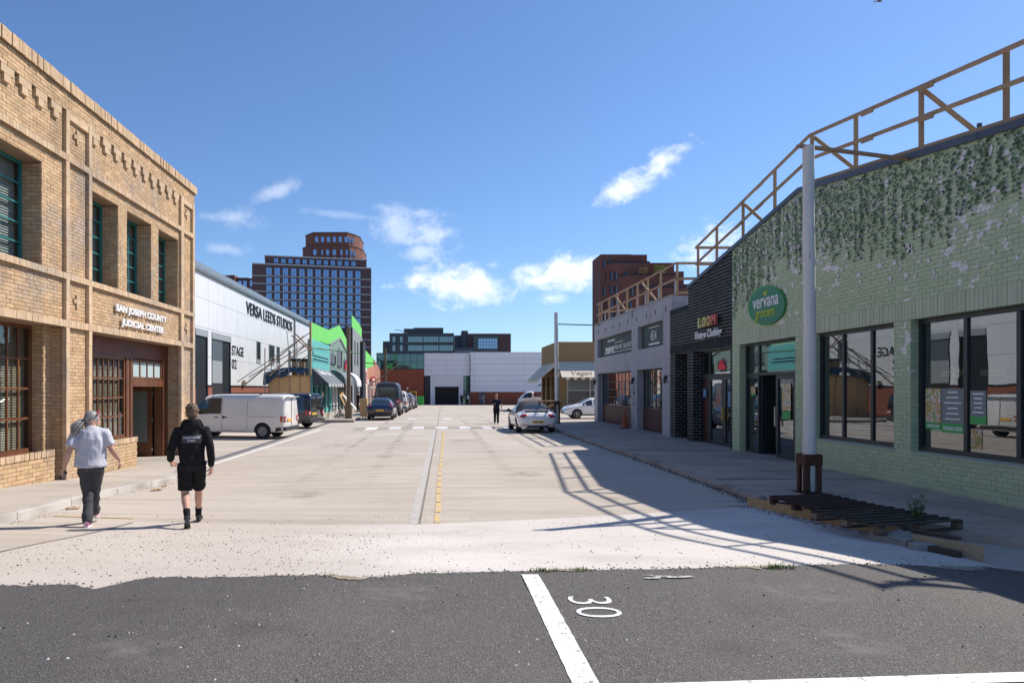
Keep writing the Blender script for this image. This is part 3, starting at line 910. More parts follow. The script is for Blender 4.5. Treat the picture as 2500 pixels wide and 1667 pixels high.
BX = -8.28                       # wall face; strips and courses stand proud of it
WZ0, WZ1 = -.5, 8.62
bb = thing('brick_building', 'tan brick two-storey building with teal upper windows on the left street side', 'building', (-8.6, 14, 0))
upW = [(10.2, 14.3), (16.27, 17.73), (18.24, 19.78), (20.3, 21.83)]
OP = [(a, b, 4.62, 6.80, .46) for a, b in upW] + [(4.4, 8.0, 4.62, 6.80, .46), (9.9, 15.16, -.5, 3.42, .55), (16.3, 22.05, -.5, 3.42, .42), (3.6, 8.1, -.5, 3.42, .55)]
mb = MB()
facade(mb, BX, 1, 3.0, 23.12, WZ0, WZ1, OP, .46)
mb.poly([(BX, 23.12, WZ0), (BX, 23.12, WZ1), (-19, 23.12, WZ1), (-19, 23.12, WZ0)])
mb.poly([(BX, 3, WZ0), (BX, 3, WZ1), (-19, 3, WZ1), (-19, 3, WZ0)])
mb.poly([(-19, 3, WZ0), (-19, 3, WZ1), (-19, 23.12, WZ1), (-19, 23.12, WZ0)])
mb.poly([(BX, 3, WZ1), (BX, 23.12, WZ1), (-19, 23.12, WZ1), (-19, 3, WZ1)])
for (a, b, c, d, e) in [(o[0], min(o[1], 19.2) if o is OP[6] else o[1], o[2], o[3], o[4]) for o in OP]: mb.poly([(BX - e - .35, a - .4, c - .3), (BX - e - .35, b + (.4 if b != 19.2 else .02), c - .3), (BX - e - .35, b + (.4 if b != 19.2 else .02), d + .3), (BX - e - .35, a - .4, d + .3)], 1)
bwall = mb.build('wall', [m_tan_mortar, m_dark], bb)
MS = Masonry()
EY = (0, 1, 0); EX = (1, 0, 0)
MS.lay((BX, 0, 0), EY, EX, 9.0, 23.12, -.45, 8.2, [o[:4] for o in OP], .25, .080, .010, .008, seed=3)
FX = -8.215                      # frieze above the corbels
mb = MB(); mb.box(BX, FX, 3, 23.14, 8.22, 8.63)
mb.build('frieze', m_tan_mortar, bwall)
MS.lay((FX, 0, 0), EY, EX, 9.0, 23.14, 8.225, 8.63, [], .27, .081, .011, .010, seed=4)
for (a, b, c, d, e) in OP[:4] + [OP[5], OP[6]]:        # far jambs, facing the camera
    if c > 0: MS.lay((0, b, 0), (1, 0, 0), (0, -1, 0), BX - e, BX, c, d, [], .25, .086, .011, .007, seed=int(b))
MS.lay((0, 15.16, 0), (1, 0, 0), (0, -1, 0), BX - .30, BX, -.3, 3.42, [], .25, .086, .011, .007, seed=31)
MS.lay((0, 22.05, 0), (1, 0, 0), (0, -1, 0), BX - .42, BX, -.4, 3.42, [], .25, .086, .011, .007, seed=32)
# inner pier of the left shop bay, and the two stall risers
for (x0, x1, y0, y1, z1) in ((-8.85, -8.56, 14.84, 15.155, 3.42), (-8.88, -8.33, 10.0, 14.88, .62), (-8.72, -8.30, 16.31, 18.9, .62)):
    pm = MB(); pm.box(x0, x1, y0, y1, -.45, z1); pm.build('stall_riser' if z1 < 1 else 'pier', m_tan_mortar, bwall)
    MS.lay((x1, 0, 0), EY, EX, max(y0, 9.0), y1, -.45, z1, [], .27, .086, .011, .010, seed=41)
    if z1 > 1:
        MS.lay((0, y0, 0), (1, 0, 0), (0, -1, 0), x0, x1, -.45, z1, [], .25, .086, .011, .007, seed=43)
MS.finish(bwall, m_tan)
SO = Masonry()                   # soldier courses: risers' tops and string courses
SO.lay((-8.325, 0, 0), EY, EX, 9.0, 14.885, .60, .74, [], .085, .15, .008, .02, seed=5, soldier=True)
SO.lay((-8.295, 0, 0), EY, EX, 16.31, 18.905, .60, .74, [], .085, .15, .008, .02, seed=6, soldier=True)
def course(z0, z1, proud, y0=3.0, y1=23.14, name='string_course'):
    mb = MB(); mb.box(BX, BX + proud - .006, y0, y1, z0 + .004, z1 - .004)
    mb.build(name, m_tan_mortar, bwall)
    SO.lay((BX + proud - .006, 0, 0), EY, EX, max(9.0, y0), y1, z0, z1, [], .105, z1 - z0 + .01, .006, .010, seed=int(z0 * 10), soldier=True)
course(7.11, 7.26, .085); course(4.48, 4.62, .085); course(3.42, 3.58, .09)
SO.finish(bwall, m_tan_s, 120, 'soldier_brick')
mb = MB(); mb.box(-8.9, -8.15, 11.4, 14.886, .738, .752); mb.box(-8.75, -8.15, 16.3, 18.906, .738, .752)
def strip_v(y0, y1, z0, z1, proud=.085):
    mb = MB(); z = z0; pieces = int((z1 - z0) / .34)
    for k in range(pieces):
        a = z0 + (z1 - z0) * k / pieces; b = z0 + (z1 - z0) * (k + 1) / pieces
        mb.box(BX - .01, BX + proud + .004 * random.random(), y0, y1, a + .003, b - .003)
    return tag(mb.build('pilaster_strip', m_tan_s, bwall), kind='stuff')
for (a, b) in ((15.11, 15.25), (16.10, 16.24), (21.92, 22.15), (22.96, 23.14), (8.36, 8.5), (9.35, 9.5)):
    for (z0, z1) in ((7.26, 8.24), (4.62, 7.11), (3.58, 4.48), (-.45, 3.42)):
        strip_v(a, b, z0, z1)
# stepped corbels under the frieze
cm = MB().box(-.5, .5, -.5, .5, -.5, .5).mesh('corbel', m_tan_s)
for (a, b, n) in ((9.5, 15.11, 10), (16.24, 21.92, 10)):
    p = (b - a) / n
    for k in range(n):
        y = a + p * k
        if y > 8.0:
            at_world('corbel', cm, bwall, (BX + .035, y + p * .36, 8.145), (.075, p * .72, .155))
            at_world('corbel', cm, bwall, (BX + .033, y + p * .36, 7.99), (.071, p * .36, .155))
for (a, b) in ((15.25, 16.10), (22.15, 22.96)):
    at_world('corbel', cm, bwall, (BX + .036, (a + b) / 2, 8.15), (.078, b - a, .15))
    for z in (7.80, 4.05):
        y = (a + b) / 2
        pm = MB(); pm.box(BX, BX + .05, y - .045, y + .045, z - .15, z + .15); pm.box(BX, BX + .046, y - .15, y - .0455, z - .045, z + .045); pm.box(BX, BX + .046, y + .0455, y + .15, z - .045, z + .045)
        pm.build('brick_cross', m_tan_s, bwall)
# coping: rough bricks on edge
mb = MB(); mb.box(-8.9, -8.16, 2.95, 23.2, 8.632, 8.86); mb.build('coping_core', m_tan_mortar, bwall)
CO = Masonry(); CO.lay((-8.165, 0, 0), EY, EX, 9.0, 23.22, 8.63, 8.88, [], .105, .26, .004, .028, seed=8, soldier=True)
CO.finish(bwall, m_cope, 100, 'coping_brick')
mb = MB(); mb.box(-19, -8.17, 2.95, 23.2, 8.862, 8.88); mb.build('coping_top', m_cope, bwall)
# upper windows
for i, (a, b) in enumerate(upW):
    nx = 6 if i == 0 else 3
    w = x_window(bb, BX - .40, 1, a, b, 4.62, 6.80, nx, 5, m_teal, m_shopglass, .07, .035)
    blind(w, BX - .52, 1, a + .08, b - .08, 4.7, 6.75, .055, m_blindw, -1.0)
    mb = MB(); mb.box(BX - .62, BX - .60, a, b, 4.6, 6.8); mb.build('curtain', mat('grey_curtain', (.35, .36, .35), .9, (.5, .5, .48), 3, sc3=(1, 8, .2)), w)
# ground floor left window, with wooden blinds
w = x_window(bb, -8.79, 1, 10.2, 14.83, .70, 3.42, 12, 4, m_brownw, m_shopglass, .08, .045)
blind(w, -8.93, 1, 10.3, 14.76, .80, 3.35, .052, m_blindt, -.95)
mb = MB(); mb.box(-8.86, -8.70, 10.0, 14.84, .64, .70); mb.build('sill', m_brownw, w)
# courthouse entrance bay
DX = -8.69
w = x_window(bb, DX, 1, 16.32, 19.05, .72, 2.93, 9, 4, m_brownw, m_shopglass, .08, .045)
blind(w, DX - .12, 1, 16.42, 18.98, .8, 2.86, .052, m_blindt, -.95)
mb = MB(); mb.box(DX - .1, DX + .06, 16.31, 19.06, .655, .72); mb.build('sill', m_brownw, w)
mb = MB(); mb.box(DX - .2, DX + .012, 16.305, 22.045, 2.93, 3.42); mb.build('fascia_panel', m_fascia, bb)
mb = MB(); mb.box(DX - .25, DX + .03, 19.06, 19.24, -.4, 2.925); mb.box(DX - .25, DX - .04, 19.24, 19.36, -.4, 2.925); mb.box(DX - .25, DX + .01, 19.36, 19.50, -.4, 2.925)
mb.build('door_post', m_brownw, bb)
mb = MB(); mb.box(DX - .25, DX + .03, 21.62, 21.78, -.4, 2.925); mb.box(DX - .25, DX - .04, 21.78, 21.9, -.4, 2.925); mb.box(DX - .25, DX + .012, 21.9, 22.04, -.4, 2.925)
mb.build('door_post', m_brownw, bb)
m_frost = mat('frosted_glass', (.42, .52, .52), .25, (.5, .6, .6), 2)
tr = x_window(bb, DX - .01, 1, 19.5, 21.62, 2.33, 2.90, 4, 1, m_brownw, m_frost, .07, .06, name='transom_window')
mb = MB(); mb.box(DX - .2, DX + .02, 19.5, 21.62, 2.12, 2.325); mb.build('door_head', m_brownw, bb)
# door leaf swung inwards on its far jamb: timber with one tall light
dl = MB(); y = 21.5
dl.box(DX - 2.0, DX - .28, y, y + .05, -.24, .36); dl.box(DX - 2.0, DX - 1.86, y, y + .05, .36, 2.1); dl.box(DX - .42, DX - .28, y, y + .05, .36, 2.1); dl.box(DX - 1.86, DX - .42, y, y + .05, 1.98, 2.1)
door = dl.build('door', m_brownw, bb)
mb = MB(); mb.box(DX - 1.86, DX - .42, y + .015, y + .03, .36, 1.98); mb.build('pane', mat('door_film_glass', (.16, .185, .17), .3, (.2, .22, .2), 1), door)
mb = MB()
for z in (.1, 1.0, 1.85): mb.box(DX - .29, DX - .25, y - .012, y + .012, z, z + .1)
tag(mb.build('hinge', mat('steel_hinge', (.5, .5, .48), .35, metal=.8), door), kind='stuff')
mb = MB(); mb.box(DX - 3.2, DX - .02, 19.5, 21.62, -.42, -.232); mb.build('threshold', m_pave, bb)
mb = MB(); mb.box(DX - 3.0, DX - 2.96, 18.5, 22.6, -.4, 3.2); mb.box(DX - 3.0, DX - .26, 22.3, 22.34, -.4, 3.2); mb.box(DX - 3.0, DX - .3, 18.9, 22.4, 3.0, 3.05); mb.build('hall_lining', mat('hall_paint', (.16, .15, .14), .9), bb)
# raised lettering
for s_, y0, y1, z in (('SAN JOSEPH COUNTY', 17.48, 20.74, 4.06), ('JUDICIAL CENTER', 17.78, 20.52, 3.72)):
    mb = text_mb(s_, .36, (BX + .05, y0, z), (0, 1, 0), (0, 0, 1), .035, bold=.012, width=y1 - y0, height=.235)
    mb.build('lettering', m_whitew, bb)
# ------------------------------------------------------------------ green grocer's shop (right)
GX = 9.40
GTOP = [(6.0, 5.68), (17.7, 7.20), (25.5, 5.84)]
gtop = lambda y: lerp(GTOP, y)
m_sage = brick_mat('sage_painted_brick', (.52, .60, .39), (.475, .555, .36), (.54, .585, .405), .05, bump=.002, bsc=60, dscale=.5, dlo=.56, dhi=.72)
# flaking paint: pale chips where the paint has come off
def flaking():
    m = MATS['sage_painted_brick']; t = NT(m.node_tree); b = m.node_tree.nodes['Principled BSDF']
    src = b.inputs['Base Color'].links[0].from_socket
    P = t.n('ShaderNodeNewGeometry').outputs['Position']
    sp = t.n('ShaderNodeSeparateXYZ'); t.put(sp.inputs[0], P)
    up = t.smooth(sp.outputs[2], 3.2, 5.6)
    f = t.noise(P, 3.4, 4, .6, (1, 1, 1.4))
    f2 = t.noise(P, .9, 3, .5)
    k = t.m('ADD', t.m('ADD', f, t.m('MULTIPLY', t.m('SUBTRACT', f2, .5), .35)), t.m('MULTIPLY', up, .055))
    chip = t.m('MULTIPLY', t.smooth(k, .640, .650), t.smooth(sp.outputs[2], .5, 3.0))
    t.put(b.inputs['Base Color'], t.mix(chip, src, (.86, .81, .79, 1)))
flaking()
m_sage_mortar = mat('sage_mortar', (.36, .43, .30), .9, (.30, .36, .25), 4)
m_sage_sold = brick_mat('sage_soldier_brick', (.55, .585, .42), (.51, .54, .385), (.57, .575, .425), .05, bump=.002, bsc=60)
m_frame = mat('dark_grey_aluminium', (.022, .026, .034), .4, (.03, .034, .042), 5)
m_flash = mat('slate_flashing', (.055, .065, .085), .45, (.075, .085, .105), 4)
m_shop = glass('shop_glass', (.78, .82, .82), 2.1, wob=.0009)
m_room = mat('shop_interior_grey', (.14, .15, .15), .9, (.18, .19, .19), 1)
m_roomf = mat('shop_floor', (.10, .10, .095), .7)
gg = thing('grocers_shop', 'sage green painted brick shop with gabled parapet on the near right', 'building', (9.6, 14, 0))
GO = [(17.9, 21.2, -.1, 3.42, .22), (14.04, 17.04, .80, 3.42, .22), (10.05, 13.55, .80, 3.42, .22)]
mb = MB()
facade(mb, GX + .008, -1, 6.0, 21.7, -.2, 5.5, [o[:4] for o in GO], .22)
for a, b in ((6.0, 17.7), (17.7, 21.7)):
    mb.poly([(GX + .008, a, 5.5), (GX + .008, b, 5.5), (GX + .008, b, gtop(b)), (GX + .008, a, gtop(a))])
mb.poly([(GX + .008, 6, -.2), (GX + .008, 6, gtop(6)), (22, 6, gtop(6)), (22, 6, -.2)])
for a, b in ((6.0, 17.7), (17.7, 21.7)):
    mb.poly([(GX + .008, a, gtop(a)), (GX + .008, b, gtop(b)), (22, b, gtop(b)), (22, a, gtop(a))])
gwall = mb.build('wall', m_sage_mortar, gg)
GM = Masonry()
EYm = (0, 1, 0); NX = (-1, 0, 0)
GM.lay((GX + .008, 0, 0), EYm, NX, 8.6, 21.7, -.02, 3.41, [o[:4] for o in GO], .22, .086, .009, .008, seed=11)
GM.lay((GX + .008, 0, 0), EYm, NX, 8.6, 21.7, 3.80, 7.3, [], .22, .086, .009, .008, top=gtop, seed=12)
for (a, b, c, d, e) in GO:
    GM.lay((0, b, 0), (1, 0, 0), (0, -1, 0), GX, GX + e, c, d, [], .25, .098, .010, .006, seed=int(b * 3))
GM.finish(gwall, m_sage)
GS = Masonry()
GS.lay((GX + .008, 0, 0), EYm, NX, 8.6, 21.7, 3.42, 3.80, [], .098, .40, .010, .010, seed=13, soldier=True)
GS.finish(gwall, m_sage_sold, 150, 'soldier_brick')
# sloping sills of painted brick
for (a, b) in ((14.04, 17.04), (10.05, 13.55)):
    mb = MB(); mb.prism([(GX - .012, a, .775), (GX + .2, a, .775), (GX + .2, a, .835), (GX - .012, a, .80)], (0, b - a, 0)); mb.build('sill', m_sage_sold, gwall)
# parapet flashing
for a, b in ((5.9, 11.8), (11.81, 17.7), (17.7, 21.6), (21.61, 25.55)):
    mb = MB(); za, zb = gtop(a), gtop(b)
    mb.add([(GX - .05, a, za - .07), (GX - .05, b, zb - .07), (GX - .05, b, zb + .06), (GX - .05, a, za + .06), (GX + .25, a, za - .07), (GX + .25, b, zb - .07), (GX + .25, b, zb + .06), (GX + .25, a, za + .06)],
           [(0, 3, 2, 1), (4, 5, 6, 7), (0, 1, 5, 4), (1, 2, 6, 5), (2, 3, 7, 6), (3, 0, 4, 7)])
    mb.build('flashing', m_flash, gg)
# shop rooms behind the glass
def room(parent, x0, x1, y0, y1, z0, z1, m=m_room, mf=m_roomf):
    mb = MB()
    mb.poly([(x1, y0, z0), (x1, y1, z0), (x1, y1, z1), (x1, y0, z1)]); mb.poly([(x0, y0, z1), (x1, y0, z1), (x1, y1, z1), (x0, y1, z1)])
    mb.poly([(x0, y0, z0), (x1, y0, z0), (x1, y0, z1), (x0, y0, z1)]); mb.poly([(x0, y1, z0), (x1, y1, z0), (x1, y1, z1), (x0, y1, z1)])
    mb.poly([(x0, y0, z0), (x1, y0, z0), (x1, y1, z0), (x0, y1, z0)], 1)
    return mb.build('room', [m, mf], parent)
room(gg, GX + .26, 12.2, 9.6, 21.6, .1, 3.6)
mb = MB(); mb.box(GX + .3, 12.0, 17.35, 17.45, .1, 3.5); mb.build('partition', mat('partition_paint', (.30, .31, .31), .9), gg)
WXP = GX + .16
for (a, b, ms) in ((14.04, 17.04, (15.02, 16.08)), (10.05, 13.55, (11.23, 12.36))):
    w = x_window(gg, WXP, -1, a, b, .835, 3.42, 3, 1, m_frame, m_shop, .085, .085, .08, ys_=ms, name='shop_window')
# entrance: sidelight, transom, two leaves (one ajar), narrow light
w = x_window(gg, WXP + .03, -1, 17.92, 21.2, 2.45, 3.42, 3, 1, m_frame, m_shop, .08, .08, .08, ys_=(18.25, 20.35), name='transom_window')
w = x_window(gg, WXP + .03, -1, 20.32, 21.2, .115, 2.45, 1, 1, m_frame, m_shop, .08, .08, .08, name='sidelight')
w = x_window(gg, WXP + .03, -1, 17.92, 18.22, .115, 2.45, 1, 1, m_frame, m_shop, .07, .07, .08, name='sidelight')
d1 = x_window(gg, WXP + .03, -1, 18.24, 19.3, .115, 2.44, 1, 1, m_frame, m_shop, .12, .08, .06, name='door', zs_=None)
mb = MB(); mb.box(WXP - .06, WXP - .02, 19.18, 19.22, 1.0, 1.55); mb.build('handle', mat('brushed_steel', (.6, .58, .54), .3, metal=.9), d1)
# the second leaf stands open inwards
mb = MB(); y = 20.28
mb.box(WXP + .08, WXP + 1.1, y - .05, y, .13, .36); mb.box(WXP + .08, WXP + 1.1, y - .05, y, 2.3, 2.44); mb.box(WXP + .08, WXP + .2, y - .05, y, .36, 2.3); mb.box(WXP + .98, WXP + 1.1, y - .05, y, .36, 2.3)
d2 = mb.build('door', m_frame, gg)
mb = MB(); mb.box(WXP + .2, WXP + .98, y - .03, y - .022, .36, 2.3); mb.build('pane', m_shop, d2)
# posters in door and windows
def picture_mat(name, cols, sc=9):
    if name in MATS: return MATS[name]
    m = bpy.data.materials.new(name); m.use_nodes = True
    t = NT(m.node_tree); b = m.node_tree.nodes['Principled BSDF']
    P = t.n('ShaderNodeNewGeometry').outputs['Position']
    rp = t.n('ShaderNodeValToRGB'); rp.color_ramp.interpolation = 'CONSTANT'
    n = len(cols)
    while len(rp.color_ramp.elements) < n: rp.color_ramp.elements.new(.5)
    for i, c in enumerate(cols):
        rp.color_ramp.elements[i].position = .28 + .44 * i / n if i else 0.0
        rp.color_ramp.elements[i].color = c4(c)
    t.put(rp.inputs[0], t.noise(P, sc, 4, .6)); t.put(b.inputs['Base Color'], rp.outputs[0])
    b.inputs['Roughness'].default_value = .5
    MATS[name] = m
    return m
m_food = picture_mat('food_print', [(.14, .28, .07), (.55, .50, .12), (.62, .30, .18), (.80, .70, .62), (.22, .38, .12), (.7, .62, .2)])
m_food2 = picture_mat('fruit_print', [(.55, .45, .1), (.2, .3, .08), (.6, .3, .1), (.65, .6, .5), (.3, .1, .06)], 14)
m_pgreen = mat('poster_green', (.06, .42, .10), .5)
m_pgrey = mat('poster_grey', (.20, .23, .23), .5)
m_pwhite = mat('poster_white', (.8, .8, .78), .5)
def poster(y0, y1, z0, z1, m, x=WXP + .036, foot=None, lines=None, words=None):
    t = thing('poster', '', 'poster', (x, (y0 + y1) / 2, z0))
    mb = MB(); mb.box(x, x + .003, y0, y1, z0, z1); mb.build('sheet', m, t)
    if foot:
        mb = MB(); mb.box(x - .002, x, y0, y1, z0, z0 + foot); mb.build('footer', m_pgreen, t)
        if words:
            text_mb(words, .1, (x - .003, y1 - .04, z0 + foot * .3), (0, -1, 0), (0, 0, 1), .0015, bold=.004, width=(y1 - y0) * .85, height=foot * .42).build('print', m_pwhite, t)
    if lines:
        mb = MB(); r = random.Random(int(y0 * 100))
        for k in range(lines):
            z = z1 - (z1 - z0 - (foot or 0)) * (k + .7) / (lines + .6); w = (y1 - y0) * (.2 + .2 * r.random()); c = (y0 + y1) / 2
            mb.box(x - .002, x, c - w, c + w, z - .014, z + .014)
        tag(mb.build('print', m_pwhite, t), kind='stuff')
    return t
def plabel(o, s_): o['label'] = s_
plabel(poster(13.0, 13.40, 1.27, 2.06, m_food, foot=.14, words='ORGANIC FOOD'), 'food photo poster with green footer in the big shop window')
plabel(poster(12.42, 12.98, 1.23, 2.06, m_pgrey, foot=.17, lines=6, words='ORGANIC FOOD'), 'grey menu poster with white lines of text and green footer')
plabel(poster(11.92, 12.28, 1.42, 2.02, m_pgrey, foot=.14, lines=5), 'narrow grey list poster with green footer beside the mullion')
plabel(poster(12.02, 12.26, .98, 1.34, m_food2), 'small fruit photo poster below the narrow grey list')
plabel(poster(18.5, 18.98, 1.45, 2.2, m_food), 'food photo poster inside the glass of the grocery door')
plabel(poster(18.52, 18.94, 1.22, 1.43, m_pgreen), 'green strip poster below the food photo in the door')
plabel(poster(20.55, 20.85, 1.85, 2.12, m_food2, foot=.05), 'little poster in the sidelight left of the grocery door')
def script_word(parent, s_, y, z, w, h, m, x=WXP + .07, X=(0, -1, 0)):
    text_mb(s_, .3, (x, y, z), X, (0, 0, 1), .002, shear=.35, width=w, height=h).build('lettering', m, parent)
m_cream = mat('cream_lettering', (.62, .53, .30), .5)
for s_, y in (('organic', 14.80), ('ethical', 13.02), ('seasonal', 12.1)): script_word(gg, s_, y, 2.28, .55, .17, m_cream)
# oval sign
sg = thing('oval_sign', 'green oval grocery sign with white and yellow name on the sage wall', 'sign', (GX - .06, 19.4, 3.85))
def oval(x0, x1, yc, zc, ry, rz, m, name, tilt=0.10):
    mb = MB(); n = 48; P = []
    for k in range(n):
        a = 2 * math.pi * k / n; p, q = ry * math.cos(a), rz * math.sin(a)
        P.append((x0, yc + p * math.cos(tilt) - q * math.sin(tilt), zc + p * math.sin(tilt) + q * math.cos(tilt)))
    mb.prism(P, (x1 - x0, 0, 0)); return mb.build(name, m, sg, fix=True)
oval(GX - .06, GX - .005, 19.40, 4.42, 1.10, .56, mat('sign_light_green', (.07, .30, .06), .4), 'rim')
oval(GX - .075, GX - .0605, 19.34, 4.40, 1.05, .52, mat('sign_green', (.012, .165, .065), .35, (.016, .19, .08), 2), 'panel')
text_mb('vervana', .4, (GX - .076, 20.12, 4.38), (0, -1, 0), (0, 0, 1), .012, bold=.004, width=1.52, height=.27).build('lettering', m_whitew, sg)
text_mb('grocers', .4, (GX - .076, 19.95, 4.10), (0, -1, 0), (0, 0, 1), .012, bold=.002, width=1.12, height=.28).build('lettering', mat('sign_lime', (.52, .58, .03), .5), sg)
for sgn in (-1, 1):
    mb = MB(); P = [(GX - .077, 19.36 + sgn * .1 * t * (1 - t) * 2.2 + sgn * .06 * t, 4.70 + .2 * t) for t in (0, .25, .5, .75, 1)] + [(GX - .077, 19.36 + sgn * .11 * t, 4.70 + .2 * t) for t in (.75, .5, .25)]
    P = [(GX - .077, 19.36, 4.68), (GX - .077, 19.36 + sgn * .02, 4.78), (GX - .077, 19.36 + sgn * .1, 4.88 - .02 * sgn), (GX - .077, 19.36 + sgn * .11, 4.78), (GX - .077, 19.36 + sgn * .07, 4.71)]
    mb.prism(P, (-.006, 0, 0)); mb.build('leaf_emblem', MATS['sign_lime'], sg, fix=True)
# printed ivy trails hanging from the parapet
def ivy():
    r = random.Random(21); mb = MB()
    leaf = [(0, -.5), (.16, -.28), (.5, -.25), (.30, 0), (.42, .28), (.14, .22), (0, .55), (-.14, .22), (-.42, .28), (-.30, 0), (-.5, -.25), (-.16, -.28)]
    y = 8.8
    while y < 21.62:
        L = (.75 + 1.15 * max(0, .5 + noise.noise(Vector((y * .55, 3, 0)))) + .7 * r.random()) * (1.0 if y > 12 else .75) * (1.25 if y > 18.5 else 1)
        z = gtop(y) - .08 - .1 * r.random(); yy = y
        while z > gtop(y) - L:
            s_ = .050 + .055 * r.random() ** 1.2; a = r.gauss(0, .6)
            cy, cz = yy + r.gauss(0, .034), z
            ca, sa = math.cos(a) * s_, math.sin(a) * s_
            x = GX - .017 - .02 * r.random(); tl_ = r.gauss(0, .35); tz_ = r.gauss(0, .3)
            mb.poly([(x - abs(p * tl_ + q * tz_) * s_, cy + p * ca - q * sa, cz - (p * sa + q * ca)) for p, q in leaf])
            yy += r.gauss(0, .012); z -= .050 + .04 * r.random()
        y += .085 + .10 * r.random()
    return mb
o = ivy().build('ivy_trails', mat('ivy_green', (.045, .095, .038), .6, (.07, .13, .055), 5, vary=.45), gg)
tag(o, kind='stuff')
def flecks():
    r = random.Random(33); mb = MB()
    for _ in range(480):
        y = 9.2 + 12.4 * r.random(); z = gtop(y) - .15 - 2.3 * r.random() ** 1.2; s_ = .018 + .05 * r.random() ** 2.2; n = 5 + int(3 * r.random()); a0 = r.random() * 6
        mb.poly([(GX - .0155, y + s_ * (.6 + .7 * r.random()) * math.cos(a0 + 6.283 * k / n) * 1.3, z + s_ * (.6 + .7 * r.random()) * math.sin(a0 + 6.283 * k / n)) for k in range(n)])
    return mb
tag(flecks().build('flaked_paint', mat('bare_plaster', (.82, .78, .76), .8, (.66, .62, .60), 20), gg), kind='stuff')

# ------------------------------------------------------------------ black brick clothing shop
bk = thing('clothing_shop', 'black brick shop with pale mortar joints between grey and green buildings', 'building', (9.6, 24, 0))
m_blk = mat('black_glazed_brick', (.010, .0105, .012), .6, (.016, .0165, .019), 5, spec=.2, vary=.35, bump=.002, bscale=40)
m_blkm = mat('pale_mortar', (.50, .50, .50), .9, (.24, .24, .25), 2.0)
BO = [(25.62, 26.95, -.1, 3.42, .7), (21.85, 25.05, -.1, 3.42, .35)]
mb = MB()
facade(mb, GX + .006, -1, 21.7, 27.5, -.2, 5.0, [o for o in BO], .35)
mb.poly([(GX + .006, 21.7, 5.0), (GX + .006, 25.5, 5.0), (GX + .006, 25.5, gtop(25.5)), (GX + .006, 21.7, gtop(21.7))])
mb.poly([(GX + .006, 25.5, 5.0), (GX + .006, 27.5, 5.0), (GX + .006, 27.5, 5.2), (GX + .006, 25.5, 5.2)])
mb.poly([(GX + .006, 25.5, 5.0), (GX + .006, 25.5, 5.84), (20, 25.5, 5.84), (20, 25.5, 5.0)])
mb.poly([(GX + .006, 25.5, 5.2), (GX + .006, 27.5, 5.2), (20, 27.5, 5.2), (20, 25.5, 5.2)])
mb.poly([(GX + .006, 21.7, gtop(21.7)), (GX + .006, 25.5, gtop(25.5)), (20, 25.5, gtop(25.5)), (20, 21.7, gtop(21.7))])
mb.poly([(GX + .7, 25.6, -.2), (GX + .7, 27, -.2), (GX + .7, 27, 3.5), (GX + .7, 25.6, 3.5)])
kwall = mb.build('wall', m_blkm, bk)
KM = Masonry()
KM.lay((GX + .006, 0, 0), EYm, NX, 21.71, 27.49, -.05, 3.42, [o[:4] for o in BO], .25, .112, .017, .010, seed=15)
KM.lay((GX + .006, 0, 0), EYm, NX, 21.71, 25.5, 3.78, 6.6, [], .25, .112, .017, .010, top=gtop, seed=16)
KM.lay((GX + .006, 0, 0), EYm, NX, 25.5, 27.49, 3.78, 4.98, [], .25, .112, .017, .010, seed=17)
KM.lay((0, 26.95, 0), (1, 0, 0), (0, -1, 0), GX, GX + .7, -.05, 3.42, [], .25, .112, .017, .008, seed=18)
KM.lay((0, 25.05, 0), (1, 0, 0), (0, -1, 0), GX, GX + .35, -.05, 3.42, [], .25, .112, .017, .008, seed=19)
KM.lay((GX + .69, 0, 0), EYm, NX, 25.62, 26.95, -.05, 3.42, [], .25, .112, .017, .008, seed=20)
KM.finish(kwall, m_blk, 200)
KS = Masonry()
KS.lay((GX + .006, 0, 0), EYm, NX, 21.71, 27.49, 3.42, 3.78, [], .088, .37, .008, .010, seed=22, soldier=True)
KS.lay((GX + .006, 0, 0), EYm, NX, 25.5, 27.49, 4.98, 5.2, [], .088, .23, .008, .010, seed=23, soldier=True)
KS.finish(kwall, m_blk, 60, 'soldier_brick')
m_loomr = picture_mat('clothes_window', [(.10, .07, .06), (.32, .10, .07), (.25, .22, .2), (.08, .14, .2), (.4, .36, .33)], 3.5)
room(bk, GX + .4, 12, 21.8, 25.1, .1, 3.5, mat('maroon_interior', (.12, .05, .045), .9, (.2, .15, .13), 2))
KX = GX + .30
x_window(bk, KX, -1, 21.86, 25.05, 2.50, 3.42, 2, 1, m_frame, m_shop, .08, .08, .08, ys_=(24.3,), name='transom_window')
x_window(bk, KX, -1, 24.32, 25.05, .115, 2.50, 1, 1, m_frame, mat('maroon_panel', (.06, .012, .012), .5), .08, .08, .08, name='side_panel')
for (a, b) in ((21.88, 23.06), (23.08, 24.30)):
    d = x_window(bk, KX, -1, a, b, .115, 2.49, 1, 1, m_frame, m_shop, .13, .08, .06, name='door')
    yb = 23.0 if a < 22 else 23.14
    mb = MB(); mb.box(KX - .05, KX - .005, yb - .03, yb + .03, .95, 1.45); mb.build('push_plate', mat('brass', (.45, .33, .13), .3, metal=.9), d)
m_blue = mat('poster_blue', (.10, .22, .42), .5)
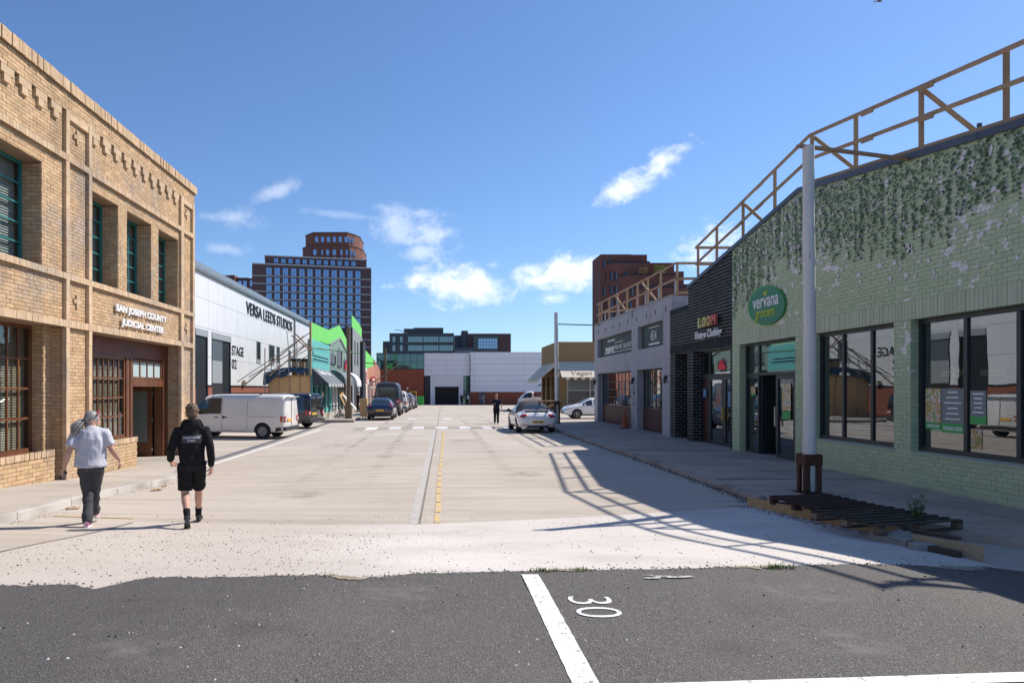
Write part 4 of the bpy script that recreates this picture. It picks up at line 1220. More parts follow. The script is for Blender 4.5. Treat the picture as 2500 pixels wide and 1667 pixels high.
for (y0, y1, z0, z1, m, s_) in ((22.0, 22.34, 1.62, 2.2, m_loomr, 'colourful fashion poster high in the right door of the black shop'), (22.42, 22.78, 1.45, 1.95, m_blue, 'blue poster in the right door of the black shop'), (23.3, 23.75, 1.5, 2.2, m_loomr, 'large fashion poster in the left door of the black shop'), (22.05, 22.3, .45, .85, m_pwhite, 'white notice low in the right door of the black shop'), (24.5, 24.8, 1.75, 2.05, m_blue, 'little blue notice on the maroon side panel')):
    plabel(poster(y0, y1, z0, z1, m, x=(KX + .024 if y0 < 24.4 else KX - .02)), s_)
for ch, y, m in (('L', 24.15, (.55, .50, .20)), ('O', 23.76, (.62, .50, .18)), ('O', 23.36, (.62, .36, .14)), ('M', 22.95, (.58, .12, .10))):
    text_mb(ch, .4, (GX - .09, y, 4.22), (0, -1, 0), (0, 0, 1), .08, bold=.025, width=.33, height=.36).build('sign_letter', mat('loom_%d' % int(y * 100), m, .5), bk)
text_mb('Vintage Clothing', .4, (GX - .06, 24.62, 3.83), (0, -1, 0), (0, 0, 1), .03, bold=.006, shear=.3, width=2.3, height=.36).build('sign_lettering', m_whitew, bk)

# ------------------------------------------------------------------ grey gallery
gy = thing('grey_gallery', 'grey painted block gallery with dark sign panels and red stall boards', 'building', (9.7, 34, 0))
m_grey = mat('grey_painted_block', (.36, .35, .375), .8, (.40, .39, .415), 1.5, bump=.003, bscale=12, dirt=((.23, .225, .25), .8, .55, .75))
AX = 9.45
AO = [(33.1, 40.1, 3.86, 4.93, .22), (28.5, 32.1, 3.88, 4.94, .22), (33.2, 40.1, -.1, 2.94, .34), (28.6, 32.2, -.1, 2.94, .34)]
mb = MB(); facade(mb, AX, -1, 27.5, 40.9, -.2, 5.80, AO, .3)
for P in ([(AX, 27.5, -.2), (AX, 27.5, 5.8), (20, 27.5, 5.8), (20, 27.5, -.2)], [(AX, 40.9, -.2), (AX, 40.9, 5.8), (20, 40.9, 5.8), (20, 40.9, -.2)], [(AX, 27.5, 5.8), (AX, 40.9, 5.8), (20, 40.9, 5.8), (20, 27.5, 5.8)]): mb.poly(P)
ywall = mb.build('wall', m_grey, gy)
mb = MB(); mb.box(AX + .05, AX + .75, 27.485, 27.5, 5.32, 5.74); mb.build('bare_patch', mat('bare_render', (.40, .39, .39), .9, (.26, .26, .28), 5), gy)
m_slate = mat('dark_slate_sign', (.028, .040, .040), .5, (.04, .052, .05), 1.5)
for (a, b, c, d, e) in AO[:2]:
    mb = MB(); mb.box(AX + .2, AX + .26, a, b, c, d); mb.build('sign_panel', m_slate, gy)
sx = AX + .195
def swords(s_, y, z, w, h, bold=0, shear=0): text_mb(s_, .4, (sx, y, z), (0, -1, 0), (0, 0, 1), .01, bold=bold, shear=shear, width=w, height=h).build('lettering', m_whitew, gy)
swords('vesper', 39.0, 4.12, 2.0, .40, .012); swords('FINE ART GALLERY', 36.9, 4.17, 3.1, .24)
mb = MB()
for k in range(11): mb.box(sx - .01, sx, 38.5 - k * .15 - .1, 38.5 - k * .15, 4.67, 4.75 + .03 * (k % 2))
tag(mb.build('small_print', m_whitew, gy), kind='stuff')
for (y0, y1, z) in ((39.2, 38.0, 4.02), (37.6, 36.95, 4.02), (36.9, 33.7, 4.03), (36.9, 35.3, 4.53)):
    mb = MB(); mb.box(sx - .012, sx, y1, y0, z, z + (.06 if z < 4.02 + .005 else .03)); mb.build('sign_rule', m_whitew, gy)
swords('4514', 30.75, 4.20, .80, .46)
for z, h in ((4.78, .03), (4.02, .075)):
    mb = MB(); mb.box(sx - .012, sx, 29.55, 31.0, z, z + h); mb.build('sign_rule', m_whitew, gy)
m_oxide = mat('oxblood_board', (.085, .018, .016), .6, (.06, .012, .012), 3)
for (a, b) in ((34.0, 40.1), (28.6, 32.2)):
    mb = MB(); mb.box(AX + .30, AX + .4, a, b, -.1, 1.10); mb.build('stall_board', m_oxide, gy)
    w = x_window(gy, AX + .31, -1, a, b, 1.12, 2.94, 9 if b > 35 else 6, 4, m_frame, m_shop, .06, .035, .05)
mb = MB(); mb.box(AX + .30, AX + .36, 33.2, 33.98, -.1, 2.94); mb.build('door', m_frame, gy)
room(gy, AX + .42, 12, 28.4, 40.3, .1, 3.2, mat('gallery_interior', (.10, .085, .075), .9, (.22, .2, .18), 1.3))
dm = MB(); dm.prism([(0, -.07, 0), (0, 0, -.13), (0, .07, 0), (0, 0, .13)], (-.012, 0, 0))
dme = dm.mesh('diamond_tile', mat('rust_tile', (.10, .035, .02), .6))
for y in (39.85, 38.2, 36.6, 35.2, 33.75, 32.3, 30.75, 29.5, 28.15): at_world('diamond_tile', dme, gy, (AX + .001, y, 5.35))
for y in (40.5, 32.65, 28.0):
    t = MB(); t.box(AX - .12, AX, y - .05, y + .05, 2.45, 2.6); t.lathe([(.02, 0), (.07, .02), (.05, .22), (.02, .24)], (AX - .10, y, 2.28), 10); t.build('wall_lamp', m_frame, gy)
text_mb('4514', .3, (AX - .012, 32.72, 2.2), (0, 0, -1), (0, -1, 0), .012, width=.95, height=.14).build('door_number', m_dark, gy)
mb = MB(); mb.tube([(AX - .06, 32.9, 5.82), (AX - .09, 32.9, 5.65), (AX - .04, 32.95, 5.45)], (.05), 6); mb.build('loose_flashing', mat('torn_membrane', (.5, .5, .5), .7), gy)
mb = MB(); mb.box(AX - .02, AX + .2, 27.52, 40.88, 5.802, 5.86); mb.build('coping', mat('worn_coping', (.40, .35, .31), .85, (.22, .2, .19), 4), gy)
# road cone by the gallery door
cn = thing('traffic_cone', 'dark orange traffic cone standing by the gallery door', 'traffic cone', (9.15, 33.2, PRZ))
mb = MB(); mb.box(8.93, 9.37, 32.98, 33.42, PRZ, PRZ + .04); bevel(mb.build('base', mat('rubber_black', (.02, .02, .02), .8), cn), .01)
mb = MB(); mb.lathe([(.17, 0), (.15, .03), (.045, .84), (.03, .86)], (9.15, 33.2, PRZ + .04), 18); mb.build('body', mat('cone_orange', (.42, .075, .018), .55, (.3, .06, .02), 5), cn, smooth=50)

# ------------------------------------------------------------------ timber edge railings on the roofs
m_timber = mat('raw_softwood', (.45, .295, .175), .8, (.33, .205, .12), 3, sc3=(1, 1, 1), vary=.16, bump=.002, bscale=30, dirt=((.26, .16, .095), 2.5, .58, .75, (1, 2, 1)))
rl = thing('roof_railing', 'long raw timber guard rail along the gabled green shop parapet', 'railing', (9.5, 16, 6.5))
RX = 9.50
RT = [(8.97, 7.38), (17.39, 8.50), (25.0, 7.22)]
def rail(parent, ya, yb, dz, name, x=RX, zt=None, w=.045, h=.078):
    zt = zt or (lambda y: lerp(RT, y))
    mb = MB(); mb.bar((x, ya, zt(ya) + dz), (x, yb, zt(yb) + dz), w, h); mb.build(name, m_timber, parent)
for dz, nm in ((0, 'top_rail'), (-.60, 'mid_rail'), (-1.20, 'bottom_rail')):
    for a, b in ((8.9, 13.2), (13.2, 17.39), (17.39, 21.4), (21.4, 25.05)):
        rail(rl, a, b, dz, nm, RX + (.0 if int(a * 10) % 2 else .004))
for y in (13.2, 15.0, 21.4, 20.0):
    for dz in (0, -.6):
        mb = MB(); z = lerp(RT, y) + dz; s_ = (lerp(RT, y + .2) - lerp(RT, y - .2)) / .4
        mb.bar((RX - .04, y - .2, z - s_ * .2 - .06), (RX - .04, y + .2, z + s_ * .2 - .06), .03, .09); mb.build('splice', m_timber, rl)
for y in (8.97, 11.46, 13.47, 15.57, 17.39, 19.3, 21.3, 23.3, 24.97):
    mb = MB(); z = lerp(RT, y); mb.box(RX + .026, RX + .10, y - .03, y + .03, z - 1.28, z + .03); mb.build('post', m_timber, rl)
for y, s_ in ((13.47, 1), (17.39, -1), (21.3, -1), (9.1, 1)):
    mb = MB(); z = lerp(RT, y); mb.bar((RX + .12, y, z - .05), (RX + .7, y - .75, z - 1.18 + .132 * -.6 * s_), .045, .09); mb.build('brace', m_timber, rl)
for y, z in ((24.97, 7.22), (8.97, 7.38)):       # returns across the roof
    for dz in (0, -.6):
        mb = MB(); mb.bar((RX, y + .05, z + dz), (RX + 3.0, y + .05, z + dz), .05, .095); mb.build('return_rail', m_timber, rl)
    for x in (RX + 1.2, RX + 2.6):
        mb = MB(); mb.box(x, x + .07, y + .08, y + .15, z - 1.3, z + .03); mb.build('post', m_timber, rl)
mb = MB(); mb.tube([(9.62, 12.1, 6.4), (9.62, 12.1, 6.75)], .04, 8); tag(mb.build('vent_pipe', m_flash), 'short dark vent pipe poking above the green parapet', 'pipe')
rg = thing('roof_railing', 'shorter timber guard rail with scaffold stubs on the grey gallery roof', 'railing', (9.6, 34, 5.86))
for dz, nm in ((0, 'top_rail'), (-.62, 'mid_rail')):
    for a, b in ((27.45, 32), (32, 36.6), (36.6, 41.0)): rail(rg, a, b, dz, nm, 9.62, lambda y: 7.10)
for y in (40.7, 40.1, 38.3, 36.5, 34.7, 32.9, 31.3, 29.5, 27.5):
    mb = MB(); mb.box(9.65, 9.73, y - .04, y + .04, 5.80, 7.12); mb.build('post', m_timber, rg)
for y0, y1 in ((36.6, 34.4), (31.9, 29.8)):
    mb = MB(); mb.bar((9.6, y0, 7.0), (9.6, y1, 5.9), .05, .09); mb.build('brace', m_timber, rg)
for dz in (0, -.62, -1.18):
    mb = MB(); mb.bar((9.62, 27.46, 7.10 + dz), (12.0, 27.46, 7.10 + dz), .05, .10); mb.build('return_rail', m_timber, rg)
mb = MB(); mb.bar((9.9, 40.6, 6.6), (13, 36, 6.55), .05, .1); mb.build('inner_rail', m_timber, rg)
m_galv = mat('galvanised_steel', (.42, .43, .44), .4, (.3, .31, .32), 6, metal=.6)
for y in (39.9, 37.2, 36.9, 35.2, 33.6, 32.2, 30.3, 28.2, 27.9):
    mb = MB(); mb.tube([(9.85, y, 5.75), (9.85, y, 6.45 + .25 * random.random())], .03, 7); mb.build('scaffold_stub', m_galv, rg)
mb = MB(); pts = [(9.55, 39.9 - k * .6, 5.90 + .03 * math.sin(k * 2.1)) for k in range(18)]; mb.tube(pts, .035, 6); mb.build('roof_hose', mat('grey_hose', (.45, .44, .42), .6), rg)

# ------------------------------------------------------------------ timber poles
m_polew = mat('weathered_pole', (.62, .60, .58), .85, (.74, .72, .69), 3, sc3=(6, 6, .35), bump=.008, bscale=10, bsc3=(4, 4, .25), dirt=((.34, .31, .28), 5, .62, .74, (3, 3, .5)))
m_rust = mat('rusty_steel', (.10, .035, .018), .75, (.045, .018, .012), 6, bump=.003, bscale=30)
def pole(label, x, y, z0, h, r, base_h, m=m_polew, lean=0):
    t = thing('timber_pole', label, 'pole', (x, y, z0))
    mb = MB(); n = 12; pts = []; rad = []
    for k in range(n + 1):
        s_ = k / n
        pts.append((x + lean * s_ + .012 * math.sin(s_ * 5), y, z0 + .03 + h * s_)); rad.append(r * (1 - .16 * s_) * (1 + .03 * math.sin(k * 1.7)))
    mb.tube(pts, rad, 14, side=(1, 0, 0)); mb.build('shaft', m, t, smooth=45)
    if base_h:
        w = r + .035
        for sx_, sy_ in ((-1, -1), (1, -1), (1, 1), (-1, 1)):
            mb = MB(); cx, cy = x + sx_ * w, y + sy_ * w
            mb.box(cx - sx_ * .09, cx, cy - sy_ * .015, cy, z0, z0 + base_h); mb.box(cx - sx_ * .015, cx, cy - sy_ * .015, cy - sy_ * .09, z0, z0 + base_h - .001)
            mb.build('angle_iron', m_rust, t)
        mb = MB(); mb.box(x - w - .012, x + w + .012, y - w - .012, y - w, z0 + base_h - .2, z0 + base_h + .003); mb.box(x - w - .012, x + w + .012, y + w, y + w + .012, z0 + base_h - .2, z0 + base_h + .003)
        mb.box(x - w - .012, x - w, y - w, y + w, z0 + base_h - .2, z0 + base_h + .002); mb.box(x + w, x + w + .012, y - w, y + w, z0 + base_h - .2, z0 + base_h + .002)
        mb.build('steel_collar', m_rust, t)
        mb = MB(); mb.box(x - w - .06, x + w + .06, y - w - .06, y + w + .06, z0 + .002, z0 + .016); mb.build('base_plate', m_rust, t)
    return t
pole('tall whitewashed timber pole in rusty steel shoe before the green shop', 6.94, 12.72, PRZ + .006, 6.42, .117, .72)
mb = MB(); mb.bar((6.72, 12.7, 6.57), (9.40, 13.6, 6.62), .09, .05); tag(mb.build('timber_plank', m_timber), 'flat timber plank from the near pole top to the parapet', 'plank')
pole('grey timber pole standing behind the white convertible', 6.78, 38.5, PRZ + .006, 6.2, .125, 1.25, lean=-.04)
m_gtape = mat('green_painted_bar', (.012, .16, .05), .5)
mb = MB(); mb.tube([(6.85, 38.5, 5.70), (9.45, 39.6, 5.74)], .035, 8); tag(mb.build('green_bar', m_gtape), 'thin green bar between grey pole and gallery corner', 'bar')

# ------------------------------------------------------------------ pallets, boards and rubble at the broken kerb
m_osb = mat('osb_board', (.36, .22, .10), .85, (.50, .34, .18), 14, bump=.002, bscale=40, vary=.1, dirt=((.16, .10, .05), 2, .55, .75))
def board(name, label, cat, p, q, z0, z1, th, m):
    mb = MB(); p = Vector((p[0], p[1])); q = Vector((q[0], q[1])); d = (q - p).normalized(); n = Vector((-d.y, d.x)) * th
    mb.add([(p.x, p.y, z0[0]), (q.x, q.y, z0[1]), (q.x + n.x, q.y + n.y, z0[1]), (p.x + n.x, p.y + n.y, z0[0]), (p.x, p.y, z1[0]), (q.x, q.y, z1[1]), (q.x + n.x, q.y + n.y, z1[1]), (p.x + n.x, p.y + n.y, z1[0])],
           [(0, 3, 2, 1), (4, 5, 6, 7), (0, 1, 5, 4), (1, 2, 6, 5), (2, 3, 7, 6), (3, 0, 4, 7)])
    return tag(mb.build(name, m, fix=True), label, cat)
board('osb_board', 'long osb board on edge under the pallets at the kerb end', 'board', (5.46, 12.0), (6.27, 9.3), (-.03, .0), (.15, .17), .02, m_osb)
board('osb_board', 'short pale osb board on edge near the concrete blocks', 'board', (6.08, 8.72), (6.36, 7.95), (.0, .04), (.2, .22), .02, mat('osb_pale', (.42, .30, .18), .85, (.5, .38, .25), 14, vary=.1))
m_pal_r = mat('red_brown_pallet_wood', (.06, .022, .016), .85, (.04, .018, .015), 5, vary=.2)
m_pal_d = mat('dark_pallet_wood', (.045, .033, .025), .85, (.07, .052, .037), 5, vary=.3)
def pallet(label, c, rz, tilt, m, m2, L=1.2, Wd=1.0):
    t = thing('pallet', label, 'pallet', c, rz, local=True)
    t.rotation_euler = (tilt[0], tilt[1], rz)
    for k in range(7):
        mb = MB(); y = -Wd/2 + .05 + (Wd - .1) * k / 6; q_ = .034 + .012 * random.random(); mb.box(-L/2 - .02 * random.random(), L/2 + .02 * random.random(), y - q_, y + q_, .122, .142); mb.build('deck_board', m, t)
    for x in (-L/2 + .05, 0, L/2 - .05):
        mb = MB(); mb.box(x - .05, x + .05, -Wd/2, Wd/2, .10, .12); mb.build('stringer', m, t)
        for y in (-Wd/2 + .05, 0, Wd/2 - .05):
            mb = MB(); mb.box(x - .05, x + .05, y - .05, y + .05, .022, .099); mb.build('block', m2, t)
    for y in (-Wd/2 + .05, 0, Wd/2 - .05):
        mb = MB(); mb.box(-L/2, L/2, y - .05, y + .05, 0, .021); mb.build('bottom_board', m, t)
    return t
pallet('reddish pallet lying nearest the tall pole, half under another', (6.22, 10.95, .125), R(8), (0, 0), m_pal_r, m_pal_r, 1.1, 1.2)
pallet('dark grey wooden pallet overhanging the broken kerb', (6.34, 9.66, .13), R(19), (R(1), R(1)), m_pal_d, mat('pallet_block_tan', (.20, .14, .09), .85, vary=.3), 1.55, 1.08)
m_cblk = mat('concrete_block', (.36, .34, .31), .9, (.28, .26, .24), 8, bump=.004, bscale=30)
for (x, y, rz, sx_, sy_, h, lab) in ((5.98, 8.95, R(-66), .50, .20, .10, 'long low concrete kerb piece lying by the ramp edge'), (6.04, 8.50, R(-6), .27, .14, .09, 'small concrete block in front of the fallen timber')):
    mb = MB(); mb.box(-sx_/2, sx_/2, -sy_/2, sy_/2, 0, h); me = mb.mesh('concrete_block', m_cblk); o = link('concrete_block', me, None, (x, y, G(x, y) + .004)); o.rotation_euler = (0, 0, rz); bevel(o, .012, 2); tag(o, lab, 'block')
mb = MB(); mb.bar((6.00, 8.78, .075), (6.20, 8.10, .085), .08, .08); tag(mb.build('timber_offcut', m_pal_d), 'square dark timber offcut lying beside the concrete blocks', 'timber')
mb = MB(); mb.bar((6.25, 9.1, .19), (6.5, 8.5, .19), .12, .03); tag(mb.build('timber_offcut', m_pal_d), 'flat thin timber offcut below the dark pallet', 'timber')
# crumpled sack
mb = MB(); n = 14; vs = []
for i in range(n):
    for j in range(n):
        a, b = i / (n - 1) * 2 - 1, j / (n - 1) * 2 - 1
        h = .09 * max(0, 1 - a * a) * max(0, 1 - b * b) + .03 * noise.noise(Vector((a * 3, b * 3, 4)))
        vs.append((6.08 + .26 * a * .8 - b * .05, 8.95 + .17 * b, .11 + h))
mb.add(vs, [(i*n+j, (i+1)*n+j, (i+1)*n+j+1, i*n+j+1) for i in range(n-1) for j in range(n-1)])
tag(mb.build('crumpled_sack', mat('sack_cloth', (.30, .265, .23), .95, (.22, .19, .17), 9), smooth=True), 'crumpled grey sack lying on the concrete kerb piece', 'sack')
def weed_plant(label, c, h, n, seed):
    r = random.Random(seed); t = thing('weed_plant', label, 'weed', c)
    st = MB(); lf = MB()
    for k in range(n):
        a = r.random() * 6.28; e = .25 * h * r.random() + .04; x, y, z = c; pts = []
        for q in range(6):
            s_ = q / 5; pts.append((x + math.cos(a) * e * s_ ** 1.5 + .01 * r.gauss(0, 1), y + math.sin(a) * e * s_ ** 1.5 * .6, z + h * (.55 + .5 * r.random() if q < 0 else (.6 + .4 * (k / n))) * s_))
        st.tube(pts, .0025, 4)
        for q in range(22):
            s_ = .12 + .88 * r.random(); i = min(4, int(s_ * 5)); p = Vector(pts[i]).lerp(Vector(pts[i + 1]), s_ * 5 - i)
            b = r.random() * 6.28; L = .035 + .035 * r.random(); d = Vector((math.cos(b), math.sin(b), .2 + .5 * r.random())) * L; w = Vector((-math.sin(b), math.cos(b), 0)) * L * .16
            lf.add([p, p + d * .5 + w, p + d, p + d * .5 - w], [(0, 1, 2, 3)])
    tag(st.build('stems', m_grass, t), kind='stuff'); tag(lf.build('leaves', mat('weed_leaf', (.05, .095, .03), .6, vary=.35), t), kind='stuff')
weed_plant('leafy green weed growing through the dark pallet', (6.72, 9.55, .1), .50, 18, 3)
weed_plant('small sparse weed at the foot of the tall pole', (6.80, 12.45, .11), .16, 4, 5)
# ------------------------------------------------------------------ white studio shed (left, behind the vans)
m_clad = mat('white_cladding', (.66, .66, .68), .45, (.70, .70, .72), .6, dirt=((.55, .55, .58), .9, .48, .8, (1, 1, .12)))
m_eave = mat('grey_eaves', (.16, .19, .22), .4, (.20, .23, .26), 2)
m_redbrick = mat('red_brick', (.27, .085, .05), .85, (.22, .065, .04), 3, speck=(18, .55, .7, (.33, .13, .09)))
m_dkblue = mat('dark_navy_door', (.009, .011, .016), .5, (.013, .015, .021), 1)
m_lgrey = mat('light_grey_trim', (.30, .32, .34), .5)
SX = -15.0
sh = thing('studio_shed', 'long white clad studio shed with black stage doors behind the vans', 'shed', (SX, 60, 0))
mb = MB(); mb.box(SX - 24, SX - .06, 33, 94, -.3, 9.9); mb.build('core', m_lgrey, sh)
DOORS = [(42.4, 44.7), (45.5, 49.7)]
zr = [2.30, 4.15, 6.0, 7.85, 9.45]
yc = [33.0, 39.0, 44.85, 51.5, 58.5, 66.0, 71.6, 79, 86.5, 94.0]
for i, (a, b) in enumerate(zip(yc, yc[1:])):
    for c, d in zip(zr, zr[1:]):
        spans = [(a, b)]
        if c < 5.4:
            for (p, q) in DOORS:
                spans = [s_ for (u, v) in spans for s_ in (((u, min(v, p)), (max(u, q), v)) if not (v <= p or u >= q) else ((u, v),)) if s_[1] - s_[0] > .05]
        for (u, v) in spans:
            z0 = c
            mb = MB(); mb.box(SX - .055, SX, u + .012, v - .012, z0 + .010, d - .010); mb.build('cladding_panel', m_clad, sh)
for (p, q) in DOORS:      # fill above the door heads that fall inside a panel row
    mb = MB(); mb.box(SX - .05, SX - .003, p, q, 5.86, 5.985); mb.build('cladding_panel', m_clad, sh)
    mb = MB(); mb.box(SX - .05, SX + .05, p, q, 5.42, 5.85); mb.build('door_header', m_lgrey, sh)
    mb = MB(); mb.box(SX - .5, SX + .02, p, p + .12, -.2, 5.42); mb.box(SX - .5, SX + .02, q - .12, q, -.2, 5.42); mb.build('door_jamb', m_dkblue, sh)
mb = MB(); mb.box(SX - .056, SX - .05, 42.5, 44.6, -.2, 5.42); mb.box(SX - .056, SX - .05, 47.9, 49.6, -.2, 5.42); mb.build('stage_door', m_dkblue, sh)
mb = MB(); mb.box(SX - .056, SX - .03, 45.62, 47.9, 4.0, 5.42); mb.build('shutter_box', mat('steel_grey', (.10, .12, .14), .4), sh)
mb = MB(); mb.box(SX - .056, SX - .035, 45.62, 47.9, 2.45, 3.98); mb.build('door_panel', m_lgrey, sh)
mb = MB(); mb.box(SX - .058, SX - .045, 45.62, 47.9, -.2, 2.44); mb.build('stage_door', m_dark, sh)
for a, b in ((33, 42.4), (44.7, 45.5), (49.7, 94)):
    mb = MB(); mb.box(SX - .05, SX + .04, a, b, -.3, 2.19); mb.build('brick_plinth', m_redbrick, sh)
    mb = MB(); mb.box(SX - .05, SX + .07, a, b, 2.2, 2.30); mb.build('plinth_flashing', m_dkblue, sh)
mb = MB()
mb.prism([(SX - .4, 32.8, 9.45), (SX + .16, 32.8, 9.45), (SX + .20, 32.8, 9.62), (SX + .16, 32.8, 9.98), (SX - .5, 32.8, 10.05)], (0, 61.4, 0)); mb.build('eaves', m_eave, sh)
mb = MB()
mb.prism([(SX - .45, 32.8, 10.0), (SX - 12, 32.8, 11.6), (SX - 24, 32.8, 10.0)], (0, 61.4, 0)); mb.build('roof', m_eave, sh)
mb = MB(); mb.tube([(SX + .12, 71.6, 9.5), (SX + .12, 71.6, 2.2)], .09, 8); mb.build('downpipe', mat('pipe_grey', (.22, .23, .27), .4), sh)
for (a, b, z0, z1) in ((56.8, 58.1, 4.55, 6.05), (61.0, 63.1, 4.55, 6.05), (63.9, 65.2, 4.55, 6.05), (69.0, 70.1, 4.6, 6.0)):
    mb = MB(); mb.box(SX - .02, SX + .03, a, b, z0 - .35, z1); fr = mb.build('window', m_lgrey, sh)
    mb = MB(); mb.box(SX + .031, SX + .04, a + .1, b - .1, z0, z1 - .06); mb.build('pane', mat('shed_pane', (.02, .024, .03), .35), fr)
for z0, w in ((8.05, 0),):
    text_mb('VERSA LEEDS STUDIOS', 1, (SX + .02, 53.7, 8.0), (0, 1, 0), (0, 0, 1), .05, bold=.004, width=16.9, height=.98).build('lettering', m_dkblue, sh)
text_mb('STAGE', 1, (SX + .01, 49.95, 4.55), (0, 1, 0), (0, 0, 1), .02, bold=.01, width=3.05, height=.72).build('lettering', m_dkblue, sh)
text_mb('02', 1, (SX + .01, 49.95, 3.55), (0, 1, 0), (0, 0, 1), .02, bold=.01, width=1.2, height=.72).build('lettering', m_dkblue, sh)
mb = MB(); mb.box(SX, SX + .3, 52.5, 52.9, 2.35, 2.6); mb.box(SX + .05, SX + .25, 52.58, 52.82, 2.6, 2.72); mb.build('flood_lamp', mat('lamp_beige', (.45, .38, .28), .5), sh)
# yellow barrier beside the brick building
mb = MB(); mb.bar((-9.55, 24.6, -.2), (-9.75, 24.6, .85), .07, .05); mb.bar((-9.55, 24.6, -.2), (-9.30, 24.6, -.15), .07, .05); mb.bar((-9.75, 24.62, .85), (-9.95, 24.62, -.2), .07, .05)
tag(mb.build('yellow_stand', mat('yellow_plastic', (.65, .33, .02), .5)), 'yellow folding stand leaning by the brick building corner', 'stand')

# ------------------------------------------------------------------ the row of set fronts (left, beyond the vans)
LX = -9.2
m_green = mat('chroma_green', (.13, .54, .10), .75, (.17, .60, .14), 1.2, sc3=(1, 2, .3), dirt=((.10, .40, .08), 1.0, .55, .8, (1, 1, .2)))
m_tealw = mat('teal_boards', (.125, .44, .40), .65, (.10, .38, .35), 2, vary=.10)
m_ply = mat('plywood', (.62, .40, .19), .75, (.54, .34, .155), 2, sc3=(1, 1, .4), vary=.10)
m_stuccog = mat('grey_green_render', (.16, .24, .20), .8, (.20, .28, .24), 3)
m_ashlar = mat('grey_stone_render', (.20, .22, .23), .8, (.26, .28, .29), 1.2)
m_blackw = mat('black_panel', (.02, .023, .03), .6)
GL0 = .1
ts = thing('teal_shop_front', 'teal boarded shop front with dark awning under a green screen panel', 'building', (LX, 54, 0))
mb = MB(); mb.box(LX - .25, LX - .03, 50, 58.6, 0, 5.7); mb.build('wall', m_tealw, ts)
for k in range(11):
    mb = MB(); z = 3.55 + k * .2; mb.prism([(LX - .03, 50.02, z), (LX + .012, 50.02, z), (LX - .01, 50.02, z + .19), (LX - .03, 50.02, z + .19)], (0, 8.56, 0)); mb.build('weatherboard', m_tealw, ts)
mb = MB(); mb.box(LX - .03, LX + .05, 50.6, 50.66, 4.55, 4.85); mb.box(LX - .03, LX + .05, 50.66, 57.8, 4.55, 4.6); mb.box(LX - .03, LX + .05, 51, 58, 4.28, 4.32); mb.build('sign_rail', m_blackw, ts)
for y in (50.1, 52.2, 54.3, 56.4, 58.4):
    mb = MB(); mb.box(LX - .02, LX + .1, y - .14, y + .14, .05, 3.5); mb.build('pilaster', m_tealw, ts)
for a, b in ((50.3, 52.0), (52.4, 54.1), (54.5, 56.2), (56.6, 58.2)):
    mb = MB(); mb.box(LX - .028, LX - .01, a, b, .5, 3.2); mb.build('shop_window', car_glass('dark_glass'), ts)
aw = thing('awning', 'dark slate sloping awning on the teal shop front', 'awning', (LX, 54, 2.4))
m_aw = mat('slate_awning', (.045, .055, .075), .7, (.07, .08, .10), 2); m_awt = mat('slate_awning_top', (.10, .115, .135), .75, (.14, .15, .17), 1.5)
mb = MB(); mb.poly([(LX + .06, 50, 3.6), (LX + 1.25, 50, 2.48), (LX + 1.25, 58.3, 2.48), (LX + .06, 58.3, 3.6)]); mb.poly([(LX + .06, 50.01, 3.58), (LX + 1.25, 50.01, 2.46), (LX + 1.25, 58.29, 2.46), (LX + .06, 58.29, 3.58)]); mb.build('canopy', m_awt, aw)
for y in (50, 58.3):
    mb = MB(); mb.prism([(LX + .06, y, 3.6), (LX + 1.25, y, 2.48), (LX + .06, y, 2.45)], (0, .03, 0)); mb.build('gable', m_aw, aw)
for k in range(17):
    mb = MB(); y = 50 + k * 8.3 / 17; mb.box(LX + 1.245, LX + 1.265, y + .01, y + .475, 2.22, 2.478); mb.build('valance_tab', mat('valance_pale', (.5, .5, .5), .7) if k % 3 else m_aw, aw)
mb = MB(); u_ = Vector((-1.19, 0, 1.12)).normalized(); n_ = Vector((1.12, 0, 1.19)).normalized() * .012
for k, (y_, w_, h_) in enumerate(((51.4, .5, .5), (52.0, .35, .5), (52.5, .5, .42), (53.1, .45, .5), (53.7, .4, .45), (54.9, .5, .5), (55.5, .3, .42), (55.9, .5, .5))):
    p_ = Vector((LX + .55, y_, 3.14)) + n_; q_ = u_ * h_
    mb.poly([p_, p_ + Vector((0, w_, 0)), p_ + Vector((0, w_ * .8, 0)) + q_, p_ + Vector((0, w_ * .1, 0)) + q_])
tag(mb.build('faded_lettering', mat('faded_white', (.55, .56, .58), .6), aw), kind='stuff')
# green screen panels above
gp = thing('green_screen', 'bright green screen panel rising above the teal and grey house fronts', 'screen panel', (LX, 60, 5.7))
GPT = [(50, 6.95), (58.2, 7.05), (64.9, 8.10), (71, 6.85)]; GPB = [(50, 5.72), (58.6, 5.84), (58.7, 5.9), (64.9, 6.85), (71, 5.6)]
for a, b in zip(frange(50, 71, 10), frange(50, 71, 10)[1:]):
    mb = MB(); b2 = b - .015
    mb.prism([(LX - .06, a, lerp(GPB, a)), (LX - .06, b2, lerp(GPB, b2)), (LX - .06, b2, lerp(GPT, b2)), (LX - .06, a, lerp(GPT, a))], (.05, 0, 0)); mb.build('panel', m_green, gp)
hs_ = thing('gabled_house_front', 'grey green gabled house front with blank windows beside the teal shop', 'building', (LX, 65, 0))
mb = MB(); mb.prism([(LX - .3, 58.62, 0), (LX - .3, 71, 0), (LX - .3, 71, 5.6), (LX - .3, 64.9, 6.85), (LX - .3, 58.62, 5.85)], (.27, 0, 0)); mb.build('wall', m_stuccog, hs_)
mb = MB(); mb.bar((LX + .02, 58.6, 5.86), (LX + .02, 64.9, 6.87), .12, .16); mb.bar((LX + .02, 64.9, 6.87), (LX + .02, 71, 5.62), .12, .16); mb.build('verge_board', mat('verge_grey', (.25, .27, .26), .7), hs_)
